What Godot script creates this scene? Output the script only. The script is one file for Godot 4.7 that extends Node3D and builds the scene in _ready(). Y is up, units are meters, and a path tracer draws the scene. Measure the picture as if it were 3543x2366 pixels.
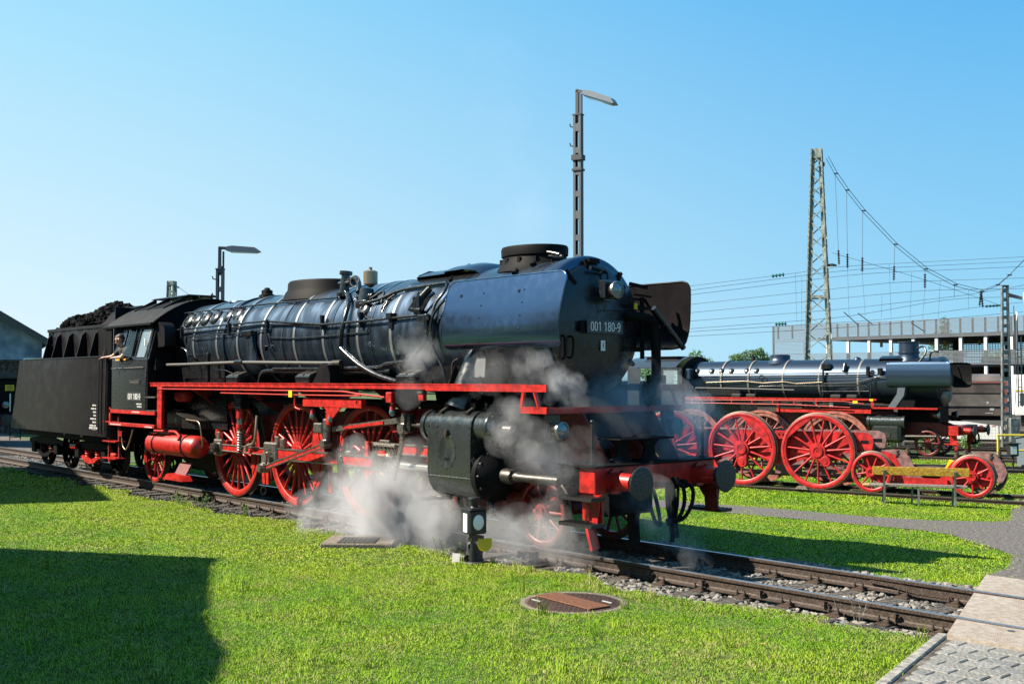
extends Node3D
# Steam locomotive in a museum yard, with steam, red running gear on show and a parking deck behind.

class MB:
	var v := PackedVector3Array()
	var n := PackedVector3Array()

	func tri(a: Vector3, b: Vector3, c: Vector3, na: Vector3, nb: Vector3, nc: Vector3) -> void:
		if (c - a).cross(b - a).dot(na + nb + nc) < 0.0:
			v.append(a); v.append(c); v.append(b)
			n.append(na); n.append(nc); n.append(nb)
		else:
			v.append(a); v.append(b); v.append(c)
			n.append(na); n.append(nb); n.append(nc)

	func flat(a: Vector3, b: Vector3, c: Vector3, m: Vector3) -> void:
		tri(a, b, c, m, m, m)

	func quad(a: Vector3, b: Vector3, c: Vector3, d: Vector3, m: Vector3) -> void:
		tri(a, b, c, m, m, m)
		tri(a, c, d, m, m, m)

	func box(c: Vector3, s: Vector3, bs := Basis.IDENTITY, bev := 0.0) -> MB:
		var h := s * 0.5
		var e: float = minf(bev, minf(h.x, minf(h.y, h.z)) * 0.45)
		var ax := [bs.x.normalized(), bs.y.normalized(), bs.z.normalized()]
		var hh := [h.x, h.y, h.z]
		for i in 3:
			var j := (i + 1) % 3
			var k := (i + 2) % 3
			for sg in [-1.0, 1.0]:
				var o: Vector3 = c + ax[i] * hh[i] * sg
				var u: Vector3 = ax[j] * (hh[j] - e)
				var w: Vector3 = ax[k] * (hh[k] - e)
				quad(o - u - w, o + u - w, o + u + w, o - u + w, ax[i] * sg)
		if e > 0.0:
			for i in 3:
				var j := (i + 1) % 3
				var k := (i + 2) % 3
				for sj in [-1.0, 1.0]:
					for sk in [-1.0, 1.0]:
						var l: Vector3 = ax[i] * (hh[i] - e)
						var p: Vector3 = c + ax[j] * hh[j] * sj + ax[k] * (hh[k] - e) * sk
						var q: Vector3 = c + ax[j] * (hh[j] - e) * sj + ax[k] * hh[k] * sk
						quad(p - l, p + l, q + l, q - l, (ax[j] * sj + ax[k] * sk).normalized())
			for sx in [-1.0, 1.0]:
				for sy in [-1.0, 1.0]:
					for sz in [-1.0, 1.0]:
						var X: Vector3 = ax[0] * sx
						var Y: Vector3 = ax[1] * sy
						var Z: Vector3 = ax[2] * sz
						flat(c + X * h.x + Y * (h.y - e) + Z * (h.z - e), c + X * (h.x - e) + Y * h.y + Z * (h.z - e), c + X * (h.x - e) + Y * (h.y - e) + Z * h.z, (X + Y + Z).normalized())
		return self

	func bx(x0, x1, y0, y1, z0, z1, bev := 0.0) -> MB:
		return box(Vector3((x0 + x1) / 2.0, (y0 + y1) / 2.0, (z0 + z1) / 2.0), Vector3(absf(x1 - x0), absf(y1 - y0), absf(z1 - z0)), Basis.IDENTITY, bev)

	func bar(a: Vector3, b: Vector3, w: float, h: float, up := Vector3.UP, bev := 0.0) -> MB:
		var d := (b - a).normalized()
		if absf(d.dot(up)) > 0.98:
			up = Vector3.RIGHT
		var s := d.cross(up).normalized()
		var t := s.cross(d).normalized()
		return box((a + b) / 2.0, Vector3((b - a).length(), h, w), Basis(d, t, s), bev)

	func frame_of(ax: Vector3) -> Array:
		var u := Vector3.UP - ax * ax.y
		if u.length() < 0.1:
			u = Vector3.RIGHT - ax * ax.x
		u = u.normalized()
		return [u, ax.cross(u).normalized()]

	func cyl(a: Vector3, b: Vector3, r0: float, r1 := -1.0, seg := 12, c0 := true, c1 := true) -> MB:
		if r1 < 0.0:
			r1 = r0
		var L := (b - a).length()
		var pr := []
		if c0:
			pr.append(Vector2(0, 0))
		pr.append(Vector2(0, r0)); pr.append(Vector2(L, r1))
		if c1:
			pr.append(Vector2(L, 0))
		return lathe(pr, a, (b - a).normalized(), seg)

	# profile of (along the axis, radius), the solid on its right-hand side
	func lathe(pr: Array, o: Vector3, ax: Vector3, seg := 24, a0 := 0.0, a1 := TAU, su := 1.0, sw := 1.0) -> MB:
		var f := frame_of(ax)
		var u: Vector3 = f[0] * su
		var w: Vector3 = f[1] * sw
		var m := pr.size()
		var fn := []
		for i in m - 1:
			var t: Vector2 = pr[i + 1] - pr[i]
			fn.append(Vector2(-t.y, t.x).normalized())
		for i in m - 1:
			var p: Vector2 = pr[i]
			var q: Vector2 = pr[i + 1]
			var np: Vector2 = fn[i]
			var nq: Vector2 = fn[i]
			if i > 0 and fn[i].dot(fn[i - 1]) > 0.75:
				np = (fn[i] + fn[i - 1]).normalized()
			if i < m - 2 and fn[i].dot(fn[i + 1]) > 0.75:
				nq = (fn[i] + fn[i + 1]).normalized()
			for k in seg:
				var t0: float = a0 + (a1 - a0) * k / seg
				var t1: float = a0 + (a1 - a0) * (k + 1) / seg
				var d0: Vector3 = u * cos(t0) + w * sin(t0)
				var d1: Vector3 = u * cos(t1) + w * sin(t1)
				var A: Vector3 = o + ax * p.x + d0 * p.y
				var B: Vector3 = o + ax * p.x + d1 * p.y
				var Cc: Vector3 = o + ax * q.x + d1 * q.y
				var D: Vector3 = o + ax * q.x + d0 * q.y
				var e0 := (f[0] * cos(t0) / su + f[1] * sin(t0) / sw) as Vector3
				var e1 := (f[0] * cos(t1) / su + f[1] * sin(t1) / sw) as Vector3
				var nA: Vector3 = (ax * np.x + e0 * np.y).normalized()
				var nB: Vector3 = (ax * np.x + e1 * np.y).normalized()
				var nC: Vector3 = (ax * nq.x + e1 * nq.y).normalized()
				var nD: Vector3 = (ax * nq.x + e0 * nq.y).normalized()
				if p.y > 1e-6:
					tri(A, B, Cc, nA, nB, nC)
				if q.y > 1e-6:
					tri(A, Cc, D, nA, nC, nD)
		return self

	func tube(pts: Array, r: float, seg := 8, caps := true) -> MB:
		var m := pts.size()
		var rings := []
		var us := []
		var u := Vector3.ZERO
		for i in m:
			var d: Vector3
			if i == 0:
				d = pts[1] - pts[0]
			elif i == m - 1:
				d = pts[i] - pts[i - 1]
			else:
				d = (pts[i + 1] - pts[i]).normalized() + (pts[i] - pts[i - 1]).normalized()
			d = d.normalized()
			if i == 0:
				u = frame_of(d)[0]
			else:
				u = (u - d * u.dot(d)).normalized()
			var w := d.cross(u)
			var ring := []
			for k in seg:
				var t := TAU * k / seg
				ring.append(u * cos(t) + w * sin(t))
			rings.append(ring)
			us.append(d)
		for i in m - 1:
			for k in seg:
				var k2 := (k + 1) % seg
				var a0: Vector3 = rings[i][k]
				var a1: Vector3 = rings[i][k2]
				var b0: Vector3 = rings[i + 1][k]
				var b1: Vector3 = rings[i + 1][k2]
				tri(pts[i] + a0 * r, pts[i] + a1 * r, pts[i + 1] + b1 * r, a0, a1, b1)
				tri(pts[i] + a0 * r, pts[i + 1] + b1 * r, pts[i + 1] + b0 * r, a0, b1, b0)
		if caps:
			for e in [0, m - 1]:
				var d: Vector3 = -us[0] if e == 0 else us[e]
				for k in seg:
					flat(pts[e], pts[e] + rings[e][k] * r, pts[e] + rings[e][(k + 1) % seg] * r, d)
		return self

	# polygon (points in the plane of u and v at o) swept by the vector w
	func prism(poly: Array, o: Vector3, u: Vector3, v2: Vector3, w: Vector3, smooth := 0.75) -> MB:
		var pp := PackedVector2Array(poly)
		var area := 0.0
		for i in pp.size():
			area += pp[i].cross(pp[(i + 1) % pp.size()])
		if area < 0.0:
			pp.reverse()
		var ix := Geometry2D.triangulate_polygon(pp)
		var wn := w.normalized()
		for i in range(0, ix.size(), 3):
			var a := o + u * pp[ix[i]].x + v2 * pp[ix[i]].y
			var b := o + u * pp[ix[i + 1]].x + v2 * pp[ix[i + 1]].y
			var c := o + u * pp[ix[i + 2]].x + v2 * pp[ix[i + 2]].y
			flat(a, b, c, -wn)
			flat(a + w, b + w, c + w, wn)
		var m := pp.size()
		var en := []
		for i in m:
			var t := pp[(i + 1) % m] - pp[i]
			en.append(Vector2(t.y, -t.x).normalized())
		for i in m:
			var e: Vector2 = en[i]
			var e0: Vector2 = e
			var e1: Vector2 = e
			var pv: Vector2 = en[(i + m - 1) % m]
			var nx: Vector2 = en[(i + 1) % m]
			if e.dot(pv) > smooth:
				e0 = (e + pv).normalized()
			if e.dot(nx) > smooth:
				e1 = (e + nx).normalized()
			var n0 := (u * e0.x + v2 * e0.y).normalized()
			var n1 := (u * e1.x + v2 * e1.y).normalized()
			var a := o + u * pp[i].x + v2 * pp[i].y
			var j := (i + 1) % m
			var b := o + u * pp[j].x + v2 * pp[j].y
			tri(a, b, b + w, n0, n1, n1)
			tri(a, b + w, a + w, n0, n1, n0)
		return self

	func ball(c: Vector3, r: Vector3, seg := 12, rows := 8) -> MB:
		for i in rows:
			var p0 := PI * i / rows
			var p1 := PI * (i + 1) / rows
			for k in seg:
				var t0 := TAU * k / seg
				var t1 := TAU * (k + 1) / seg
				var q := []
				for pt in [[p0, t0], [p0, t1], [p1, t1], [p1, t0]]:
					q.append(Vector3(sin(pt[0]) * cos(pt[1]), cos(pt[0]), sin(pt[0]) * sin(pt[1])))
				var nn := []
				for d in q:
					nn.append((d / r).normalized())
				if i > 0:
					tri(c + q[0] * r, c + q[1] * r, c + q[2] * r, nn[0], nn[1], nn[2])
				if i < rows - 1:
					tri(c + q[0] * r, c + q[2] * r, c + q[3] * r, nn[0], nn[2], nn[3])
		return self

	func mesh() -> ArrayMesh:
		var arr := []
		arr.resize(Mesh.ARRAY_MAX)
		arr[Mesh.ARRAY_VERTEX] = v
		arr[Mesh.ARRAY_NORMAL] = n
		var m := ArrayMesh.new()
		m.add_surface_from_arrays(Mesh.PRIMITIVE_TRIANGLES, arr)
		return m


var M := {}
var used := {}
var rng := RandomNumberGenerator.new()


func V(x, y, z) -> Vector3:
	return Vector3(x, y, z)


func numbered(called: String) -> String:
	var k: int = used.get(called, 0)
	used[called] = k + 1
	return called if k == 0 else "%s_%03d" % [called, k]


func tag(o: Node, label: String, category: String, group := "", kind := "") -> Node:
	if label:
		o.set_meta("label", label)
	if category:
		o.set_meta("category", category)
	if group:
		o.set_meta("group", group)
	if kind:
		o.set_meta("kind", kind)
	return o


func thing(called: String, label: String, category: String, at := Vector3.ZERO, turn := 0.0, group := "") -> Node3D:
	var o := Node3D.new()
	o.name = numbered(called)
	o.position = at
	o.rotation.y = deg_to_rad(turn)
	tag(o, label, category, group)
	add_child(o)
	return o


func put_mesh(parent: Node, called: String, m: Mesh, mat: Material) -> MeshInstance3D:
	var o := MeshInstance3D.new()
	if parent == self:
		o.name = numbered(called)
	else:
		var key := "%d/%s" % [parent.get_instance_id(), called]
		var k: int = used.get(key, 0)
		used[key] = k + 1
		o.name = called if k == 0 else "%s_%03d" % [called, k]
	o.mesh = m
	o.material_override = mat
	parent.add_child(o, true)
	return o


func put(parent: Node, called: String, b: MB, mat: Material) -> MeshInstance3D:
	return put_mesh(parent, called, b.mesh(), mat)


func pipe(parent: Node, called: String, pts: Array, r: float, mat: Material) -> MeshInstance3D:
	return put(parent, called, MB.new().tube(rounded(pts, r * 3.0), r, 8), mat)


# a polyline with its corners rounded
func rounded(pts: Array, r: float) -> Array:
	if pts.size() < 3:
		return pts
	var out := [pts[0]]
	for i in range(1, pts.size() - 1):
		var a: Vector3 = pts[i - 1]
		var b: Vector3 = pts[i]
		var c: Vector3 = pts[i + 1]
		var d0: float = minf(r * 2.0, (a - b).length() * 0.45)
		var d1: float = minf(r * 2.0, (c - b).length() * 0.45)
		var p := b + (a - b).normalized() * d0
		var q := b + (c - b).normalized() * d1
		for t in [0.0, 0.33, 0.67, 1.0]:
			out.append(p.lerp(b, t).lerp(b.lerp(q, t), t))
	out.append(pts[-1])
	return out


func lin(r, g, b) -> Color:
	return Color(r, g, b).linear_to_srgb()


func noise_tex(freq: float, c0: Color, c1: Color, sd: int, size := 512, octaves := 4, kind := FastNoiseLite.TYPE_SIMPLEX_SMOOTH, lo := 0.25, hi := 0.75) -> NoiseTexture2D:
	var f := FastNoiseLite.new()
	f.noise_type = kind
	f.seed = sd
	f.frequency = freq
	f.fractal_octaves = octaves
	var t := NoiseTexture2D.new()
	t.width = size
	t.height = size
	t.seamless = true
	t.noise = f
	var g := Gradient.new()
	g.set_color(0, c0)
	g.set_color(1, c1)
	g.set_offset(0, lo)
	g.set_offset(1, hi)
	t.color_ramp = g
	return t


func bump_tex(freq: float, sd: int, strength := 4.0, octaves := 4, size := 512) -> NoiseTexture2D:
	var f := FastNoiseLite.new()
	f.seed = sd
	f.frequency = freq
	f.fractal_octaves = octaves
	var t := NoiseTexture2D.new()
	t.width = size
	t.height = size
	t.seamless = true
	t.noise = f
	t.as_normal_map = true
	t.bump_strength = strength
	return t


func mat(called: String, c: Color, rough: float, metal := 0.0, o := {}) -> StandardMaterial3D:
	var m := StandardMaterial3D.new()
	m.resource_name = called
	m.albedo_color = c
	m.roughness = rough
	m.metallic = metal
	if o.has("tex"):
		m.albedo_texture = o.tex
	if o.has("rtex"):
		m.roughness_texture = o.rtex
	if o.has("ntex"):
		m.normal_enabled = true
		m.normal_texture = o.ntex
		m.normal_scale = o.get("nscale", 1.0)
	if o.has("tex") or o.has("rtex") or o.has("ntex"):
		m.uv1_triplanar = true
		var s: float = o.get("uv", 1.0)
		m.uv1_scale = o.get("uv3", Vector3(s, s, s))
	if o.has("spec"):
		m.metallic_specular = o.spec
	if o.has("coat"):
		m.clearcoat_enabled = true
		m.clearcoat = o.coat
		m.clearcoat_roughness = o.get("coatrough", 0.1)
	if o.has("back"):
		m.backlight_enabled = true
		m.backlight = o.back
	if o.has("vc"):
		m.vertex_color_use_as_albedo = true
	M[called] = m
	return m


func gh(x: float, z: float) -> float:      # height of the ground
	var h := 0.0
	if z > 0.0:
		h = -0.15
	elif z > -1.7:
		h = lerpf(-0.15, -0.2, -z / 1.7)
	elif z > -9.0:
		h = lerpf(-0.2, -0.45, (-z - 1.7) / 7.3)
	elif z > -14.0:
		h = lerpf(-0.45, -0.62, (-z - 9.0) / 5.0)
	elif z > -29.0:
		h = lerpf(-0.62, -0.7, (-z - 14.0) / 15.0)
	else:
		h = lerpf(-0.7, -1.1, minf((-z - 29.0) / 170.0, 1.0))
	if z > 1.0:
		h += 0.09 * smoothstep(2.2, 4.2, x)
	if x < -27.0:
		h -= 0.1 * smoothstep(27.0, 36.0, -x)
	return h


func bed(x: float, z: float) -> float:     # 1 in the ballast of the main track
	var e := 1.55 + 0.16 * sin(x * 1.7) + 0.1 * sin(x * 4.3 + 1.0)
	if x > 0.5:
		e = lerpf(e, 1.27, minf((x - 0.5) / 2.5, 1.0))
	if x < -9.0 and z > 0:
		e += 0.18
	if z < 0:
		e = 1.85 + 0.1 * sin(x * 2.3)
	return 1.0 if absf(z) < e else 0.0


func on_path(x: float, z: float) -> bool:
	return Geometry2D.is_point_in_polygon(Vector2(x, z), path_poly)

var path_poly := PackedVector2Array([Vector2(-13, -6.6), Vector2(-7.4, -8.1), Vector2(-4.9, -8.85), Vector2(-2.9, -9.15), Vector2(-1.7, -9.75), Vector2(-0.85, -10.75), Vector2(-0.75, -11.3), Vector2(-1.6, -13.2), Vector2(-2.8, -16.3), Vector2(-2.2, -18.5), Vector2(12, -18.5), Vector2(12, -1.95), Vector2(3.12, -1.95), Vector2(2.55, -3.4), Vector2(2.42, -4.2), Vector2(1.9, -5.5), Vector2(1.35, -6.2), Vector2(0.6, -6.75), Vector2(-0.1, -7.55), Vector2(-0.85, -7.75), Vector2(-2.5, -7.45), Vector2(-4.9, -7.0), Vector2(-5.6, -6.75), Vector2(-13, -5.3)])


func _ready() -> void:
	rng.seed = 11
	# camera
	var cam := Camera3D.new()
	cam.name = "camera"
	add_child(cam)
	cam.position = Vector3(9.599, 2.404, 11.575)
	cam.rotation = Vector3(0.0343, 0.8491, 0)
	cam.fov = 34.56
	cam.near = 0.05
	cam.far = 1200.0
	cam.current = true
	# sky, sun, exposure
	var env := Environment.new()
	env.background_mode = Environment.BG_SKY
	env.tonemap_mode = Environment.TONE_MAPPER_LINEAR
	env.tonemap_exposure = 3.0
	env.background_energy_multiplier = 0.333
	env.sdfgi_enabled = true
	env.ssao_enabled = true
	env.ssil_enabled = true
	env.volumetric_fog_enabled = true
	env.volumetric_fog_density = 0.0
	var sky := Sky.new()
	var pano := PanoramaSkyMaterial.new()
	pano.panorama = ImageTexture.create_from_image(sky_image())
	sky.sky_material = pano
	env.sky = sky
	var we := WorldEnvironment.new()
	we.environment = env
	add_child(we)
	var sun := DirectionalLight3D.new()
	sun.name = "sun"
	sun.light_energy = 1.6
	sun.light_color = Color(1.0, 0.955, 0.88)
	sun.light_angular_distance = 0.5
	sun.shadow_enabled = true
	add_child(sun)
	sun.look_at_from_position(Vector3.ZERO, Vector3(0.79, -1.12, -1.0))
	materials()
	ground()
	tracks()
	buildings()
	masts()
	trees()
	locomotive()
	tender()
	second_locomotive()
	third_locomotive()
	exhibit()
	yard_things()
	people()
	grass()
	steam()


# clear summer sky: deep blue overhead, paler towards the horizon and towards the side the sun stands on
func sky_image() -> Image:
	var w := 512
	var h := 256
	var im := Image.create(w, h, false, Image.FORMAT_RGBF)
	var s := Vector3(-0.79, 1.12, 1.0).normalized()
	for j in h:
		var el := PI * (0.5 - (j + 0.5) / h)
		for i in w:
			var az := TAU * (i + 0.5) / w
			var d := Vector3(sin(az) * cos(el), sin(el), -cos(az) * cos(el))
			var y := maxf(d.y, 0.0)
			var c := d.dot(s)
			var ca := Vector2(d.x, d.z).normalized().dot(Vector2(s.x, s.z).normalized())
			var t := smoothstep(-0.62, 0.62, -ca)          # away from the sun
			var low := Color(0.86, 0.98, 1.02).lerp(Color(0.36, 0.74, 0.96), t)
			var high := Color(0.34, 0.76, 1.0).lerp(Color(0.085, 0.44, 0.88), t)
			var k := pow(clampf(y / 0.36, 0.0, 1.0), 0.9)
			var col := low.lerp(high, k)
			col = col.lerp(Color(0.07, 0.33, 0.72), smoothstep(0.3, 1.0, y) * 0.9)
			var glow := pow(maxf(c, 0.0), 24.0) * 0.8
			col = col + Color(glow, glow, glow * 0.95)
			if d.y < 0.0:
				col = Color(0.16, 0.22, 0.12)
			im.set_pixel(i, j, col)
	return im


func materials() -> void:
	var dust := noise_tex(0.012, Color(0.72, 0.72, 0.72), Color(1, 1, 1), 3)
	var grime := noise_tex(0.03, Color(0.55, 0.5, 0.46), Color(1, 1, 1), 5)
	var oily_dirt := noise_tex(0.025, Color(0.66, 0.62, 0.6), Color(1, 1, 1), 15, 512, 5, FastNoiseLite.TYPE_SIMPLEX_SMOOTH, 0.25, 0.6)
	var streaks := noise_tex(0.014, Color(0.5, 0.5, 0.5), Color(1, 1, 1), 27, 512, 3, FastNoiseLite.TYPE_SIMPLEX_SMOOTH, 0.3, 0.8)
	var rough_var := noise_tex(0.02, Color(0.55, 0.55, 0.55), Color(1, 1, 1), 9)
	var dents := bump_tex(0.004, 21, 6.0, 2)
	var fine := bump_tex(0.05, 23, 3.0)
	mat("black", lin(0.007, 0.0075, 0.0085), 0.34, 0.0, {"rtex": rough_var, "uv": 0.9, "coat": 0.3, "coatrough": 0.15})
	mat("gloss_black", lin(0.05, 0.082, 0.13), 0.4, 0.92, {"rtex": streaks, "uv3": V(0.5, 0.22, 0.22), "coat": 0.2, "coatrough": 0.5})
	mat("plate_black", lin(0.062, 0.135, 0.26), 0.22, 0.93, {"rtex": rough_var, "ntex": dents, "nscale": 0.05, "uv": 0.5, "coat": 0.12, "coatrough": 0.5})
	mat("cyl_black", lin(0.06, 0.068, 0.07), 0.3, 0.75, {"rtex": rough_var, "uv": 0.8, "coat": 0.3, "coatrough": 0.12})
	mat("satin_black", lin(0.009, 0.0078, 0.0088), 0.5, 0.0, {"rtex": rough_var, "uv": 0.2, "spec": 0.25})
	mat("soot", lin(0.006, 0.006, 0.0066), 0.6, 0.0, {"spec": 0.18})
	mat("door_black", lin(0.00888, 0.00999, 0.0133), 0.38, 0.0, {"rtex": rough_var, "uv": 0.6})
	mat("band", lin(0.36, 0.37, 0.38), 0.34, 0.85)
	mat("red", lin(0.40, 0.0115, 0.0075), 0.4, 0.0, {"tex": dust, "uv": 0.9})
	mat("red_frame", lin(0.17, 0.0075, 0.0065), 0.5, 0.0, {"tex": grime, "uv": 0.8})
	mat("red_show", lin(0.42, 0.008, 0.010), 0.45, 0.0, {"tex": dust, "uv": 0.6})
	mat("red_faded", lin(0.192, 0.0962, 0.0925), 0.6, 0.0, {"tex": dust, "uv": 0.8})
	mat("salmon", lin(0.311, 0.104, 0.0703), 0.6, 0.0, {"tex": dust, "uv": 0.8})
	mat("steel", lin(0.42, 0.41, 0.39), 0.34, 0.9, {"tex": grime, "uv": 2.0})
	mat("bright_rod", lin(0.55, 0.54, 0.52), 0.24, 0.9)
	mat("oily", lin(0.10, 0.095, 0.09), 0.42, 0.7, {"tex": grime, "uv": 2.0})
	mat("tread", lin(0.09, 0.075, 0.065), 0.5, 0.6, {"tex": grime, "uv": 2.0})
	mat("tread_worn", lin(0.192, 0.141, 0.0962), 0.55, 0.3, {"tex": grime, "uv": 2.0})
	mat("rail_side", lin(0.0555, 0.037, 0.0266), 0.7, 0.15, {"tex": grime, "uv": 1.5})
	mat("rail_top", lin(0.36, 0.36, 0.37), 0.28, 0.9)
	mat("rust", lin(0.074, 0.0481, 0.0333), 0.8, 0.1, {"tex": grime, "uv": 2.0})
	mat("rust_plate", lin(0.178, 0.0703, 0.0296), 0.75, 0.1, {"tex": grime, "uv": 2.0})
	mat("sleeper", lin(0.0851, 0.0725, 0.0592), 0.9, 0.0, {"tex": noise_tex(0.02, Color(0.4, 0.4, 0.42), Color(1, 1, 1), 31, 512, 5), "ntex": fine, "uv": 1.2})
	mat("white_paint", lin(0.607, 0.607, 0.592), 0.45)
	mat("white_letter", lin(0.592, 0.592, 0.577), 0.5)
	mat("yellow", lin(0.533, 0.385, 0.0074), 0.45)
	mat("yellow_rail", lin(0.518, 0.407, 0.0148), 0.4)
	mat("brass", lin(0.32, 0.26, 0.15), 0.35, 0.7)
	mat("copper", lin(0.30, 0.24, 0.17), 0.35, 0.8)
	mat("signal_iron", lin(0.0133, 0.0148, 0.0155), 0.45, 0.2)
	mat("cast_grey", lin(0.0962, 0.104, 0.104), 0.55, 0.3, {"tex": grime, "uv": 3.0})
	mat("enamel", lin(0.66, 0.67, 0.67), 0.7, 0.0, {"spec": 0.2})
	mat("opal", lin(0.629, 0.636, 0.629), 0.25)
	var gl := mat("glass", Color(0.75, 0.85, 0.9, 0.12), 0.05)
	gl.transparency = BaseMaterial3D.TRANSPARENCY_ALPHA
	mat("lens", lin(0.16, 0.20, 0.22), 0.12, 0.6)
	mat("coal", lin(0.005, 0.005, 0.0055), 0.7, 0.0, {"spec": 0.12})
	mat("concrete", lin(0.192, 0.17, 0.141), 0.9, 0.0, {"tex": noise_tex(0.03, Color(0.6, 0.56, 0.5), Color(1, 1, 1), 41, 512, 5), "ntex": fine, "uv": 1.5})
	mat("crossing", lin(0.25, 0.222, 0.19), 0.85, 0.0, {"tex": noise_tex(0.02, Color(0.90, 0.86, 0.83), Color(1, 1, 1), 44, 512, 5), "ntex": fine, "nscale": 0.4, "uv": 0.7})
	mat("kerb", lin(0.25, 0.235, 0.21), 0.9, 0.0, {"tex": dust, "uv": 1.2})
	for k in 3:
		mat("paver%d" % k, [lin(0.19, 0.187, 0.172), lin(0.22, 0.214, 0.20), lin(0.165, 0.166, 0.158)][k], 0.9, 0.0, {"tex": noise_tex(0.05, Color(0.7, 0.7, 0.7), Color(1, 1, 1), 51 + k, 256, 4), "ntex": fine, "nscale": 0.35, "uv": 2.0})
	mat("asphalt", lin(0.145, 0.132, 0.122), 0.92, 0.0, {"tex": noise_tex(0.05, Color(0.62, 0.6, 0.58), Color(1, 1, 1), 61, 512, 6), "ntex": bump_tex(0.2, 63, 6.0, 3), "uv": 0.5})
	mat("soil", lin(0.06, 0.10, 0.012), 1.0, 0.0, {"tex": noise_tex(0.02, Color(0.55, 0.6, 0.45), Color(1, 1, 1), 71, 512, 5), "uv": 0.4})
	mat("bed", lin(0.074, 0.0681, 0.0629), 1.0, 0.0, {"tex": noise_tex(0.06, Color(0.4, 0.4, 0.4), Color(1, 1, 1), 73, 512, 5), "ntex": bump_tex(0.1, 74, 8.0, 3), "uv": 0.9})
	mat("yard", lin(0.111, 0.0925, 0.074), 1.0, 0.0, {"tex": noise_tex(0.03, Color(0.5, 0.48, 0.44), Color(1, 1, 1), 77, 512, 5), "uv": 0.25})
	mat("wood_yellow", lin(0.38, 0.24, 0.02), 0.5, 0.0, {"tex": noise_tex(0.015, Color(0.75, 0.7, 0.6), Color(1, 1, 1), 81, 512, 4), "uv": 1.5})
	mat("wood_grey", lin(0.222, 0.2, 0.17), 0.85, 0.0, {"tex": grime, "uv": 1.5})
	mat("wood_orange", lin(0.37, 0.207, 0.074), 0.8)
	mat("galv", lin(0.222, 0.24, 0.229), 0.55, 0.5, {"tex": dust, "uv": 0.6})
	mat("mast_green", lin(0.26, 0.30, 0.27), 0.6, 0.0, {"tex": dust, "uv": 0.6})
	mat("mast_dark", lin(0.0333, 0.037, 0.0407), 0.55, 0.2)
	mat("mast_pale", lin(0.065, 0.075, 0.088), 0.55, 0.3)
	mat("lum_case", lin(0.126, 0.148, 0.178), 0.45, 0.2)
	mat("wire", lin(0.09, 0.11, 0.13), 0.5, 0.2)
	mat("insulator_green", lin(0.0074, 0.0666, 0.0518), 0.2)
	mat("insulator_brown", lin(0.0148, 0.00962, 0.00888), 0.2)
	mat("slat", lin(0.115, 0.13, 0.15), 0.5, 0.3)
	mat("slat_dark", lin(0.0666, 0.0666, 0.0703), 0.5, 0.3)
	mat("column", lin(0.459, 0.474, 0.488), 0.5)
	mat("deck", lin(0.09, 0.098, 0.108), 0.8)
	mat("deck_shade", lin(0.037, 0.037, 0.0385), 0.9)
	mat("wagon", lin(0.085, 0.066, 0.056), 0.5, 0.0, {"tex": dust, "uv": 0.12})
	mat("wagon_light", lin(0.125, 0.105, 0.095), 0.5, 0.0, {"tex": dust, "uv": 0.12})
	mat("wagon_red", lin(0.178, 0.0481, 0.0407), 0.6)
	mat("plaster", lin(0.30, 0.375, 0.45), 0.9, 0.0, {"tex": noise_tex(0.008, Color(0.6, 0.62, 0.65), Color(1, 1, 1), 17, 512, 4), "uv": 0.12})
	mat("shed_wall", lin(0.0962, 0.074, 0.0629), 0.9, 0.0, {"tex": grime, "uv": 0.3})
	mat("roof_tile", lin(0.074, 0.0629, 0.0592), 0.8)
	mat("bark", lin(0.0666, 0.0518, 0.037), 0.95)
	for k in 3:
		var lf := mat("leaf%d" % k, [lin(0.035, 0.075, 0.022), lin(0.06, 0.115, 0.025), lin(0.02, 0.05, 0.03)][k], 0.6)
		lf.backlight_enabled = true
		lf.backlight = Color(0.35, 0.5, 0.15)
	mat("plate_sheet", lin(0.0259, 0.0274, 0.0311), 0.45)
	mat("letter_grey", lin(0.296, 0.296, 0.289), 0.6)
	mat("letter_pink", lin(0.518, 0.237, 0.222), 0.6)
	mat("roof_dust", lin(0.02, 0.018, 0.017), 0.6, 0.0, {"tex": dust, "uv": 0.6, "spec": 0.25})
	mat("steel_plate", lin(0.118, 0.126, 0.13), 0.5, 0.2)
	mat("old_black", lin(0.035, 0.055, 0.085), 0.36, 0.85, {"coat": 0.25, "coatrough": 0.45})
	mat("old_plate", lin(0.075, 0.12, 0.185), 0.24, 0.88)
	mat("band_pale", lin(0.178, 0.17, 0.155), 0.45, 0.3)
	mat("pipe_blue", lin(0.0962, 0.111, 0.133), 0.25, 0.2)
	mat("cab_blue", lin(0.0222, 0.0252, 0.0296), 0.3, 0.0, {"coat": 0.5})
	mat("bin_blue", lin(0.0888, 0.111, 0.133), 0.5, 0.1)
	mat("rust_dark", lin(0.0851, 0.0481, 0.037), 0.75, 0.1, {"tex": grime, "uv": 2.0})
	mat("weed_leaf", lin(0.074, 0.126, 0.0222), 0.6)
	mat("skin", lin(0.37, 0.207, 0.148), 0.55)
	mat("shirt", lin(0.0222, 0.0237, 0.0185), 0.9)
	mat("hair", lin(0.037, 0.0222, 0.0148), 0.7)
	mat("eye", lin(0.0222, 0.0148, 0.0148), 0.3)
	mat("orange", lin(0.555, 0.222, 0.0148), 0.6)


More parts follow.
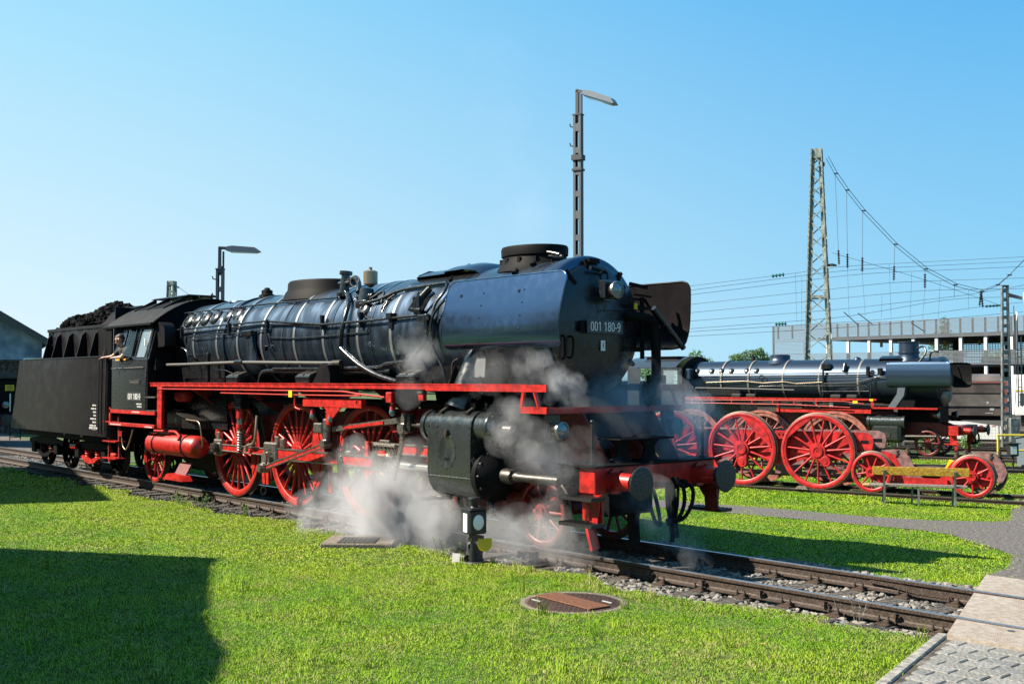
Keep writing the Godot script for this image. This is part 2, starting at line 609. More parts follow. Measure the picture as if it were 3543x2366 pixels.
# one sheet from before the camera to the horizon, finer where the yard is
func ground() -> void:
	var xs := []
	var zs := []
	for x in [-900.0, -500.0, -300.0, -180.0, -120.0, -80.0, -60.0]:
		xs.append(x)
	var q := -45.0
	while q < 16.0:
		xs.append(q)
		q += 0.5
	for x in [16.0, 25.0, 40.0, 80.0, 200.0, 600.0]:
		xs.append(x)
	for z in [-900.0, -500.0, -300.0, -200.0, -140.0, -100.0, -70.0, -55.0]:
		zs.append(z)
	q = -45.0
	while q < 20.0:
		zs.append(q)
		q += 0.5
	for z in [20.0, 30.0, 60.0, 200.0, 600.0]:
		zs.append(z)
	var b := MB.new()
	var f := func(x, z): return Vector3(x, gh(x, z) - (0.08 if absf(z) < 1.6 and x > -40.0 else 0.0), z)
	for i in xs.size() - 1:
		for j in zs.size() - 1:
			var p := [f.call(xs[i], zs[j]), f.call(xs[i + 1], zs[j]), f.call(xs[i + 1], zs[j + 1]), f.call(xs[i], zs[j + 1])]
			b.quad(p[0], p[1], p[2], p[3], (p[2] - p[0]).cross(p[1] - p[3]).normalized() * (1.0 if (p[2] - p[0]).cross(p[1] - p[3]).y > 0 else -1.0))
	tag(put(self, "ground", b, M.soil), "", "", "", "structure")
	# asphalt path, draped over the ground
	var pb := MB.new()
	drape(pb, path_poly, 0.012)
	tag(put(self, "path", pb, M.asphalt), "", "", "", "structure")
	# bare railway yard behind, between the far tracks
	var yb := MB.new()
	drape(yb, PackedVector2Array([Vector2(-60, -31), Vector2(-20, -36.5), Vector2(-12, -33.5), Vector2(-7, -30.2), Vector2(2, -34), Vector2(20, -60), Vector2(-20, -90), Vector2(-80, -62)]), 0.02, 4.0)
	tag(put(self, "yard_ground", yb, M.yard), "", "", "", "structure")
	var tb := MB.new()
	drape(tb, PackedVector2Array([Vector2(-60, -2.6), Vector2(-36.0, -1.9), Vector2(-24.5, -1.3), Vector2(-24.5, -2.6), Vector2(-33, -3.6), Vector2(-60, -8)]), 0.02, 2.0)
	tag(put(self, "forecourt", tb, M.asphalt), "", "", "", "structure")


func drape(b: MB, poly: PackedVector2Array, lift: float, step := 0.7) -> void:
	var r := Rect2(poly[0], Vector2.ZERO)
	for p in poly:
		r = r.expand(p)
	var x := r.position.x
	while x < r.end.x:
		var z := r.position.y
		while z < r.end.y:
			var cell := PackedVector2Array([Vector2(x, z), Vector2(x + step, z), Vector2(x + step, z + step), Vector2(x, z + step)])
			for piece in Geometry2D.intersect_polygons(cell, poly):
				var ix := Geometry2D.triangulate_polygon(piece)
				for i in range(0, ix.size(), 3):
					var q := []
					for k in 3:
						var p: Vector2 = piece[ix[i + k]]
						q.append(Vector3(p.x, gh(p.x, p.y) + lift, p.y))
					b.flat(q[0], q[1], q[2], Vector3.UP)
			z += step
		x += step


func rail_profile() -> Array:
	return [Vector2(-0.0625, -0.172), Vector2(0.0625, -0.172), Vector2(0.0625, -0.161), Vector2(0.02, -0.145), Vector2(0.0085, -0.13), Vector2(0.0085, -0.055), Vector2(0.034, -0.04), Vector2(0.036, -0.008), Vector2(0.03, -0.002), Vector2(-0.03, -0.002), Vector2(-0.036, -0.008), Vector2(-0.034, -0.04), Vector2(-0.0085, -0.055), Vector2(-0.0085, -0.13), Vector2(-0.02, -0.145), Vector2(-0.0625, -0.161)]


# rails along x at z = +-0.7535, top at y 0, as parts of t
func rails(t: Node, x0: float, x1: float, guard := false) -> void:
	for s in [1, -1]:
		var b := MB.new().prism(rail_profile(), V(x0, 0, s * 0.7535), V(0, 0, 1), Vector3.UP, V(x1 - x0, 0, 0), 0.9)
		var o := put(t, "rail", b, M.rail_side)
		put(o, "running_surface", MB.new().bx(x0, x1, -0.003, 0.0, s * 0.7535 - 0.027, s * 0.7535 + 0.027), M.rail_top)


func fastening() -> MB:
	var b := MB.new()
	b.box(V(0, 0.008, 0), V(0.16, 0.016, 0.36))
	for s in [1, -1]:
		for k in [-1, 1]:
			var x: float = k * 0.055
			b.cyl(V(x, 0.016, s * 0.115), V(x, 0.10, s * 0.115), 0.012, -1, 6)
			b.cyl(V(x, 0.04, s * 0.115), V(x, 0.066, s * 0.115), 0.024, -1, 6)
		b.box(V(0, 0.032, s * 0.09), V(0.13, 0.022, 0.075), Basis(Vector3.RIGHT, s * 0.25))
	return b


func tracks() -> void:
	# the track the locomotive stands on
	var t := thing("main_track", "railway track with worn steel rails under the steaming locomotive", "track")
	rails(t, -60.0, 9.5)
	var slab := MB.new().box(Vector3.ZERO, V(0.26, 0.15, 2.6), Basis.IDENTITY, 0.008).mesh()
	var fx := fastening().mesh()
	var x := -40.0
	rng.seed = 5
	while x < 4.2:
		var o := put_mesh(t, "sleeper", slab, M.sleeper)
		o.position = V(x + rng.randf_range(-0.02, 0.02), -0.2665 + rng.randf_range(-0.004, 0.004), rng.randf_range(-0.03, 0.03))
		o.rotation.y = rng.randf_range(-0.02, 0.02)
		if x > -14.0:
			for s in [1, -1]:
				var f := put_mesh(o, "rail_fastening", fx, M.rust)
				f.position = V(0, 0.077, s * 0.7535)
		x += 0.62
	# fishplates, check rail lugs and bolts on the near rail and a joint in the far rail
	for i in 5:
		var bx0 := 0.05 + i * 0.86
		var bo := MB.new().cyl(V(bx0, -0.09, 0.762), V(bx0, -0.085, 0.83), 0.024, -1, 8)
		bo.cyl(V(bx0, -0.09, 0.80), V(bx0, -0.087, 0.845), 0.034, -1, 6)
		bo.box(V(bx0 + 0.03, -0.12, 0.79), V(0.05, 0.06, 0.04))
		put(t, "rail_bolt", bo, M.rust)
	put(t, "fishplate", MB.new().prism([Vector2(2.3, -0.055), Vector2(2.75, -0.06), Vector2(2.95, -0.105), Vector2(3.35, -0.12), Vector2(3.35, -0.145), Vector2(2.9, -0.14), Vector2(2.6, -0.10), Vector2(2.3, -0.09)], V(0, 0, -0.742), Vector3.RIGHT, Vector3.UP, V(0, 0, 0.035)), M.rail_side)
	# plate with bolts and lever stop near the lantern
	var pl := put(t, "sole_plate", MB.new().box(V(-1.75, -0.165, 1.2), V(0.30, 0.02, 0.95)), M.rust)
	for k in 4:
		put(pl, "bolt", MB.new().cyl(V(-1.75, -0.155, 0.95 + k * 0.15), V(-1.75, -0.10, 0.95 + k * 0.15), 0.03, 0.022, 8), M.rust)
	put(t, "guard_plate", MB.new().prism([Vector2(-2.15, -0.02), Vector2(-1.87, -0.02), Vector2(-1.87, -0.11), Vector2(-1.9, -0.11), Vector2(-1.9, -0.035), Vector2(-2.12, -0.035), Vector2(-2.12, -0.11), Vector2(-2.15, -0.11)], V(0, 0, 0.98), Vector3.RIGHT, Vector3.UP, V(0, 0, 0.16)), M.rust)
	put(t, "timber", MB.new().box(V(-2.7, -0.19, 1.35), V(0.27, 0.08, 1.1), Basis(Vector3.UP, 0.03), 0.01), M.sleeper)
	# ballast: the bed, and loose stones on it
	var bb := MB.new()
	bb.prism([Vector2(-2.0, -0.30), Vector2(-1.85, -0.235), Vector2(1.4, -0.235), Vector2(1.75, -0.30)], V(-42, 0, 0), V(0, 0, 1), Vector3.UP, V(46, 0, 0), 2.0)
	var bedo := put(t, "ballast_bed", bb, M.bed)
	stones(t)
	crossing()
	# the track under the exhibit
	t = thing("exhibit_track", "rusty siding track under the red wheel sets on show", "track", V(-7.155, -0.497, -14.55), 14.0)
	rails(t, -30.0, 22.0)
	x = -14.0
	while x < 16.0:
		put_mesh(t, "sleeper", slab, M.sleeper).position = V(x, -0.2565, 0)
		x += 0.65
	put(t, "wheel_chock", MB.new().prism([Vector2(-0.62, -0.02), Vector2(-0.25, -0.02), Vector2(-0.32, 0.07), Vector2(-0.55, 0.06)], V(0, 0, 0.66), Vector3.RIGHT, Vector3.UP, V(0, 0, 0.16)), M.concrete)
	# the track under the second locomotive
	t = thing("second_track", "track under the black locomotive standing behind the red wheels", "track", V(-11.92, -0.557, -29.45), 10.0)
	rails(t, -40.0, 40.0)
	x = -16.0
	while x < 18.0:
		put_mesh(t, "sleeper", slab, M.sleeper).position = V(x, -0.2565, 0)
		x += 0.65
	# tracks of the yard behind
	var far := [[-6.3, -25.6, 29.0], [-11.0, -37.0, 30.0], [-12.2, -40.0, 30.0], [-15.95, -44.3, 30.0], [-19.2, -52.7, 30.0]]
	var names := ["track beside the yellow railing, right of the black locomotive", "nearest of the rusty yard tracks beyond the black locomotive", "yard track just beyond the nearest rusty yard track", "yard track under the brown sliding wall wagon", "farthest yard track under the white coach"]
	for k in far.size():
		var a = far[k]
		t = thing("yard_track", names[k], "track", V(a[0], gh(a[0], a[1]) + 0.15, a[1]), a[2], "yard tracks behind the locomotives")
		rails(t, -22.0 if k == 0 else -60.0, 40.0)
		x = -20.0
		while x < 24.0:
			put_mesh(t, "sleeper", slab, M.sleeper).position = V(x, -0.2565, 0)
			x += 0.65


func stone_mesh(sd: int) -> ArrayMesh:
	var r := RandomNumberGenerator.new()
	r.seed = sd
	var pts := []
	var b := MB.new()
	var seg := 6
	var rows := 4
	for i in rows + 1:
		var row := []
		for k in seg:
			var p := PI * i / rows
			var t := TAU * (k + 0.5 * (i % 2)) / seg
			var d := Vector3(sin(p) * cos(t), cos(p) * 0.72, sin(p) * sin(t))
			row.append(d * r.randf_range(0.72, 1.15) if i > 0 and i < rows else Vector3(0, cos(p) * 0.62, 0))
		pts.append(row)
	for i in rows:
		for k in seg:
			var k2 := (k + 1) % seg
			for tr in [[pts[i][k], pts[i][k2], pts[i + 1][k2]], [pts[i][k], pts[i + 1][k2], pts[i + 1][k]]]:
				var nn: Vector3 = (tr[1] - tr[0]).cross(tr[2] - tr[0])
				if nn.length() < 1e-5:
					continue
				nn = nn.normalized()
				if nn.dot(tr[0] + tr[1] + tr[2]) < 0:
					nn = -nn
				b.flat(tr[0], tr[1], tr[2], nn)
	return b.mesh()


func scatter(parent: Node, called: String, m: Mesh, mt: Material, xf: Array, cols: Array) -> MultiMeshInstance3D:
	var mm := MultiMesh.new()
	mm.transform_format = MultiMesh.TRANSFORM_3D
	mm.use_colors = true
	mm.mesh = m
	mm.instance_count = xf.size()
	for i in xf.size():
		mm.set_instance_transform(i, xf[i])
		mm.set_instance_color(i, cols[i])
	var o := MultiMeshInstance3D.new()
	o.name = numbered(called) if parent == self else called
	o.multimesh = mm
	o.material_override = mt
	o.set_meta("kind", "stuff")
	parent.add_child(o, true)
	return o


func stones(t: Node) -> void:
	var mt := mat("stone", Color(1, 1, 1), 0.85, 0.0, {"vc": true})
	rng.seed = 77
	var groups := [[], [], []]
	var cols := [[], [], []]
	for i in 26000:
		var x := rng.randf_range(-30.0, 4.6)
		if x < -6.0 and rng.randf() < 0.35:
			x = rng.randf_range(-6.0, 4.6)
		var z := rng.randf_range(-2.05, 1.95)
		if bed(x, z) < 0.5 or absf(absf(z) - 0.7535) < 0.07:
			continue
		if x > 3.2 and z < 0.0 - 0.78 or x > 3.7 and absf(z) < 0.78 or x > 4.2:
			continue
		# sleepers lie almost free of stones
		var ph := fposmod(x + 40.0, 0.62)
		if (ph < 0.12 or ph > 0.50) and absf(z) < 1.28 and rng.randf() < 0.93:
			continue
		var s := rng.randf_range(0.018, 0.042)
		var lift := -0.225 + s * 0.35 + rng.randf_range(-0.01, 0.012)
		if absf(z) > 1.35:
			lift += 0.02
		var bs := Basis.from_euler(Vector3(rng.randf() * 0.8, rng.randf() * TAU, rng.randf() * 0.8)).scaled(Vector3(s * rng.randf_range(0.9, 1.5), s, s * rng.randf_range(0.8, 1.2)))
		var g := rng.randi() % 3
		groups[g].append(Transform3D(bs, Vector3(x, lift, z)))
		var v := rng.randf_range(0.04, 0.2)
		var warm := rng.randf_range(0.0, 0.12)
		if x < -7.0 and z > 0.0:       # coal and cinders beside the cab
			v = rng.randf_range(0.01, 0.04)
			warm *= 0.2
		cols[g].append(Color(v * (1.02 + warm), v * 0.98, v * (0.92 - warm)))
	for g in 3:
		scatter(t, "ballast_stones" if g == 0 else "ballast_stones_%03d" % g, stone_mesh(100 + g), mt, groups[g], cols[g])


func crossing() -> void:
	# rubber and concrete panels of the level crossing, their left edges on the line of the footpath
	var edge := func(z): return 3.87 + (z + 0.02) * 0.363
	var labels := ["concrete crossing panel beyond the far rail", "crossing panel between the two rails at the right edge", "crossing panel between the near rail and the grey pavers"]
	var zz := [[-1.9, -0.80], [-0.66, 0.66], [0.80, 1.52]]
	for k in 3:
		var a: float = zz[k][0]
		var c: float = zz[k][1]
		var o := thing("crossing_panel", labels[k], "crossing panel", V(edge.call(c), -0.2, (a + c) / 2.0), 0, "level crossing panels")
		var x0: float = edge.call(c)
		var zc: float = (a + c) / 2.0
		var b := MB.new().prism([Vector2(edge.call(a) - x0, a - zc), Vector2(9.0, a - zc), Vector2(9.0, c - zc), Vector2(0, c - zc)], V(0, 0.04, 0), Vector3.RIGHT, V(0, 0, 1), V(0, 0.15, 0))
		put(o, "slab", b, M.crossing)
		rng.seed = 9 + k
		# studs on the tread, in rows
		var studs := MB.new()
		var x := 0.06
		while x < 2.6:
			var z := a + 0.05
			while z < c - 0.04:
				if x + x0 > edge.call(z) + 0.05:
					studs.box(V(x, 0.1905, z - zc), V(0.012, 0.003, 0.02))
				z += 0.04
			x += 0.034
		tag(put(o, "tread_studs", studs, M.crossing), "", "", "", "stuff")
		for i in 5:
			put(o, "lifting_bolt", MB.new().cyl(V(0.35 + i * 0.55, 0.188, (c - a) * 0.3 * (1 if i % 2 else -1)), V(0.35 + i * 0.55, 0.196, (c - a) * 0.3 * (1 if i % 2 else -1)), 0.035, -1, 10), M.cast_grey)
	# kerb and pavers
	var kb := thing("kerb", "pale concrete kerb edging the lawn beside the grey pavers", "kerb", V(4.35, -0.12, 1.4))
	var dir := Vector3(0.53, 0, 2.04).normalized()
	for i in 6:
		var p := dir * (i * 1.0 + 0.5)
		put(kb, "kerb_stone", MB.new().box(p + V(-0.02, -0.013, 0), V(0.105, 0.2, 0.994), Basis(Vector3.UP, atan2(dir.x, dir.z)), 0.012), M.kerb)
	var pv := thing("paver_walk", "grey rounded concrete pavers in the bottom right corner", "paving", V(4.5, -0.12, 1.6))
	var shapes := []
	for k in 3:
		shapes.append(MB.new().box(Vector3.ZERO, V(0.272 - 0.004 * k, 0.09, 0.192), Basis.IDENTITY, 0.009).mesh())
	put(pv, "joint_sand", MB.new().prism([Vector2(-0.1, -0.06), Vector2(3.0, -0.06), Vector2(3.0, 4.2), Vector2(1.07, 4.2)], V(0, 0.02, 0), Vector3.RIGHT, V(0, 0, 1), V(0, 0.045, 0)), M.yard)
	rng.seed = 31
	var n := 0
	for r in 20:
		var z := r * 0.2 + 0.04
		var x := 0.08 + z * 0.2598 + (0.0 if r % 2 else 0.13)
		var half := r % 2 == 0
		if half:
			var hs := put(pv, "paver", MB.new().box(V(0.075 + z * 0.2598, 0.035, z), V(0.125, 0.09, 0.192), Basis.IDENTITY, 0.009), M["paver%d" % (rng.randi() % 3)])
			n += 1
		while x < 3.0 and n < 295:
			var o := put_mesh(pv, "paver", shapes[rng.randi() % 3], M["paver%d" % (rng.randi() % 3)])
			o.position = V(x + 0.07, 0.035 + rng.randf_range(-0.004, 0.004), z)
			o.rotation = Vector3(rng.randf_range(-0.012, 0.012), rng.randf_range(-0.015, 0.015), rng.randf_range(-0.012, 0.012))
			x += 0.28
			n += 1


func blade_tuft(sd: int, blades: int, rad: float, h0: float, h1: float, w: float) -> ArrayMesh:
	var r := RandomNumberGenerator.new()
	r.seed = sd
	var b := MB.new()
	for i in blades:
		var a := r.randf() * TAU
		var d := sqrt(r.randf()) * rad
		var p := Vector3(cos(a) * d, 0, sin(a) * d)
		var h := r.randf_range(h0, h1)
		var la := r.randf() * TAU
		var lean := Vector3(cos(la), 0, sin(la)) * h * r.randf_range(0.2, 0.95)
		var side := Vector3(-sin(la), 0, cos(la)).rotated(Vector3.UP, r.randf_range(-0.7, 0.7)) * w * r.randf_range(0.7, 1.3)
		var m := p + lean * 0.35 + Vector3(0, h * 0.6, 0)
		var t := p + lean + Vector3(0, h * 0.95, 0)
		var n0 := side.cross(m - p).normalized()
		var n1 := side.cross(t - m).normalized()
		if n0.y < 0: n0 = -n0
		if n1.y < 0: n1 = -n1
		n0 = (n0 + Vector3.UP * 0.9).normalized()
		n1 = (n1 + Vector3.UP * 0.9).normalized()
		b.tri(p - side, p + side, m + side * 0.8, n0, n0, n1)
		b.tri(p - side, m + side * 0.8, m - side * 0.8, n0, n1, n1)
		b.tri(m - side * 0.8, m + side * 0.8, t, n1, n1, n1)
	return b.mesh()


func grass() -> void:
	var mt := mat("grass_blade", Color(1, 1, 1), 0.5, 0.0, {"vc": true, "spec": 0.35})
	mt.backlight_enabled = true
	mt.backlight = Color(0.55, 0.7, 0.2)
	var meshes := [blade_tuft(1, 34, 0.08, 0.010, 0.028, 0.0036), blade_tuft(2, 34, 0.08, 0.010, 0.024, 0.0042), blade_tuft(3, 26, 0.08, 0.012, 0.042, 0.0032), blade_tuft(4, 34, 0.16, 0.010, 0.024, 0.008), blade_tuft(5, 16, 0.05, 0.08, 0.2, 0.0035)]
	var xf := [[], [], [], [], []]
	var co := [[], [], [], [], []]
	var patch := FastNoiseLite.new()
	patch.seed = 4
	patch.frequency = 0.45
	var dry := FastNoiseLite.new()
	dry.seed = 8
	dry.frequency = 0.9
	var eye := Vector2(9.6, 11.58)
	var fw := Vector2(-0.7507, -0.6607)
	var rt := Vector2(0.6607, -0.7507)
	rng.seed = 19
	var cells := [[0.062, 0.0, 15.0], [0.10, 15.0, 26.0], [0.17, 26.0, 42.0], [0.34, 42.0, 75.0]]
	var skip := [Rect2(-5.62, 1.22, 0, 0)]
	for cl in cells:
		var st: float = cl[0]
		var dep: float = cl[1]
		dep = maxf(dep, 4.0)
		while dep < cl[2]:
			var half: float = dep * 0.50 + 1.2
			var u := -half
			while u < half:
				var p := eye + fw * (dep + rng.randf_range(-0.5, 0.5) * st) + rt * (u + rng.randf_range(-0.5, 0.5) * st)
				u += st
				var x := p.x
				var z := p.y
				if bed(x, z) > 0.5 or z < -34.0 and x > -20.0 or z < -31.0 and x <= -20.0:
					continue
				if x > 3.0 and z > -2.0 and z < 1.6 or x > 4.3 + (z - 1.3) * 0.26 and z > 1.2:
					continue
				if z < -1.9 and z > -19.0 and on_path(x, z) and rng.randf() < 0.97:
					continue
				if x < -24.0 and z > -9.0 and z < -1.0:
					continue
				var mh := Vector2(x - 0.52, z - 2.65).length()
				if mh < 0.66:
					continue
				var sl := (p - Vector2(-4.87, 1.97)).rotated(deg_to_rad(47.0))
				if absf(sl.x) < 0.58 and absf(sl.y) < 0.46:
					continue
				var pn := patch.get_noise_2d(x, z)
				var dn := dry.get_noise_2d(x, z)
				if z < -29.0 and pn > -0.1:
					continue
				if dn < -0.68 and rng.randf() < 0.5:
					continue
				var g := rng.randi() % 3 if dep < 15.0 else 3
				if dep < 15.0 and rng.randf() < 0.006 + (0.02 if z > 0 and bed(x, z - 0.25) > 0.5 else 0.0):
					g = 4
				var s := rng.randf_range(0.75, 1.3) * (1.0 + 0.45 * pn)
				if dep > 26.0:
					s *= 1.2 if dep < 42.0 else 1.7
				if z > 0 and bed(x, z - 0.3) > 0.5:
					s *= 1.05
				var near_edge := mh < 0.8
				xf[g].append(Transform3D(Basis(Vector3.UP, rng.randf() * TAU).scaled(Vector3(1, s * rng.randf_range(0.8, 1.1), 1) * (1.0 if dep < 26.0 else 1.6)), Vector3(x, gh(x, z) - 0.004, z)))
				var c := Color(0.125, 0.25, 0.010).lerp(Color(0.25, 0.335, 0.022), clampf(0.45 + pn * 0.9 + rng.randf_range(-0.25, 0.25), 0, 1))
				if z < 4.2 and z > 1.0 and x < -1.0:
					c = c.lerp(Color(0.29, 0.345, 0.026), 0.5)
				var worn := 0.35 * smoothstep(2.6, 1.3, z) * (1.0 if z > 0 else 0.0) + 0.5 * smoothstep(1.4, 0.2, Vector2(x - 3.2, z - 3.9).length()) + 0.3 * smoothstep(0.5, 0.0, mh - 0.66)
				if rng.randf() < 0.1 + worn + maxf(0.0, -dn) * 0.7:
					c = c.lerp(Color(0.30, 0.25, 0.11), rng.randf_range(0.3, 0.8))
				if rng.randf() < 0.16:
					c = c * 0.55
				co[g].append(c)
			dep += st
	# one lawn, in patches that share a tuft
	for g in 5:
		tag(scatter(self, "grass", meshes[g], mt, xf[g], co[g]), ["short green lawn grass before the locomotive", "bright short lawn grass mixed through the foreground", "longer lawn grass blades in the foreground", "lawn grass farther off beyond the track", "tall loose grass blades along the track edge"][g], "grass", "", "stuff")
	# yellow dandelion in the right foreground
	var d := thing("dandelion", "single yellow dandelion flower low in the foreground lawn", "flower", V(3.42, -0.1, 3.05))
	put(d, "stem", MB.new().tube([V(0, 0, 0), V(0.004, 0.03, 0), V(0.01, 0.058, 0.004)], 0.0018, 5), M.leaf1)
	var fl := MB.new()
	for i in 22:
		var a := i * 2.4
		var r := 0.006 + 0.016 * (i % 3) / 2.0
		var c := V(0.01, 0.06, 0.004)
		var o := V(cos(a), 0, sin(a)) * (r + 0.006)
		var s := V(-sin(a), 0, cos(a)) * 0.0035
		fl.flat(c - s, c + s, c + o + V(0, 0.006, 0), Vector3.UP)
	put(d, "petals", fl, M.yellow)


# a spoked wheel as a part of t; pos is the centre of its outer face, s the side it faces
func wheel(t: Node, called: String, pos: Vector3, s: float, r: float, ns: int, hub: float, crank: float, cr: float, cw: Array, rim: Material, tyre: Material, spoke: Material) -> MeshInstance3D:
	var ax := Vector3(0, 0, s)
	var ri := r * 0.865 if r > 0.8 else r * 0.82
	var o := put(t, called, MB.new().lathe([Vector2(-0.12, ri), Vector2(-0.12, r - 0.012), Vector2(-0.005, r - 0.012), Vector2(0, r - 0.018), Vector2(0, r - 0.068), Vector2(-0.01, r - 0.072), Vector2(-0.01, ri + 0.02), Vector2(-0.022, ri), Vector2(-0.12, ri)], Vector3.ZERO, ax, 56 if r > 0.8 else 36), rim)
	o.position = pos
	put(o, "tyre", MB.new().lathe([Vector2(-0.137, r - 0.04), Vector2(-0.137, r + 0.026), Vector2(-0.12, r + 0.03), Vector2(-0.105, r + 0.006), Vector2(-0.004, r - 0.002), Vector2(-0.004, r - 0.011), Vector2(-0.122, r - 0.011), Vector2(-0.137, r - 0.04)], Vector3.ZERO, ax, 56 if r > 0.8 else 36), tyre)
	var sb := MB.new()
	var w0 := 0.036 if r > 0.8 else 0.03
	var w1 := 0.023 if r > 0.8 else 0.021
	for k in 10:
		var a0 := TAU * k / 10
		var a1 := TAU * (k + 1) / 10
		var p := []
		var nn := []
		for q in [[a0, hub * 0.85, w0], [a1, hub * 0.85, w0], [a1, ri + 0.004, w1], [a0, ri + 0.004, w1]]:
			p.append(V(cos(q[0]) * q[2], q[1], -0.07 * s + sin(q[0]) * q[2] * 1.1))
			nn.append(V(cos(q[0]), 0, sin(q[0])))
		sb.tri(p[0], p[1], p[2], nn[0], nn[1], nn[2])
		sb.tri(p[0], p[2], p[3], nn[0], nn[2], nn[3])
	var sm := sb.mesh()
	for k in ns:
		var sp := put_mesh(o, "spoke", sm, spoke)
		sp.rotation.z = TAU * (k + 0.5) / ns
	put(o, "hub", MB.new().lathe([Vector2(-0.15, 0), Vector2(-0.15, hub * 0.9), Vector2(-0.02, hub), Vector2(0.0, hub * 0.96), Vector2(0.0, hub * 0.72), Vector2(0.035, hub * 0.66), Vector2(0.035, hub * 0.42), Vector2(0.02, hub * 0.4), Vector2(0.02, 0.02), Vector2(0.0, 0.018), Vector2(0.0, 0)], Vector3.ZERO, ax, 28), spoke)
	if cr > 0.0:
		var d := V(cos(crank), sin(crank), 0)
		var e := V(-d.y, d.x, 0)
		put(o, "crank_boss", MB.new().lathe([Vector2(-0.12, 0), Vector2(-0.12, 0.14), Vector2(0.02, 0.14), Vector2(0.035, 0.125), Vector2(0.035, 0.06), Vector2(0.05, 0.055), Vector2(0.05, 0)], d * cr, ax, 20).prism([Vector2(0, -0.16), Vector2(cr, -0.12), Vector2(cr, 0.12), Vector2(0, 0.16)], V(0, 0, -0.11 * s), d, e, V(0, 0, 0.118 * s)), spoke)
	if cw.size():
		var poly := []
		for k in 13:
			var a: float = lerpf(cw[0], cw[1], k / 12.0)
			poly.append(Vector2(cos(a), sin(a)) * (ri + 0.015))
		if cw.size() > 2:
			for k in 9:
				var a: float = lerpf(cw[1], cw[0], (k + 0.5) / 9.0)
				var u := absf((k + 0.5) / 4.5 - 1.0)
				poly.append(Vector2(cos(a), sin(a)) * lerpf(ri * cw[2], ri, u * u))
		put(o, "counterweight", MB.new().prism(poly, V(0, 0, -0.105 * s), Vector3.RIGHT, Vector3.UP, V(0, 0, 0.11 * s)), rim)
	return o


func buffer(t: Node, x: float, y: float, z: float, L: float, red: Material) -> void:
	var o := put(t, "buffer", MB.new().lathe([Vector2(0, 0), Vector2(0, 0.17), Vector2(0.03, 0.17), Vector2(0.03, 0.125), Vector2(L * 0.7, 0.115), Vector2(L * 0.7, 0.0)], V(x - L, y, z), Vector3.RIGHT, 24), red)
	put(o, "shank", MB.new().cyl(V(x - L * 0.31, y, z), V(x - 0.03, y, z), 0.098, 0.09, 20), M.signal_iron)
	put(o, "buffer_head", MB.new().lathe([Vector2(-0.05, 0), Vector2(-0.05, 0.1), Vector2(-0.03, 0.215), Vector2(-0.012, 0.225), Vector2(0, 0.215), Vector2(0.012, 0.12), Vector2(0.015, 0)], V(x, y, z), Vector3.RIGHT, 36), M.buffer_face)
	for k in 4:
		put(o, "bolt", MB.new().cyl(V(x - L + 0.03, y + (0.12 if k < 2 else -0.12), z + (0.12 if k % 2 else -0.12)), V(x - L + 0.055, y + (0.12 if k < 2 else -0.12), z + (0.12 if k % 2 else -0.12)), 0.022, -1, 6), M.signal_iron)


func headlamp(t: Node, p: Vector3, r: float) -> void:
	var o := put(t, "headlamp", MB.new().lathe([Vector2(-0.22, 0), Vector2(-0.2, r * 0.6), Vector2(-0.1, r * 0.85), Vector2(0, r), Vector2(0.02, r), Vector2(0.02, r * 0.88), Vector2(0.0, r * 0.85), Vector2(0, 0)], p, Vector3.RIGHT, 24), M.black)
	put(o, "rim", MB.new().lathe([Vector2(0, r * 0.86), Vector2(0, r * 1.06), Vector2(0.035, r * 1.04), Vector2(0.04, r * 0.9), Vector2(0.02, r * 0.86)], p, Vector3.RIGHT, 24), M.steel)
	put(o, "lens", MB.new().lathe([Vector2(0.025, r * 0.88), Vector2(0.045, r * 0.5), Vector2(0.05, 0)], p, Vector3.RIGHT, 24), M.lens)


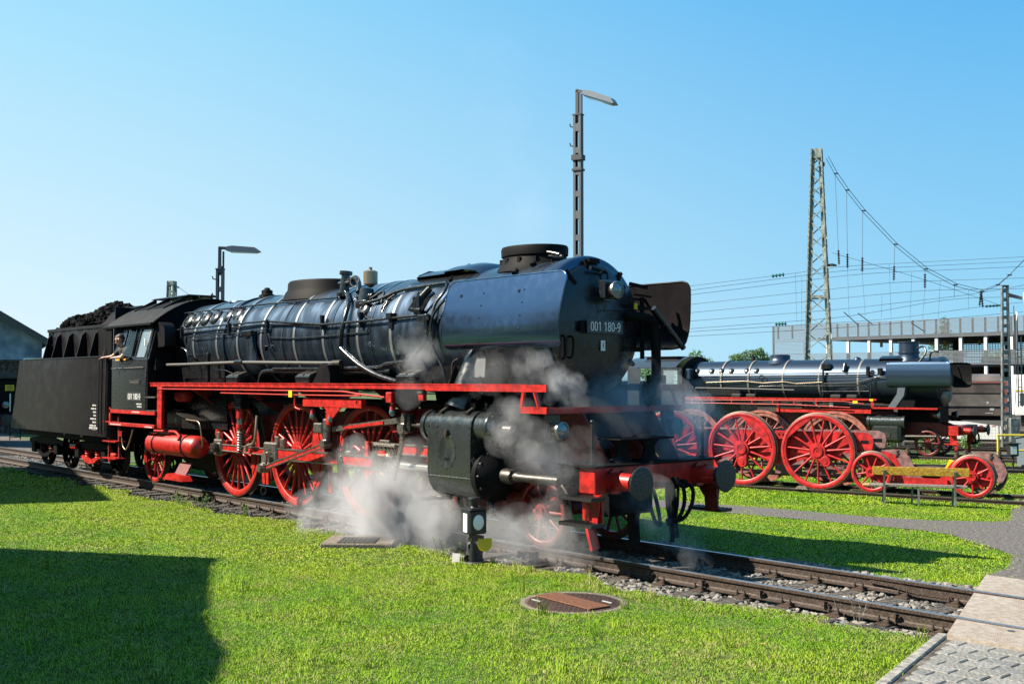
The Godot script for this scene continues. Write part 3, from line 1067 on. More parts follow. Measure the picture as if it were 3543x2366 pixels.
# wind deflector: a plate bent at top and bottom with rounded corners
func deflector(t: Node, x0: float, x1: float, prof: Array, s: float, mt: Material, slant := 0.0) -> void:
	var b := MB.new()
	var R := 0.14
	var arc := [0.0]
	for i in range(1, prof.size()):
		arc.append(arc[-1] + (prof[i] - prof[i - 1]).length())
	var T: float = arc[-1]
	var at := func(l: float) -> Vector2:
		for i in range(1, prof.size()):
			if l <= arc[i] + 1e-6:
				return prof[i - 1].lerp(prof[i], (l - arc[i - 1]) / (arc[i] - arc[i - 1]))
		return prof[-1]
	var N := 36
	var rows := []
	for j in N + 1:
		var l := T * j / N
		var e: float = minf(l, T - l)
		var ins := 0.0 if e >= R else R - sqrt(maxf(0.0, R * R - (R - e) * (R - e)))
		var p: Vector2 = at.call(l)
		var p0: Vector2 = at.call(maxf(0.0, l - 0.06))
		var p1: Vector2 = at.call(minf(T, l + 0.06))
		var tn := (p1 - p0).normalized()
		var sl := slant * (l / T)
		rows.append([Vector3(x0 + ins + sl, p.y, p.x * s), Vector3(x1 - ins + sl, p.y, p.x * s), Vector3(0, -tn.x, tn.y * s)])
	var edge0 := []
	var edge1 := []
	for j in N:
		var a = rows[j]
		var c = rows[j + 1]
		for side in [1.0, -1.0]:
			var oa: Vector3 = a[2] * 0.006 * side
			var oc: Vector3 = c[2] * 0.006 * side
			b.tri(a[0] + oa, a[1] + oa, c[1] + oc, a[2] * side, a[2] * side, c[2] * side)
			b.tri(a[0] + oa, c[1] + oc, c[0] + oc, a[2] * side, c[2] * side, c[2] * side)
	for j in N + 1:
		edge0.append(rows[j][0])
		edge1.push_front(rows[j][1])
	var o := put(t, "wind_deflector", b, mt)
	var loop := edge0 + edge1 + [edge0[0]]
	put(o, "edge_bead", MB.new().tube(loop, 0.014, 6, false), mt)
	var rv := MB.new().lathe([Vector2(0, 0.016), Vector2(0.012, 0.012), Vector2(0.015, 0)], Vector3.ZERO, Vector3(0, 0, s), 8).mesh()
	for k in 10:
		var l := T * (0.14 + 0.165 * (k % 5))
		var p: Vector2 = at.call(l)
		var q := put_mesh(o, "rivet", rv, mt)
		q.position = V(lerpf(x0, x1, 0.34 if k < 5 else 0.69) + slant * l / T, p.y, (p.x + 0.004) * s)


func text(t: Node, called: String, s: String, at: Vector3, height: float, width: float, turn: float, mt: Material) -> void:
	var tm := TextMesh.new()
	var f := SystemFont.new()
	f.font_names = PackedStringArray(["Droid Sans"])
	tm.font = f
	tm.text = s
	tm.font_size = 64
	tm.pixel_size = 0.01
	tm.depth = 0.006 / (height / 0.46)
	var bb := tm.get_aabb()
	var o := put_mesh(t, called, tm, mt)
	var sx: float = width / maxf(bb.size.x, 0.01)
	var sy: float = height / maxf(bb.size.y, 0.01)
	o.transform = Transform3D(Basis(Vector3.UP, turn) * Basis.from_scale(Vector3(sx, sy, sy)), at)
	# centre it
	o.position -= o.transform.basis * (bb.position + bb.size / 2.0)


# coil of a spring along y
func coil(p: Vector3, r: float, h: float, turns: float, w: float) -> MB:
	var pts := []
	for i in int(turns * 10) + 1:
		var a := TAU * i / 10.0
		pts.append(p + V(cos(a) * r, h * i / (turns * 10.0), sin(a) * r))
	return MB.new().tube(pts, w, 6)


func washout(t: Node, p: Vector3, dirn: Vector3, r: float) -> void:
	var o := put(t, "washout_cover", MB.new().lathe([Vector2(-0.06, r * 1.02), Vector2(0.015, r), Vector2(0.045, r * 0.82), Vector2(0.06, r * 0.5), Vector2(0.062, 0)], p, dirn, 20), M.black)
	put(o, "bolt", MB.new().cyl(p + dirn * 0.06, p + dirn * 0.085, 0.022, -1, 6), M.oily)


func locomotive() -> void:
	mat("buffer_face", lin(0.05, 0.058, 0.056), 0.5, 0.3, {"tex": noise_tex(0.02, Color(0.5, 0.5, 0.5), Color(1, 1, 1), 91), "uv": 3.0})
	var L := thing("steam_locomotive", "large black steam locomotive with red wheels, numbered 001 180-9, steaming in front", "locomotive")
	var Y := 3.18
	# boiler and its bands
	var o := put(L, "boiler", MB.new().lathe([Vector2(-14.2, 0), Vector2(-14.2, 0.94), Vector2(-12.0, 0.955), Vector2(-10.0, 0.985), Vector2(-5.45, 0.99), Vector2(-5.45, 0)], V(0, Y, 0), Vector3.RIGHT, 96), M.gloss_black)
	for x in [-13.0, -11.9, -10.92, -9.93, -8.66, -7.62, -6.5, -5.5]:
		put(o, "boiler_band", MB.new().lathe([Vector2(x - 0.035, 0.9), Vector2(x - 0.035, 1.0 - (0.03 if x < -11 else 0.0)), Vector2(x + 0.035, 1.0 - (0.03 if x < -11 else 0.0)), Vector2(x + 0.035, 0.9)], V(0, Y, 0), Vector3.RIGHT, 96), M.band)
	for x in [-11.55, -9.1, -7.35, -6.1]:
		put(o, "cladding_seam", MB.new().lathe([Vector2(x - 0.012, 0.9), Vector2(x - 0.012, 0.997), Vector2(x + 0.012, 0.997), Vector2(x + 0.012, 0.9)], V(0, Y, 0), Vector3.RIGHT, 96), M.gloss_black)
	for y in [3.55, 2.95]:
		put(o, "cladding_strip", MB.new().bx(-13.5, -12.1, y - 0.008, y + 0.008, sqrt(0.955 * 0.955 - (y - Y) * (y - Y)) - 0.01, sqrt(0.955 * 0.955 - (y - Y) * (y - Y)) + 0.008), M.gloss_black)
	put(L, "firebox", MB.new().prism([Vector2(-0.92, 3.2), Vector2(0.92, 3.2), Vector2(0.9, 2.6), Vector2(0.82, 1.35), Vector2(-0.82, 1.35), Vector2(-0.9, 2.6)], V(-14.15, 0, 0), V(0, 0, 1), Vector3.UP, V(2.5, 0, 0)), M.black)
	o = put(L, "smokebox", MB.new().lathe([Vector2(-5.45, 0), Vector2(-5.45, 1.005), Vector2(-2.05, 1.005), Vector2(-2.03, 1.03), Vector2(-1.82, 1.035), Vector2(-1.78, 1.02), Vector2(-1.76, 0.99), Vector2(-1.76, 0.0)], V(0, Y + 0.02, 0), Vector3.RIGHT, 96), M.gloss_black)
	var rv := MB.new().lathe([Vector2(0, 0.014), Vector2(0.012, 0.01), Vector2(0.015, 0)], Vector3.ZERO, Vector3.UP, 6).mesh()
	for k in 40:
		var a := TAU * k / 40.0
		var q := put_mesh(o, "rivet", rv, M.gloss_black)
		q.transform = Transform3D(Basis(Vector3.RIGHT, a), V(-2.2, Y + 0.02 + cos(a) * 1.003, sin(a) * 1.003))
	o = put(L, "smokebox_door", MB.new().lathe([Vector2(-1.765, 0), Vector2(-1.765, 0.93), Vector2(-1.72, 0.93), Vector2(-1.69, 0.9), Vector2(-1.64, 0.72), Vector2(-1.59, 0.5), Vector2(-1.56, 0.25), Vector2(-1.55, 0)], V(0, Y, 0), Vector3.RIGHT, 72), M.door_black)
	for k in 16:
		var a := TAU * (k + 0.5) / 16.0
		if k % 2 == 0:
			put(o, "door_clamp", MB.new().bar(V(-1.70, Y + cos(a) * 0.86, sin(a) * 0.86), V(-1.71, Y + cos(a) * 1.0, sin(a) * 1.0), 0.06, 0.05), M.soot)
	put(o, "grab_handle", MB.new().tube(rounded([V(-1.63, 3.02, 0.62), V(-1.52, 3.02, 0.62), V(-1.54, 2.72, 0.62), V(-1.63, 2.72, 0.62)], 0.08), 0.016, 6), M.soot)
	put(o, "grab_handle", MB.new().tube(rounded([V(-1.64, 3.03, 0.74), V(-1.58, 3.03, 0.74), V(-1.58, 2.7, 0.74), V(-1.64, 2.7, 0.74)], 0.08), 0.016, 6), M.soot)
	for y in [3.5, 2.86]:
		put(o, "hinge_strap", MB.new().bar(V(-1.6, y, -0.25), V(-1.66, y, -0.98), 0.03, 0.07), M.soot)
	put(o, "hinge_pin", MB.new().cyl(V(-1.66, 2.72, -0.98), V(-1.66, 3.66, -0.98), 0.035, -1, 10), M.soot)
	put(o, "lock_wheel", MB.new().tube([V(-1.52, 4.0, 0.0), V(-1.52, 3.96, 0.07), V(-1.52, 3.88, 0.08), V(-1.52, 3.84, 0.0), V(-1.52, 3.88, -0.08), V(-1.52, 3.96, -0.07), V(-1.52, 4.0, 0.0)], 0.014, 6), M.soot)
	put(o, "lock_pin", MB.new().bar(V(-1.62, 3.98, -0.14), V(-1.6, 4.03, 0.2), 0.04, 0.04), M.soot)
	put(o, "top_clip", MB.new().box(V(-1.72, 4.15, 0.03), V(0.07, 0.07, 0.22)), M.soot)
	put(o, "side_clip", MB.new().bar(V(-1.70, 3.98, 0.62), V(-1.66, 3.78, 0.45), 0.05, 0.05), M.soot)
	put(o, "side_clip", MB.new().bar(V(-1.70, 3.86, -0.74), V(-1.55, 3.80, -0.98), 0.05, 0.05), M.soot)
	put(o, "side_clip", MB.new().bar(V(-1.70, 3.70, -0.84), V(-1.5, 3.66, -1.02), 0.03, 0.03), M.soot)
	headlamp(L, V(-1.3, 3.70, -0.02), 0.12)
	put(L, "lamp_bracket", MB.new().bx(-1.62, -1.4, 3.55, 3.62, -0.1, 0.12).bx(-1.5, -1.38, 3.56, 3.85, -0.17, 0.15, 0.03), M.black)
	put(L, "lamp_cable", MB.new().tube(rounded([V(-1.45, 3.56, 0.0), V(-1.5, 3.42, 0.02), V(-1.58, 3.36, 0.12), V(-1.6, 3.1, 0.1)], 0.05), 0.01, 6), M.black)
	put(L, "lamp_cable", MB.new().tube(rounded([V(-1.52, 3.42, 0.0), V(-1.58, 3.44, -0.4), V(-1.62, 3.46, -0.7)], 0.05), 0.012, 6), M.black)
	o = put(L, "number_plate", MB.new().box(V(-1.49, 3.172, 0.008), V(0.014, 0.2, 0.75), Basis.IDENTITY, 0.004), M.plate_sheet)
	text(o, "digits", "001 180-9", V(-1.479, 3.172, 0.008), 0.135, 0.62, PI / 2, M.white_letter)
	put(L, "plate_bracket", MB.new().box(V(-1.53, 3.17, 0.44), V(0.03, 0.16, 0.1)).box(V(-1.54, 3.17, -0.1), V(0.07, 0.08, 0.3)), M.soot)
	o = put(L, "lightning_sign", MB.new().box(V(-1.545, 2.9, 0.0), V(0.012, 0.15, 0.085)), M.white_paint)
	put(o, "lightning_mark", MB.new().prism([Vector2(0.012, 0.055), Vector2(-0.014, 0.0), Vector2(-0.002, 0.003), Vector2(-0.012, -0.06), Vector2(0.016, 0.012), Vector2(0.003, 0.01), Vector2(0.022, 0.055)], V(-1.538, 2.9, 0.0), V(0, 0, -1), Vector3.UP, V(0.003, 0, 0)), M.red)
	put(L, "yellow_tag", MB.new().box(V(-1.5, 3.5, -0.66), V(0.02, 0.09, 0.06)), M.yellow)
	# chimney, feed water heater hood, dome and fittings on top
	put(L, "chimney", MB.new().lathe([Vector2(-0.12, 0.66), Vector2(-0.02, 0.56), Vector2(0.12, 0.5), Vector2(0.14, 0.53), Vector2(0.25, 0.535), Vector2(0.285, 0.52), Vector2(0.29, 0.47), Vector2(0.2, 0.44), Vector2(0.1, 0.42), Vector2(0.1, 0.0)], V(-3.02, Y + 1.0, 0), Vector3.UP, 44, 0, TAU, 1.12, 0.86), M.soot)
	for k in 6:
		var a := 0.3 + k * 0.5
		put(L, "chimney_bolt", MB.new().box(V(-3.02 - cos(a) * 0.58, 4.24, sin(a) * 0.44), V(0.06, 0.08, 0.06)), M.soot)
	o = put(L, "feedwater_hood", MB.new().lathe([Vector2(-5.42, 1.0), Vector2(-5.42, 1.075), Vector2(-4.65, 1.085), Vector2(-4.62, 1.12), Vector2(-4.15, 1.13), Vector2(-3.85, 1.08), Vector2(-3.75, 1.0)], V(0, Y + 0.01, 0), Vector3.RIGHT, 22, -0.5, 0.5), M.gloss_black)
	put(o, "hood_flange", MB.new().lathe([Vector2(-5.5, 1.0), Vector2(-5.5, 1.018), Vector2(-3.9, 1.018), Vector2(-3.9, 1.0)], V(0, Y + 0.01, 0), Vector3.RIGHT, 26, -0.62, 0.62), M.black)
	put(o, "hood_end", MB.new().prism([Vector2(-0.5, 0), Vector2(0.5, 0), Vector2(0.47, 0.11), Vector2(0.25, 0.2), Vector2(-0.25, 0.2), Vector2(-0.47, 0.11)], V(-5.43, 4.06, 0), V(0, 0, 1), Vector3.UP, V(0.02, 0, 0)), M.black)
	put(L, "steam_dome", MB.new().lathe([Vector2(-0.2, 1.02), Vector2(-0.04, 0.94), Vector2(0.02, 0.88), Vector2(0.15, 0.87), Vector2(0.19, 0.83), Vector2(0.205, 0.55), Vector2(0.21, 0)], V(-9.25, Y + 0.98, 0), Vector3.UP, 44, 0, TAU, 1.0, 0.7), M.soot)
	put(L, "safety_valve", MB.new().lathe([Vector2(0, 0.2), Vector2(0.1, 0.17), Vector2(0.12, 0.12), Vector2(0.2, 0.12), Vector2(0.22, 0.07), Vector2(0.26, 0.05), Vector2(0.26, 0)], V(-11.5, Y + 0.93, 0), Vector3.UP, 14), M.soot)
	put(L, "safety_valve", MB.new().lathe([Vector2(0, 0.16), Vector2(0.08, 0.15), Vector2(0.1, 0.1), Vector2(0.17, 0.09), Vector2(0.18, 0)], V(-11.15, Y + 0.93, 0.18), Vector3.UP, 14), M.soot)
	put(L, "boiler_hatch", MB.new().lathe([Vector2(0, 0.3), Vector2(0.03, 0.28), Vector2(0.045, 0.1), Vector2(0.045, 0)], V(-12.6, Y + 0.93, 0), Vector3.UP, 24), M.gloss_black)
	put(L, "whistle", MB.new().lathe([Vector2(0, 0.04), Vector2(0.1, 0.04), Vector2(0.11, 0.06), Vector2(0.2, 0.05), Vector2(0.2, 0)], V(-10.2, Y + 0.98, 0.1), Vector3.UP, 10), M.soot)
	# washout covers on the shoulder of the firebox
	for q in [[-13.55, 3.73], [-13.15, 3.73], [-12.73, 3.73], [-12.3, 3.75], [-11.72, 3.77], [-11.33, 3.79], [-11.1, 3.63]]:
		var dy: float = (q[1] - Y) / 0.955
		washout(L, V(q[0], q[1], sqrt(maxf(0.0, 1.0 - dy * dy)) * 0.96), V(0, dy, sqrt(maxf(0.0, 1.0 - dy * dy))), 0.185)
	washout(L, V(-6.45, 3.62, 0.88), V(0, 0.45, 0.89).normalized(), 0.17)
	# fittings by the feed pipe
	o = put(L, "feed_valve", MB.new().cyl(V(-7.45, 3.95, 0.66), V(-7.45, 4.32, 0.62), 0.09, 0.08, 14).cyl(V(-7.45, 4.32, 0.62), V(-7.45, 4.38, 0.615), 0.12, -1, 14).cyl(V(-7.62, 4.16, 0.64), V(-7.25, 4.16, 0.64), 0.05, -1, 10), M.black)
	put(o, "flange", MB.new().cyl(V(-7.45, 3.92, 0.66), V(-7.45, 3.98, 0.66), 0.14, -1, 14), M.black)
	put(o, "hand_wheel", MB.new().lathe([Vector2(-0.012, 0.085), Vector2(-0.012, 0.105), Vector2(0.012, 0.105), Vector2(0.012, 0.085), Vector2(-0.012, 0.085)], V(-7.0, 4.17, 0.72), Vector3(0.3, 0.2, 0.9).normalized(), 18), M.black)
	put(o, "elbow", MB.new().tube(rounded([V(-7.4, 4.2, 0.62), V(-7.1, 4.25, 0.6), V(-6.85, 4.05, 0.72), V(-6.8, 3.95, 0.78)], 0.08), 0.05, 10), M.black)
	o = put(L, "lubricator", MB.new().cyl(V(-6.55, 3.75, 0.78), V(-6.55, 4.0, 0.76), 0.15, 0.12, 14).cyl(V(-6.78, 3.86, 0.78), V(-6.3, 3.86, 0.78), 0.06, -1, 10).box(V(-6.52, 3.72, 0.88), V(0.3, 0.14, 0.1), Basis.IDENTITY, 0.02), M.black)
	put(o, "brass_pot", MB.new().lathe([Vector2(0, 0.03), Vector2(0.04, 0.08), Vector2(0.06, 0.125), Vector2(0.28, 0.125), Vector2(0.3, 0.09), Vector2(0.3, 0.03), Vector2(0.36, 0.03), Vector2(0.36, 0)], V(-6.5, 4.02, 0.72), Vector3.UP, 18), M.copper)
	put(o, "oil_line", MB.new().tube(rounded([V(-6.3, 3.8, 0.86), V(-6.0, 3.95, 0.76), V(-5.9, 3.7, 0.9)], 0.05), 0.025, 6), M.black)
	o = put(L, "check_valve", MB.new().box(V(-4.75, 3.62, 0.98), V(0.16, 0.3, 0.14), Basis.IDENTITY, 0.03).cyl(V(-4.75, 3.7, 0.95), V(-4.6, 3.88, 0.85), 0.06, -1, 10).cyl(V(-4.9, 3.55, 1.0), V(-4.6, 3.52, 1.02), 0.045, -1, 10), M.black)
	put(o, "lever", MB.new().bar(V(-4.68, 3.42, 1.05), V(-4.45, 3.72, 0.98), 0.03, 0.06), M.black)
	put(o, "lever", MB.new().bar(V(-4.9, 3.52, 1.05), V(-4.78, 3.82, 0.92), 0.03, 0.05), M.black)
	o = put(L, "valve_block", MB.new().box(V(-4.42, 3.38, 1.1), V(0.26, 0.12, 0.12), Basis.IDENTITY, 0.02).cyl(V(-4.36, 3.2, 1.12), V(-4.36, 3.45, 1.1), 0.045, -1, 10), M.black)
	put(L, "pipe_bracket", MB.new().box(V(-5.45, 3.46, 1.02), V(0.14, 0.1, 0.12)).bar(V(-5.45, 3.25, 1.0), V(-5.45, 3.5, 1.0), 0.06, 0.1), M.black)
	for x in [-13.45, -9.62, -11.2, -7.6, -6.35]:
		put(L, "pipe_bracket", MB.new().box(V(x, 3.44, 1.02), V(0.05, 0.26, 0.07)), M.black)
	o = put(L, "blow_down_valve", MB.new().box(V(-10.35, 3.33, 1.02), V(0.42, 0.12, 0.16), Basis.IDENTITY, 0.02).cyl(V(-10.2, 3.3, 1.05), V(-10.1, 3.0, 1.06), 0.03, -1, 8), M.black)
	put(o, "shield", MB.new().prism([Vector2(-10.48, 3.25), Vector2(-10.15, 3.28), Vector2(-10.02, 2.72), Vector2(-10.4, 2.72)], V(0, 0, 1.0), Vector3.RIGHT, Vector3.UP, V(0, 0, 0.03)), M.gloss_black)
	put(L, "sand_lever", MB.new().bar(V(-9.52, 3.05, 1.04), V(-9.62, 3.34, 1.06), 0.03, 0.05).cyl(V(-9.62, 3.02, 1.02), V(-9.62, 3.02, 1.1), 0.05, -1, 10), M.black)
	put(L, "rod_joint", MB.new().cyl(V(-10.55, 2.75, 1.2), V(-10.25, 2.75, 1.2), 0.055, -1, 10), M.black)
	put(L, "rod_joint", MB.new().cyl(V(-6.95, 2.69, 1.2), V(-6.68, 2.69, 1.2), 0.06, -1, 6), M.oily)
	put(L, "post", MB.new().bx(-12.07, -11.97, 2.35, 2.98, 1.05, 1.12, 0.02), M.black)
	pipe(L,"handrail",[V(-13.69,3.51,1.02),V(-11.35,3.54,1.01),V(-9.65,3.55,1.00)],0.020,M.black)
	pipe(L,"handrail",[V(-9.58,3.54,1.01),V(-7.56,3.40,1.05),V(-6.10,3.41,1.05),V(-4.65,3.44,1.04)],0.022,M.black)
	pipe(L,"pipe",[V(-13.35,3.43,1.01),V(-11.36,3.46,1.00),V(-9.98,3.49,0.99),V(-7.61,3.40,1.02)],0.016,M.black)
	pipe(L,"pipe",[V(-13.15,3.34,1.03),V(-10.43,3.35,1.03),V(-9.56,3.39,1.02)],0.014,M.black)
	pipe(L,"pipe",[V(-9.56,3.22,1.02),V(-8.54,3.18,1.02),V(-7.29,3.19,1.02),V(-6.14,3.22,1.02),V(-6.13,3.32,1.01)],0.012,M.black)
	pipe(L,"top_rail",[V(-13.88,3.90,0.75),V(-10.47,3.92,0.73),V(-7.52,3.90,0.75)],0.020,M.black)
	pipe(L,"steam_pipe",[V(-7.54,4.08,0.60),V(-6.92,3.80,0.88),V(-6.83,3.48,1.04),V(-6.88,3.21,1.08),V(-6.92,2.96,1.06)],0.040,M.black)
	pipe(L,"steam_pipe",[V(-6.66,2.95,1.22),V(-6.17,2.68,1.22),V(-5.60,2.48,1.22),V(-4.98,2.37,1.22)],0.045,M.black)
	pipe(L,"reach_rod",[V(-13.79,2.73,1.20),V(-12.99,2.73,1.20),V(-10.48,2.75,1.20),V(-6.74,2.69,1.20)],0.035,M.cast_grey)
	pipe(L,"pipe",[V(-9.77,2.35,1.10),V(-9.71,2.52,1.10),V(-9.52,2.58,1.10),V(-8.63,2.56,1.10),V(-5.33,2.54,1.10)],0.045,M.black)
	pipe(L,"pipe",[V(-6.82,2.60,1.15),V(-5.52,2.61,1.15),V(-5.43,2.67,1.15),V(-4.73,2.69,1.15)],0.035,M.black)
	pipe(L,"pipe",[V(-9.13,2.61,1.15),V(-7.07,2.60,1.15)],0.030,M.black)
	pipe(L,"pipe",[V(-6.54,3.72,0.91),V(-5.94,3.78,0.87),V(-5.60,3.91,0.77),V(-4.77,3.95,0.73),V(-4.32,3.96,0.72)],0.032,M.black)
	pipe(L,"pipe",[V(-4.27,3.95,0.75),V(-4.16,3.82,0.87),V(-4.29,3.61,0.99),V(-4.27,3.42,1.05),V(-4.37,3.16,1.08),V(-4.40,3.03,1.07)],0.028,M.black)
	pipe(L,"pipe",[V(-4.23,3.02,1.20),V(-4.62,2.71,1.20),V(-5.26,2.67,1.20)],0.025,M.black)
	pipe(L,"pipe",[V(-4.02,3.65,1.00),V(-4.20,3.48,1.06),V(-4.27,3.26,1.10),V(-4.24,2.95,1.07)],0.022,M.black)
	pipe(L,"pipe",[V(-4.08,2.94,1.20),V(-3.76,2.52,1.20),V(-3.75,2.33,1.20)],0.020,M.black)
	pipe(L,"pipe",[V(-4.34,4.00,0.64),V(-4.73,4.22,0.17),V(-4.41,4.29,0.18)],0.028,M.black)
	pipe(L,"pipe",[V(-5.63,3.86,0.78),V(-5.81,3.75,0.86),V(-5.86,3.59,0.94)],0.020,M.black)
	pipe(L,"pipe",[V(-6.12,3.77,0.85),V(-5.77,3.81,0.82),V(-5.80,3.55,0.96)],0.012,M.black)
	pipe(L,"pipe",[V(-6.45,3.68,0.90),V(-6.31,3.51,0.97),V(-6.09,3.42,1.00)],0.012,M.black)
	pipe(L,"pipe",[V(-2.75,4.00,0.67),V(-3.11,4.24,0.17),V(-2.88,4.33,0.20),V(-2.55,4.35,0.20),V(-2.26,4.28,0.18)],0.035,M.black)
	pipe(L,"pipe",[V(-2.57,4.13,0.47),V(-2.78,4.26,0.17),V(-2.51,4.28,0.18),V(-2.21,4.25,0.17)],0.030,M.black)
	pipe(L,"wire_pipe",[V(-11.81,2.61,1.12),V(-11.18,2.60,1.12),V(-10.63,2.48,1.12),V(-10.24,2.41,1.12)],0.014,M.black)
	pipe(L,"wire_pipe",[V(-13.26,3.10,1.12),V(-13.02,3.06,1.12),V(-12.90,2.89,1.12),V(-12.86,2.62,1.12)],0.020,M.black)
	# tapered black cover and boxes on the running board
	put(L, "pump_cover", MB.new().prism([Vector2(-7.42, 2.34), Vector2(-6.83, 2.34), Vector2(-6.85, 2.52), Vector2(-6.93, 2.66), Vector2(-7.05, 2.7), Vector2(-7.18, 2.66), Vector2(-7.28, 2.5)], V(0, 0, 1.05), Vector3.RIGHT, Vector3.UP, V(0, 0, 0.28)), M.satin_black)
	for x in [-10.45, -7.75, -4.6]:
		o = put(L, "lubricator_box", MB.new().box(V(x, 2.42, 1.2), V(0.5, 0.14, 0.3), Basis(Vector3.RIGHT, 0.1), 0.02), M.black)
		put(o, "lid", MB.new().box(V(x - 0.1, 2.51, 1.22), V(0.2, 0.05, 0.22), Basis(Vector3.RIGHT, 0.35), 0.01), M.oily)
		put(o, "lid", MB.new().box(V(x + 0.14, 2.51, 1.22), V(0.2, 0.05, 0.22), Basis(Vector3.RIGHT, 0.35), 0.01), M.oily)
	put(L, "steam_inlet_pipe", MB.new().cyl(V(-3.35, 2.95, 0.75), V(-3.5, 1.95, 1.1), 0.2, 0.24, 20), M.black)
	put(L, "steam_inlet_pipe", MB.new().cyl(V(-3.35, 2.95, -0.75), V(-3.5, 1.95, -1.1), 0.2, 0.24, 20), M.black)
	put(L, "deflector_bracket", MB.new().prism([Vector2(-3.13, 2.44), Vector2(-2.9, 2.44), Vector2(-2.87, 2.74), Vector2(-3.08, 2.74), Vector2(-3.13, 2.6)], V(0, 0, 1.1), Vector3.RIGHT, Vector3.UP, V(0, 0, 0.02)), M.steel_plate)
	put(L, "deflector_bracket", MB.new().bar(V(-3.0, 2.4, 1.1), V(-3.0, 2.95, 1.05), 0.05, 0.05), M.black)
	put(L, "hook_bracket", MB.new().tube(rounded([V(-3.78, 2.34, 1.1), V(-3.7, 2.45, 1.1), V(-3.7, 2.68, 1.1), V(-3.55, 2.72, 1.1)], 0.05), 0.016, 6), M.oily)
	put(L, "smokebox_saddle", MB.new().prism([Vector2(-0.6, 1.2), Vector2(0.6, 1.2), Vector2(0.7, 2.0), Vector2(0.85, 2.75), Vector2(-0.85, 2.75), Vector2(-0.7, 2.0)], V(-4.6, 0, 0), V(0, 0, 1), Vector3.UP, V(2.7, 0, 0)), M.soot)
	# wind deflectors
	var prof := [Vector2(1.20, 2.865), Vector2(1.275, 2.9), Vector2(1.33, 2.97), Vector2(1.358, 3.07), Vector2(1.368, 3.18), Vector2(1.362, 3.3), Vector2(1.345, 3.45), Vector2(1.315, 3.65), Vector2(1.27, 3.88)]
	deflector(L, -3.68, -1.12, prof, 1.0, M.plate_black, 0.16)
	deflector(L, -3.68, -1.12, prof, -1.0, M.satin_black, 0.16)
	for y in [3.1, 3.65]:
		for x in [-3.2, -1.9]:
			for s in [1, -1]:
				put(L, "deflector_stay", MB.new().bar(V(x, y, s * 0.9), V(x, y, s * 1.33), 0.04, 0.04), M.black)
	put(L, "deflector_stay", MB.new().cyl(V(-1.15, 3.46, -0.66), V(-1.15, 2.88, -1.34), 0.045, -1, 10), M.black)
	put(L, "deflector_stay", MB.new().bar(V(-1.4, 3.46, -0.64), V(-1.15, 3.46, -0.72), 0.05, 0.05), M.black)
	put(L, "exhaust_pipe", MB.new().tube(rounded([V(-1.75, 3.36, -0.5), V(-1.4, 3.34, -0.62), V(-1.38, 3.3, -0.95), V(-1.38, 2.9, -0.98), V(-1.38, 1.95, -0.98)], 0.16), 0.075, 14), M.soot)
	put(L, "pipe_flange", MB.new().cyl(V(-1.38, 2.36, -0.98), V(-1.38, 2.42, -0.98), 0.14, -1, 14), M.soot)
	for s in [1, -1]:
		put(L, "flange_bolt", MB.new().cyl(V(-1.38, 2.34, -0.98 + s * 0.17), V(-1.38, 2.47, -0.98 + s * 0.17), 0.035, -1, 8), M.soot)
	put(L, "bent_pipe", MB.new().tube(rounded([V(-1.4, 2.3, -0.7), V(-1.2, 2.2, -0.75), V(-1.2, 2.05, -0.55)], 0.08), 0.06, 10), M.soot)
	# running boards
	for s in [1, -1]:
		o = put(L, "running_board", MB.new().bx(-14.3, -1.72, 2.31, 2.335, s * 0.75, s * 1.44), M.soot)
		put(o, "edge", MB.new().bx(-14.35, -1.70, 2.325, 2.342, s * 1.36, s * 1.465).bx(-14.3, -3.9, 2.255, 2.325, s * 1.44, s * 1.452).bx(-3.9, -1.70, 2.235, 2.325, s * 1.44, s * 1.458), M.red)
		put(o, "red_pipe", MB.new().tube(rounded([V(-13.7, 2.1, s * 1.44), V(-13.68, 2.2, s * 1.45), V(-10, 2.205, s * 1.45), V(-6.2, 2.205, s * 1.45), V(-5.7, 2.16, s * 1.45), V(-5.0, 2.12, s * 1.45)], 0.06), 0.018, 6), M.red)
		put(o, "red_pipe", MB.new().tube([V(-10.7, 2.14, s * 1.45), V(-8.0, 2.13, s * 1.45), V(-5.7, 2.135, s * 1.45)], 0.014, 6), M.red)
		put(o, "bracket", MB.new().bx(-13.75, -13.5, 1.33, 2.25, s * 1.38, s * 1.45, 0.01), M.red)
	put(L, "yellow_tag", MB.new().box(V(-7.93, 2.15, 1.475), V(0.12, 0.12, 0.012)), M.yellow)
	put(L, "red_box", MB.new().box(V(-4.86, 2.12, 1.44), V(0.16, 0.17, 0.08), Basis.IDENTITY, 0.012), M.red)
	o = put(L, "red_box", MB.new().box(V(-4.0, 2.14, 1.44), V(0.13, 0.13, 0.08), Basis.IDENTITY, 0.012), M.red)
	put(L, "tag_plate", MB.new().box(V(-4.0, 2.21, 1.45), V(0.12, 0.03, 0.1)), M.cast_grey)
	o = put(L, "motion_bracket", MB.new().bx(-7.63, -5.75, 1.925, 2.075, 1.3, 1.4, 0.008), M.red)
	put(o, "gusset", MB.new().prism([Vector2(-6.93, 1.925), Vector2(-6.4, 1.925), Vector2(-6.66, 1.74)], V(0, 0, 1.36), Vector3.RIGHT, Vector3.UP, V(0, 0, 0.03)), M.red)
	put(o, "bolt", MB.new().cyl(V(-5.9, 2.04, 1.4), V(-5.9, 2.04, 1.415), 0.02, -1, 6), M.red)
	put(L, "red_hook", MB.new().tube(rounded([V(-7.85, 2.12, 1.43), V(-7.85, 1.9, 1.43), V(-7.65, 1.87, 1.43)], 0.04), 0.02, 6), M.red)
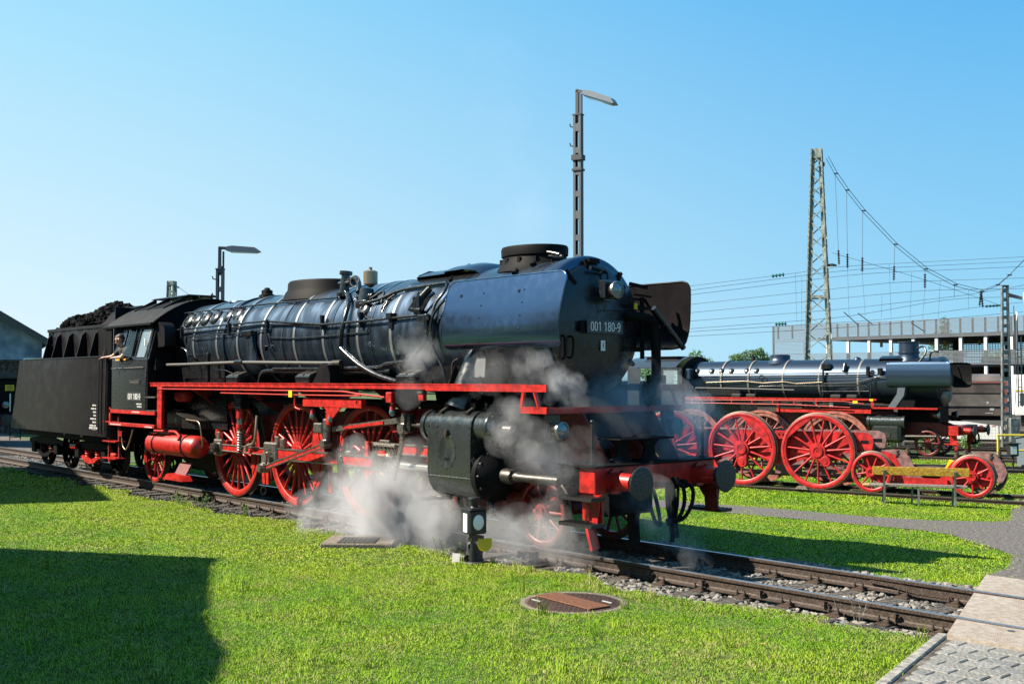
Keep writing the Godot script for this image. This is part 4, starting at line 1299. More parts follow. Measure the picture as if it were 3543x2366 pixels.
	for q in [[-7.45, 1.78], [-6.85, 1.74], [-5.0, 1.9]]:
		o = put(L, "inspection_lamp", MB.new().cyl(V(q[0], q[1] + 0.02, 1.3), V(q[0], q[1] + 0.12, 1.3), 0.05, 0.03, 10), M.red)
		put(o, "globe", MB.new().ball(V(q[0], q[1] - 0.02, 1.3), V(0.055, 0.07, 0.055), 10, 6), M.lens)
	# frames
	for s in [1, -1]:
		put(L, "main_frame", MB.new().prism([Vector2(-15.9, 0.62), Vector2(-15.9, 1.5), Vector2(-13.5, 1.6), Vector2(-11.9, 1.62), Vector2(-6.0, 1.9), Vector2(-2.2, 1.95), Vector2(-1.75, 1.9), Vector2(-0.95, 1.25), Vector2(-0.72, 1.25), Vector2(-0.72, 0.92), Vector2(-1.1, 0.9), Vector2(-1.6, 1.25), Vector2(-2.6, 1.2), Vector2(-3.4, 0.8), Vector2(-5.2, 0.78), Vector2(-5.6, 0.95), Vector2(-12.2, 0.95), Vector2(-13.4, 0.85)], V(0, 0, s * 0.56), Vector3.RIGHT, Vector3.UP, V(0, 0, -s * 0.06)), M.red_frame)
	put(L, "frame_stay", MB.new().bx(-12.6, -12.5, 0.9, 1.8, -0.5, 0.5).bx(-10.05, -9.95, 0.9, 1.8, -0.5, 0.5).bx(-7.65, -7.55, 0.9, 1.8, -0.5, 0.5).bx(-5.2, -5.1, 0.9, 1.8, -0.5, 0.5), M.red_frame)
	put(L, "ash_pan", MB.new().prism([Vector2(-0.75, 1.5), Vector2(0.75, 1.5), Vector2(0.7, 0.75), Vector2(0.3, 0.35), Vector2(-0.3, 0.35), Vector2(-0.7, 0.75)], V(-14.4, 0, 0), V(0, 0, 1), Vector3.UP, V(2.2, 0, 0)), M.soot)
	put(L, "frame_tie", MB.new().bx(-13.5, -1.9, 1.96, 2.02, 0.5, 0.95).bx(-13.5, -1.9, 1.96, 2.02, -0.95, -0.5), M.soot)
	for x in [-12.3, -9.95, -7.9, -5.4]:
		put(L, "board_bracket", MB.new().prism([Vector2(0.5, 2.3), Vector2(1.42, 2.3), Vector2(1.42, 2.24), Vector2(0.62, 1.75), Vector2(0.5, 1.75)], V(x, 0, 0), V(0, 0, 1), Vector3.UP, V(0.04, 0, 0)), M.red_frame)
		put(L, "board_bracket", MB.new().prism([Vector2(-0.5, 2.3), Vector2(-1.42, 2.3), Vector2(-1.42, 2.24), Vector2(-0.62, 1.75), Vector2(-0.5, 1.75)], V(x, 0, 0), V(0, 0, 1), Vector3.UP, V(0.04, 0, 0)), M.red_frame)
	# wheels
	for s in [1.0, -1.0]:
		for k in 3:
			var x: float = [-6.40, -8.83, -11.26][k]
			var cr: float = PI if s > 0 else PI / 2
			var cw := [cr + PI - 0.62, cr + PI + 0.62, 0.72] if k != 1 else [cr + PI - 0.78, cr + PI + 0.78, 0.62]
			wheel(L, "driving_wheel", V(x, 1.0, s * 0.82), s, 1.0, 19, 0.22, cr, 0.38, cw, M.red, M.tread, M.red)
		for x in [-2.03, -4.45]:
			wheel(L, "leading_wheel", V(x, 0.5, s * 0.8), s, 0.5, 10, 0.13, 0, 0, [], M.red_frame, M.tread, M.red_frame)  # darker red than the driving wheels: their shade is put into the colour
		wheel(L, "trailing_wheel", V(-15.36, 0.6, s * 0.8), s, 0.6, 12, 0.14, 0, 0, [], M.red, M.tread, M.red)
	for x in [-6.40, -8.83, -11.26]:
		put(L, "axle", MB.new().cyl(V(x, 1.0, -0.7), V(x, 1.0, 0.7), 0.1, -1, 14), M.red_frame)
	for x in [-2.03, -4.45]:
		put(L, "axle", MB.new().cyl(V(x, 0.5, -0.7), V(x, 0.5, 0.7), 0.085, -1, 14), M.red_frame)
	put(L, "axle", MB.new().cyl(V(-15.36, 0.6, -0.7), V(-15.36, 0.6, 0.7), 0.085, -1, 14), M.red_frame)
	put(L, "bogie_frame", MB.new().prism([Vector2(-4.95, 0.45), Vector2(-4.95, 0.72), Vector2(-1.6, 0.72), Vector2(-1.6, 0.45), Vector2(-2.5, 0.38), Vector2(-4.0, 0.38)], V(0, 0, 0.56), Vector3.RIGHT, Vector3.UP, V(0, 0, 0.05)).prism([Vector2(-4.95, 0.45), Vector2(-4.95, 0.72), Vector2(-1.6, 0.72), Vector2(-1.6, 0.45), Vector2(-2.5, 0.38), Vector2(-4.0, 0.38)], V(0, 0, -0.61), Vector3.RIGHT, Vector3.UP, V(0, 0, 0.05)), M.red_frame)
	for s in [1, -1]:
		rods(L, s)
		cylinder(L, s)
	# red fittings near the rear driving wheel
	put(L, "rail_guard", MB.new().prism([Vector2(-13.43, 0.25), Vector2(-12.45, 0.25), Vector2(-12.6, 0.36), Vector2(-13.2, 0.38)], V(0, 0, 1.2), Vector3.RIGHT, Vector3.UP, V(0, 0, 0.25)), M.red)
	put(L, "ash_pan_flap", MB.new().box(V(-12.95, 0.48, 1.18), V(0.55, 0.3, 0.03), Basis(Vector3.RIGHT, -0.5)), M.red_frame)
	o = put(L, "feed_pump_valve", MB.new().cyl(V(-10.72, 1.62, 1.0), V(-10.72, 1.8, 1.0), 0.09, -1, 14).cyl(V(-10.71, 1.42, 1.0), V(-10.71, 1.5, 1.0), 0.1, -1, 14), M.red)
	put(o, "steel_sleeve", MB.new().cyl(V(-10.72, 1.5, 1.0), V(-10.72, 1.62, 1.0), 0.075, -1, 14), M.steel)
	put(o, "brass_ring", MB.new().cyl(V(-10.71, 1.36, 1.0), V(-10.71, 1.42, 1.0), 0.08, -1, 14), M.brass)
	put(o, "coil", coil(V(-10.68, 0.98, 1.0), 0.085, 0.4, 8.0, 0.018), M.steel)
	put(o, "core", MB.new().cyl(V(-10.68, 0.95, 1.0), V(-10.68, 1.42, 1.0), 0.06, -1, 12), M.red_frame)
	put(o, "bracket", MB.new().bx(-10.85, -10.55, 1.8, 2.25, 0.9, 1.1, 0.02), M.black)
	put(L, "hose", MB.new().tube(rounded([V(-9.95, 1.7, 1.05), V(-9.9, 1.4, 1.1), V(-9.95, 1.15, 1.1), V(-10.25, 1.1, 1.1)], 0.08), 0.03, 8), M.copper)
	put(L, "hose_end", MB.new().cyl(V(-10.3, 0.98, 1.1), V(-10.3, 1.1, 1.1), 0.045, 0.03, 8), M.copper)
	for x in [-10.05, -9.9, -7.6]:
		put(L, "brake_hanger", MB.new().bar(V(x, 0.95, 0.85), V(x + 0.06, 0.35, 0.85), 0.05, 0.1), M.red)
		put(L, "brake_block", MB.new().bx(x - 0.02, x + 0.14, 0.42, 0.72, 0.72, 0.84, 0.02), M.red_frame)
	for x in [-9.95, -7.55]:
		put(L, "shackle", MB.new().lathe([Vector2(-0.012, 0.04), Vector2(-0.012, 0.06), Vector2(0.012, 0.06), Vector2(0.012, 0.04), Vector2(-0.012, 0.04)], V(x, 0.22, 0.9), V(0.9, 0, 0.44).normalized(), 14, 0, TAU, 1.5, 1.0), M.oily)
	put(L, "sand_pipe", MB.new().tube([V(-7.35, 0.6, 0.86), V(-7.6, 0.2, 0.8)], 0.02, 6), M.oily)
	# air reservoir under the cab
	o = put(L, "air_reservoir", MB.new().lathe([Vector2(-14.55, 0), Vector2(-14.53, 0.15), Vector2(-14.45, 0.235), Vector2(-12.25, 0.235), Vector2(-12.15, 0.2), Vector2(-12.08, 0.1), Vector2(-12.06, 0)], V(0, 0.98, 1.18), Vector3.RIGHT, 32), M.red)
	for x in [-14.1, -12.62]:
		put(o, "strap", MB.new().lathe([Vector2(x - 0.03, 0.2), Vector2(x - 0.03, 0.247), Vector2(x + 0.03, 0.247), Vector2(x + 0.03, 0.2)], V(0, 0.98, 1.18), Vector3.RIGHT, 32), M.soot)
	put(o, "fill_pipe", MB.new().tube(rounded([V(-14.2, 1.26, 1.3), V(-13.1, 1.28, 1.3), V(-12.8, 1.2, 1.35), V(-12.7, 1.12, 1.42)], 0.05), 0.03, 8), M.red)
	put(o, "drain_pipe", MB.new().tube(rounded([V(-12.7, 1.55, 1.25), V(-12.05, 1.53, 1.25), V(-11.98, 1.3, 1.25), V(-11.95, 1.02, 1.22), V(-12.06, 0.98, 1.18)], 0.08), 0.014, 6), M.copper)
	var gr := MB.new()
	for k in 9:
		gr.bar(V(-14.2 + k * 0.1, 1.22, 1.44), V(-14.1 + k * 0.1, 1.32, 1.1), 0.012, 0.012)
	put(L, "air_cooler", gr, M.oily)
	put(L, "small_reservoir", MB.new().lathe([Vector2(-13.5, 0), Vector2(-13.45, 0.14), Vector2(-13.1, 0.14), Vector2(-13.02, 0.1), Vector2(-13.0, 0)], V(0, 2.05, 1.05), Vector3.RIGHT, 20), M.red)
	o = put(L, "stoker_box", MB.new().prism([Vector2(-14.0, 1.35), Vector2(-12.4, 1.35), Vector2(-12.4, 1.52), Vector2(-13.1, 1.62), Vector2(-13.3, 1.72), Vector2(-14.0, 1.78)], V(0, 0, 0.7), Vector3.RIGHT, Vector3.UP, V(0, 0, 0.4)), M.black)
	put(o, "lid", MB.new().bar(V(-13.35, 1.68, 1.05), V(-12.5, 1.52, 1.05), 0.3, 0.03), M.oily)
	cab(L)
	front_end(L)


func rods(L: Node, s: float) -> void:
	var z := s * 1.0
	var dx := 0.0 if s > 0 else 0.38
	var dy := 0.0 if s > 0 else 0.38
	# coupling rod with red flutes
	var pins := [V(-6.78 + dx, 1.0 + dy, 0), V(-9.21 + dx, 1.0 + dy, 0), V(-11.64 + dx, 1.0 + dy, 0)]
	for k in 2:
		var a: Vector3 = pins[k]
		var b: Vector3 = pins[k + 1]
		var o := put(L, "coupling_rod", MB.new().bx(b.x + 0.1, a.x - 0.1, a.y - 0.075, a.y - 0.05, z - 0.03, z + 0.035, 0.006).bx(b.x + 0.1, a.x - 0.1, a.y + 0.05, a.y + 0.075, z - 0.03, z + 0.035, 0.006), M.steel)
		put(o, "flute", MB.new().bx(b.x + 0.16, a.x - 0.16, a.y - 0.05, a.y + 0.05, z - 0.025, z + 0.018), M.red)
	for k in 3:
		var p: Vector3 = pins[k]
		var o := put(L, "rod_bearing", MB.new().box(V(p.x, p.y, z), V(0.34, 0.34, 0.12), Basis.IDENTITY, 0.05).bx(p.x - 0.07, p.x + 0.07, p.y + 0.15, p.y + 0.32, z - 0.045, z + 0.045, 0.015), M.steel)
		put(o, "pin", MB.new().lathe([Vector2(0, 0.1), Vector2(0.1, 0.1), Vector2(0.12, 0.085), Vector2(0.12, 0.04), Vector2(0.15, 0.04), Vector2(0.15, 0)], V(p.x, p.y, z + s * 0.04), V(0, 0, s), 18), M.oily)
		for q in 6:
			var a := TAU * q / 6
			put(o, "nut", MB.new().cyl(V(p.x + cos(a) * 0.075, p.y + sin(a) * 0.075, z + s * 0.15), V(p.x + cos(a) * 0.075, p.y + sin(a) * 0.075, z + s * 0.185), 0.02, -1, 6), M.steel)
	# connecting rod to the crosshead
	var c := V(-5.62 + dx, 1.02, s * 1.12)
	var big: Vector3 = pins[1] + V(0, 0, s * 1.12)
	var o2 := put(L, "connecting_rod", MB.new().bar(big + V(0.2, 0.1, 0), c + V(0, 0.085, 0), 0.07, 0.03).bar(big + V(0.2, -0.1, 0), c + V(0, -0.085, 0), 0.07, 0.03).box(big, V(0.5, 0.42, 0.13), Basis.IDENTITY, 0.06).cyl(c - V(0, 0, 0.06), c + V(0, 0, 0.06), 0.15, -1, 18), M.steel)
	put(o2, "flute", MB.new().bar(big + V(0.2, 0, 0), c, 0.045, 0.15), M.red)
	put(o2, "oil_cup", MB.new().bx(big.x + 0.35, big.x + 0.5, big.y + 0.12, big.y + 0.3, big.z - 0.05, big.z + 0.05, 0.02), M.steel)
	# return crank, eccentric rod, expansion link, radius rod, combination lever
	var rc: Vector3 = big + V(0.05, -0.26, s * 0.2)
	put(L, "return_crank", MB.new().bar(big + V(0, 0.02, s * 0.16), rc, 0.06, 0.16, Vector3.RIGHT, 0.02).cyl(rc - V(0, 0, 0.07), rc + V(0, 0, 0.07), 0.1, -1, 16), M.steel)
	var lk := V(-7.0, 1.27, s * 1.3)
	o2 = put(L, "eccentric_rod", MB.new().bar(rc + V(0.02, 0.035, 0), lk + V(0, 0.035, 0), 0.05, 0.022).bar(rc + V(0.02, -0.035, 0), lk + V(0, -0.035, 0), 0.05, 0.022).cyl(rc - V(0, 0, 0.05), rc + V(0, 0, 0.12), 0.075, -1, 14), M.steel)
	put(o2, "flute", MB.new().bar(rc + V(0.1, 0, 0), lk, 0.035, 0.05), M.red)
	o2 = put(L, "expansion_link", MB.new().bx(-7.1, -6.96, 1.22, 1.72, s * 1.22, s * 1.32, 0.03).cyl(V(-7.03, 1.28, s * 1.2), V(-7.03, 1.28, s * 1.37), 0.08, -1, 14).box(V(-7.26, 1.55, s * 1.26), V(0.26, 0.18, 0.14), Basis.IDENTITY, 0.02), M.steel)
	put(o2, "link_hole", MB.new().cyl(V(-7.03, 1.52, s * 1.31), V(-7.03, 1.52, s * 1.326), 0.045, -1, 14), M.oily)
	put(L, "link_hanger", MB.new().bx(-6.98, -6.86, 1.6, 1.93, s * 1.25, s * 1.33, 0.02), M.red)
	put(L, "link_support", MB.new().bx(-7.05, -6.85, 0.98, 1.45, s * 1.1, s * 1.16, 0.02), M.red_frame)
	o2 = put(L, "radius_rod", MB.new().bar(V(-6.92, 1.54, s * 1.2), V(-4.82, 1.76, s * 1.2), 0.05, 0.09), M.steel)
	put(o2, "flute", MB.new().bar(V(-6.55, 1.575, s * 1.215), V(-5.35, 1.7, s * 1.215), 0.05, 0.05), M.red)
	put(L, "combination_lever", MB.new().bar(V(-4.78, 1.86, s * 1.22), V(-4.85, 1.35, s * 1.22), 0.05, 0.09).bar(V(-4.85, 1.35, s * 1.22), V(-5.08, 0.78, s * 1.22), 0.05, 0.07).cyl(V(-4.82, 1.62, s * 1.16), V(-4.82, 1.62, s * 1.28), 0.09, -1, 12), M.steel)
	put(L, "valve_spindle", MB.new().cyl(V(-4.9, 1.68, s * 1.13), V(-4.15, 1.68, s * 1.13), 0.035, -1, 10).box(V(-4.78, 1.7, s * 1.14), V(0.2, 0.3, 0.14), Basis.IDENTITY, 0.03), M.oily)
	# crosshead, slide bar, piston rod
	o2 = put(L, "crosshead", MB.new().box(V(-5.58, 1.22, s * 1.0), V(0.66, 0.24, 0.16), Basis.IDENTITY, 0.02).box(V(-5.5, 1.02, s * 1.02), V(0.42, 0.28, 0.13), Basis.IDENTITY, 0.03).bx(-5.75, -5.45, 1.32, 1.4, s * 0.95, s * 1.05, 0.015), M.steel)
	for k in 6:
		put(o2, "bolt", MB.new().cyl(V(-5.84 + k * 0.11, 1.28, s * 1.08), V(-5.84 + k * 0.11, 1.28, s * 1.11), 0.026, -1, 6), M.oily)
	put(o2, "red_panel", MB.new().bx(-5.7, -5.5, 1.14, 1.22, s * 1.075, s * 1.088), M.red)
	o2 = put(L, "slide_bar", MB.new().bx(-6.0, -4.0, 1.32, 1.35, s * 0.93, s * 1.03, 0.005).bx(-5.2, -4.0, 1.17, 1.2, s * 0.93, s * 1.03, 0.005), M.steel)
	put(o2, "web", MB.new().bx(-5.15, -4.0, 1.2, 1.32, s * 0.95, s * 1.015), M.red)
	put(L, "piston_rod", MB.new().cyl(V(-5.4, 1.0, s * 1.0), V(-3.9, 1.0, s * 1.0), 0.062, -1, 16), M.bright_rod)
	put(L, "slide_bar_hanger", MB.new().bx(-6.05, -5.95, 0.7, 1.36, s * 1.06, s * 1.13, 0.01).prism([Vector2(-6.05, 0.72), Vector2(-5.75, 0.9), Vector2(-6.05, 0.95)], V(0, 0, s * 1.08), Vector3.RIGHT, Vector3.UP, V(0, 0, s * 0.03)), M.red)


func cylinder(L: Node, s: float) -> void:
	var poly := []
	for q in [[0.7, 1.9], [1.05, 1.945], [1.16, 1.945], [1.27, 1.92], [1.35, 1.86], [1.395, 1.78], [1.41, 1.68], [1.415, 1.4], [1.415, 1.05], [1.405, 0.93], [1.37, 0.82], [1.3, 0.72], [1.2, 0.65], [1.05, 0.61], [0.7, 0.6]]:
		poly.append(Vector2(q[0] * s, q[1]))
	var o := put(L, "cylinder", MB.new().prism(poly, V(-3.9, 0, 0), V(0, 0, 1), Vector3.UP, V(1.03, 0, 0)), M.cyl_black)
	put(o, "seam", MB.new().bx(-3.9, -2.87, 0.955, 0.962, s * 1.41, s * 1.419), M.band)
	var rv := MB.new().lathe([Vector2(0, 0.012), Vector2(0.008, 0.009), Vector2(0.01, 0)], Vector3.ZERO, V(0, 0, s), 6).mesh()
	for k in 9:
		for x in [-3.87, -3.66, -2.9]:
			put_mesh(o, "rivet", rv, M.cyl_black).position = V(x, 0.98 + k * 0.09, s * 1.413)
	for k in 5:
		put_mesh(o, "rivet", rv, M.band).position = V(-3.8 + k * 0.21, 0.958, s * 1.418)
	# oval cover plate with its vent
	put(o, "cover_plate", MB.new().lathe([Vector2(0, 0.21), Vector2(0.006, 0.205), Vector2(0.008, 0.19), Vector2(0.005, 0.185), Vector2(0.005, 0)], V(-3.42, 1.33, s * 1.414), V(0, 0, s), 28, 0, TAU, 1.25, 0.98), M.cyl_black)
	for k in 10:
		var a := TAU * k / 10
		put_mesh(o, "cover_bolt", rv, M.oily).position = V(-3.42 + sin(a) * 0.2, 1.33 + cos(a) * 0.255, s * 1.42)
	put(o, "vent", MB.new().bx(-3.47, -3.36, 1.2, 1.245, s * 1.416, s * 1.426), M.soot)
	put(o, "valve_nut", MB.new().cyl(V(-3.42, 1.6, s * 1.41), V(-3.42, 1.6, s * 1.46), 0.045, -1, 8).box(V(-3.42, 1.63, s * 1.43), V(0.08, 0.05, 0.05)), M.oily)
	for x in [-3.68, -3.05]:
		put(o, "oil_fitting", MB.new().cyl(V(x, 1.9, s * 1.2), V(x, 2.04, s * 1.2), 0.03, -1, 8).cyl(V(x, 1.98, s * 1.2), V(x, 2.06, s * 1.2), 0.045, -1, 8).bar(V(x, 1.9, s * 1.34), V(x, 1.98, s * 1.2), 0.06, 0.04), M.oily)
		put(o, "clamp", MB.new().bx(x + 0.12, x + 0.2, 1.93, 2.07, s * 1.05, s * 1.12, 0.01).bx(x + 0.1, x + 0.34, 1.94, 1.98, s * 1.04, s * 1.14), M.black)
	# valve chest ends and cylinder covers
	o = put(L, "valve_chest", MB.new().lathe([Vector2(-4.2, 0), Vector2(-4.2, 0.17), Vector2(-4.16, 0.17), Vector2(-4.16, 0.245), Vector2(-4.1, 0.255), Vector2(-4.06, 0.255), Vector2(-4.06, 0.235), Vector2(-3.88, 0.235), Vector2(-3.88, 0)], V(0, 1.69, s * 1.13), Vector3.RIGHT, 32), M.cyl_black)
	put(o, "front_cover", MB.new().lathe([Vector2(-2.88, 0), Vector2(-2.88, 0.245), Vector2(-2.64, 0.245), Vector2(-2.64, 0.26), Vector2(-2.6, 0.265), Vector2(-2.57, 0.26), Vector2(-2.56, 0.24), Vector2(-2.5, 0.18), Vector2(-2.48, 0.08), Vector2(-2.48, 0)], V(0, 1.69, s * 1.13), Vector3.RIGHT, 32), M.cyl_black)
	put(o, "spindle_guide", MB.new().cyl(V(-2.48, 1.69, s * 1.13), V(-2.26, 1.69, s * 1.13), 0.05, -1, 12), M.steel)
	for k in 10:
		var a := TAU * k / 10
		put(o, "cover_bolt", MB.new().cyl(V(-2.56, 1.69 + cos(a) * 0.215, s * 1.13 + sin(a) * 0.215), V(-2.53, 1.69 + cos(a) * 0.215, s * 1.13 + sin(a) * 0.215), 0.02, -1, 6), M.oily)
	o = put(L, "cylinder_cover", MB.new().lathe([Vector2(-2.88, 0), Vector2(-2.88, 0.39), Vector2(-2.82, 0.4), Vector2(-2.76, 0.4), Vector2(-2.74, 0.37), Vector2(-2.68, 0.33), Vector2(-2.6, 0.2), Vector2(-2.55, 0.12), Vector2(-2.52, 0)], V(0, 1.0, s * 1.02), Vector3.RIGHT, 40), M.soot)
	put(o, "rod_gland", MB.new().lathe([Vector2(-2.56, 0.06), Vector2(-2.56, 0.115), Vector2(-2.42, 0.115), Vector2(-2.36, 0.1), Vector2(-2.35, 0.06)], V(0, 1.0, s * 1.02), Vector3.RIGHT, 20), M.oily)
	put(o, "rod_sleeve", MB.new().lathe([Vector2(-2.36, 0.055), Vector2(-2.3, 0.055), Vector2(-2.29, 0.078), Vector2(-2.25, 0.078), Vector2(-2.2, 0.062), Vector2(-1.45, 0.07), Vector2(-1.4, 0.065), Vector2(-1.39, 0)], V(0, 1.0, s * 1.02), Vector3.RIGHT, 24), M.oily)
	for k in 12:
		var a := TAU * k / 12
		put(o, "cover_bolt", MB.new().cyl(V(-2.76, 1.0 + cos(a) * 0.36, s * 1.02 + sin(a) * 0.36), V(-2.71, 1.0 + cos(a) * 0.36, s * 1.02 + sin(a) * 0.36), 0.022, -1, 6), M.oily)
	# drain cocks below
	o = put(L, "drain_cock", MB.new().cyl(V(-3.35, 0.48, s * 1.05), V(-3.35, 0.62, s * 1.05), 0.07, 0.09, 10).bar(V(-3.6, 0.45, s * 1.05), V(-2.75, 0.42, s * 1.05), 0.05, 0.05).bar(V(-3.6, 0.45, s * 1.05), V(-3.6, 0.6, s * 1.05), 0.03, 0.03).bar(V(-2.8, 0.42, s * 1.05), V(-2.8, 0.6, s * 1.05), 0.05, 0.03), M.black)
	put(o, "drain_pipe", MB.new().tube(rounded([V(-3.65, 0.6, s * 1.15), V(-3.95, 0.6, s * 1.2), V(-4.25, 0.54, s * 1.25)], 0.06), 0.032, 8), M.black)
	put(o, "drain_pipe", MB.new().tube([V(-2.8, 0.62, s * 1.1), V(-2.72, 0.45, s * 1.1)], 0.04, 8), M.black)


func cab(L: Node) -> void:
	# side sheets: upright below the windows, leaning in above
	for s in [1.0, -1.0]:
		var o := put(L, "cab_side", MB.new().bx(-16.2, -14.25, 1.71, 2.86, s * 1.5, s * 1.47), M.black)
		# upper side, a frame round two windows
		var u := V(1, 0, 0)
		var v := V(0, 0.8, -0.2 * s)
		var w := V(0, -0.2, -0.8 * s).normalized() * 0.025
		var base := V(0, 2.86, 1.5 * s)
		for r in [[-16.2, -15.7, 0, 1], [-15.7, -14.98, 0.9, 1], [-15.7, -14.98, 0, 0.06], [-14.98, -14.88, 0, 1], [-14.88, -14.32, 0, 0.05], [-14.88, -14.32, 0.88, 1], [-14.32, -14.1, 0, 1]]:
			put(o, "window_post", MB.new().prism([Vector2(r[0], r[2]), Vector2(r[1], r[2]), Vector2(r[1], r[3]), Vector2(r[0], r[3])], base, u, v, w), M.gloss_black)
		put(o, "window_frame", MB.new().tube([base + u * -14.87 + v * 0.055, base + u * -14.33 + v * 0.055, base + u * -14.33 + v * 0.875, base + u * -14.87 + v * 0.875, base + u * -14.87 + v * 0.055], 0.016, 6), M.oily)
		put(o, "pane", MB.new().prism([Vector2(-14.88, 0.05), Vector2(-14.32, 0.05), Vector2(-14.32, 0.88), Vector2(-14.88, 0.88)], base + w * 0.5, u, v, w * 0.15), M.glass)
		put(o, "wind_screen", MB.new().box(base + u * -15.0 + v * 0.45 + V(0, 0, 0.12 * s), V(0.012, 0.6, 0.22), Basis(Vector3.RIGHT, -0.24 * s)), M.glass)
		put(o, "screen_post", MB.new().bar(base + u * -15.0 + v * 0.12 + V(0, 0, 0.03 * s), base + u * -15.0 + v * 0.84 + V(0, 0, 0.05 * s), 0.03, 0.05), M.black)
		put(o, "mirror", MB.new().box(base + u * -14.42 + v * 0.48 + V(0, 0, 0.04 * s), V(0.05, 0.16, 0.03), Basis.IDENTITY, 0.01), M.white_paint)
		put(o, "arm_rest", MB.new().bx(-15.72, -15.0, 2.86, 2.91, s * 1.46, s * 1.58, 0.015), M.black)
		put(o, "orange_strip", MB.new().bx(-15.78, -15.5, 2.845, 2.885, s * 1.58, s * 1.6), M.orange)
		put(o, "orange_strip", MB.new().bx(-15.35, -15.15, 2.85, 2.885, s * 1.58, s * 1.6), M.orange)
		put(o, "hand_rail", MB.new().tube([V(-16.15, 2.66, s * 1.53), V(-14.3, 2.68, s * 1.53)], 0.014, 6), M.steel)
		put(o, "hand_rail", MB.new().tube([V(-14.2, 2.4, s * 1.52), V(-14.2, 3.1, s * 1.49)], 0.012, 6), M.steel)
		var rv := MB.new().lathe([Vector2(0, 0.011), Vector2(0.008, 0.008), Vector2(0.009, 0)], Vector3.ZERO, V(0, 0, s), 5).mesh()
		for k in 15:
			for y in [2.83, 2.77, 2.6, 1.76]:
				put_mesh(o, "rivet", rv, M.oily).position = V(-16.12 + k * 0.13, y, s * 1.5)
		for k in 9:
			for x in [-16.14, -15.9, -14.3]:
				put_mesh(o, "rivet", rv, M.oily).position = V(x, 1.82 + k * 0.09, s * 1.5)
		var pl := put(o, "works_plate", MB.new().bx(-15.15, -14.55, 2.3, 2.4, s * 1.5, s * 1.512, 0.004), M.oily)
		put(pl, "plate_lettering", MB.new().bx(-15.08, -14.62, 2.335, 2.365, s * 1.512, s * 1.515), M.cast_grey)
		pl = put(o, "cab_number", MB.new().bx(-15.27, -14.47, 1.925, 2.115, s * 1.5, s * 1.506), M.plate_sheet)
		text(pl, "digits", "001 180-9", V(-14.865, 2.02, s * 1.509), 0.13, 0.69, 0.0 if s > 0 else PI, M.white_letter)
		for k in 2:
			put(o, "stencil_line", MB.new().bx(-14.75 + 0.05 * k, -14.45, 1.84 - k * 0.06, 1.87 - k * 0.06, s * 1.5, s * 1.504), M.letter_grey)
		# red valance with step irons
		o = put(L, "cab_valance", MB.new().bx(-16.35, -13.75, 1.62, 1.71, s * 1.46, s * 1.5, 0.005).bx(-16.35, -13.75, 1.33, 1.41, s * 1.46, s * 1.51, 0.005).bx(-16.35, -16.27, 1.33, 1.75, s * 1.46, s * 1.5), M.red)
		put(o, "inscription", MB.new().bx(-16.25, -15.6, 1.345, 1.375, s * 1.51, s * 1.513).bx(-14.25, -13.85, 1.34, 1.37, s * 1.51, s * 1.513).bx(-15.0, -14.55, 1.655, 1.685, s * 1.5, s * 1.503), M.letter_pink)
		put(o, "cab_step", MB.new().bx(-16.85, -16.3, 1.39, 1.42, s * 1.3, s * 1.5).bx(-16.75, -15.95, 0.93, 0.955, s * 1.25, s * 1.5).bx(-16.75, -15.95, 0.53, 0.555, s * 1.25, s * 1.5), M.red)
		put(o, "step_hanger", MB.new().bar(V(-16.62, 0.53, s * 1.38), V(-16.62, 1.6, s * 1.38), 0.04, 0.06).bar(V(-15.98, 0.53, s * 1.38), V(-16.05, 1.6, s * 1.38), 0.04, 0.06), M.red_frame)
		put(o, "hose", MB.new().tube(rounded([V(-15.75, 1.05, s * 1.42), V(-15.7, 0.85, s * 1.42), V(-15.5, 0.75, s * 1.42), V(-15.3, 0.95, s * 1.42), V(-15.1, 1.28, s * 1.42)], 0.1), 0.018, 6), M.copper)
		for k in 3:
			put(o, "red_tag", MB.new().box(V(-15.85 + k * 0.06, 1.14, s * 1.44), V(0.035, 0.13, 0.02)), M.red)
		put(L, "valance_step", MB.new().bx(-14.25, -13.75, 2.0, 2.03, s * 1.2, s * 1.5).bx(-14.25, -13.75, 1.7, 1.725, s * 1.2, s * 1.5), M.cast_grey)
	# front sheet with the opening of the firebox filled by the boiler; roof; rear
	var arc := []
	for k in 17:
		var a := lerpf(-1.0, 1.0, k / 16.0)
		arc.append(Vector2(a * 1.34, 3.7 + 0.55 * (1.0 - a * a)))
	var front := arc.duplicate()
	front.append(Vector2(1.5, 2.86)); front.append(Vector2(1.5, 1.75)); front.append(Vector2(-1.5, 1.75)); front.append(Vector2(-1.5, 2.86))
	put(L, "cab_front", MB.new().prism(front, V(-14.2, 0, 0), V(0, 0, 1), Vector3.UP, V(0.05, 0, 0), 2.0), M.soot)
	var roof := []
	for k in 17:
		var a := lerpf(-1.0, 1.0, k / 16.0)
		roof.append(Vector2(a * 1.42, 3.67 + 0.6 * (1.0 - a * a)))
	var inner := roof.duplicate()
	inner.reverse()
	for p in inner:
		roof.append(p - Vector2(0, 0.03))
	var o := put(L, "cab_roof", MB.new().prism(roof, V(-16.85, 0, 0), V(0, 0, 1), Vector3.UP, V(2.75, 0, 0), 0.9), M.roof_dust)
	put(o, "roof_rim", MB.new().tube(arc_pts(roof, -14.1), 0.025, 6), M.soot)
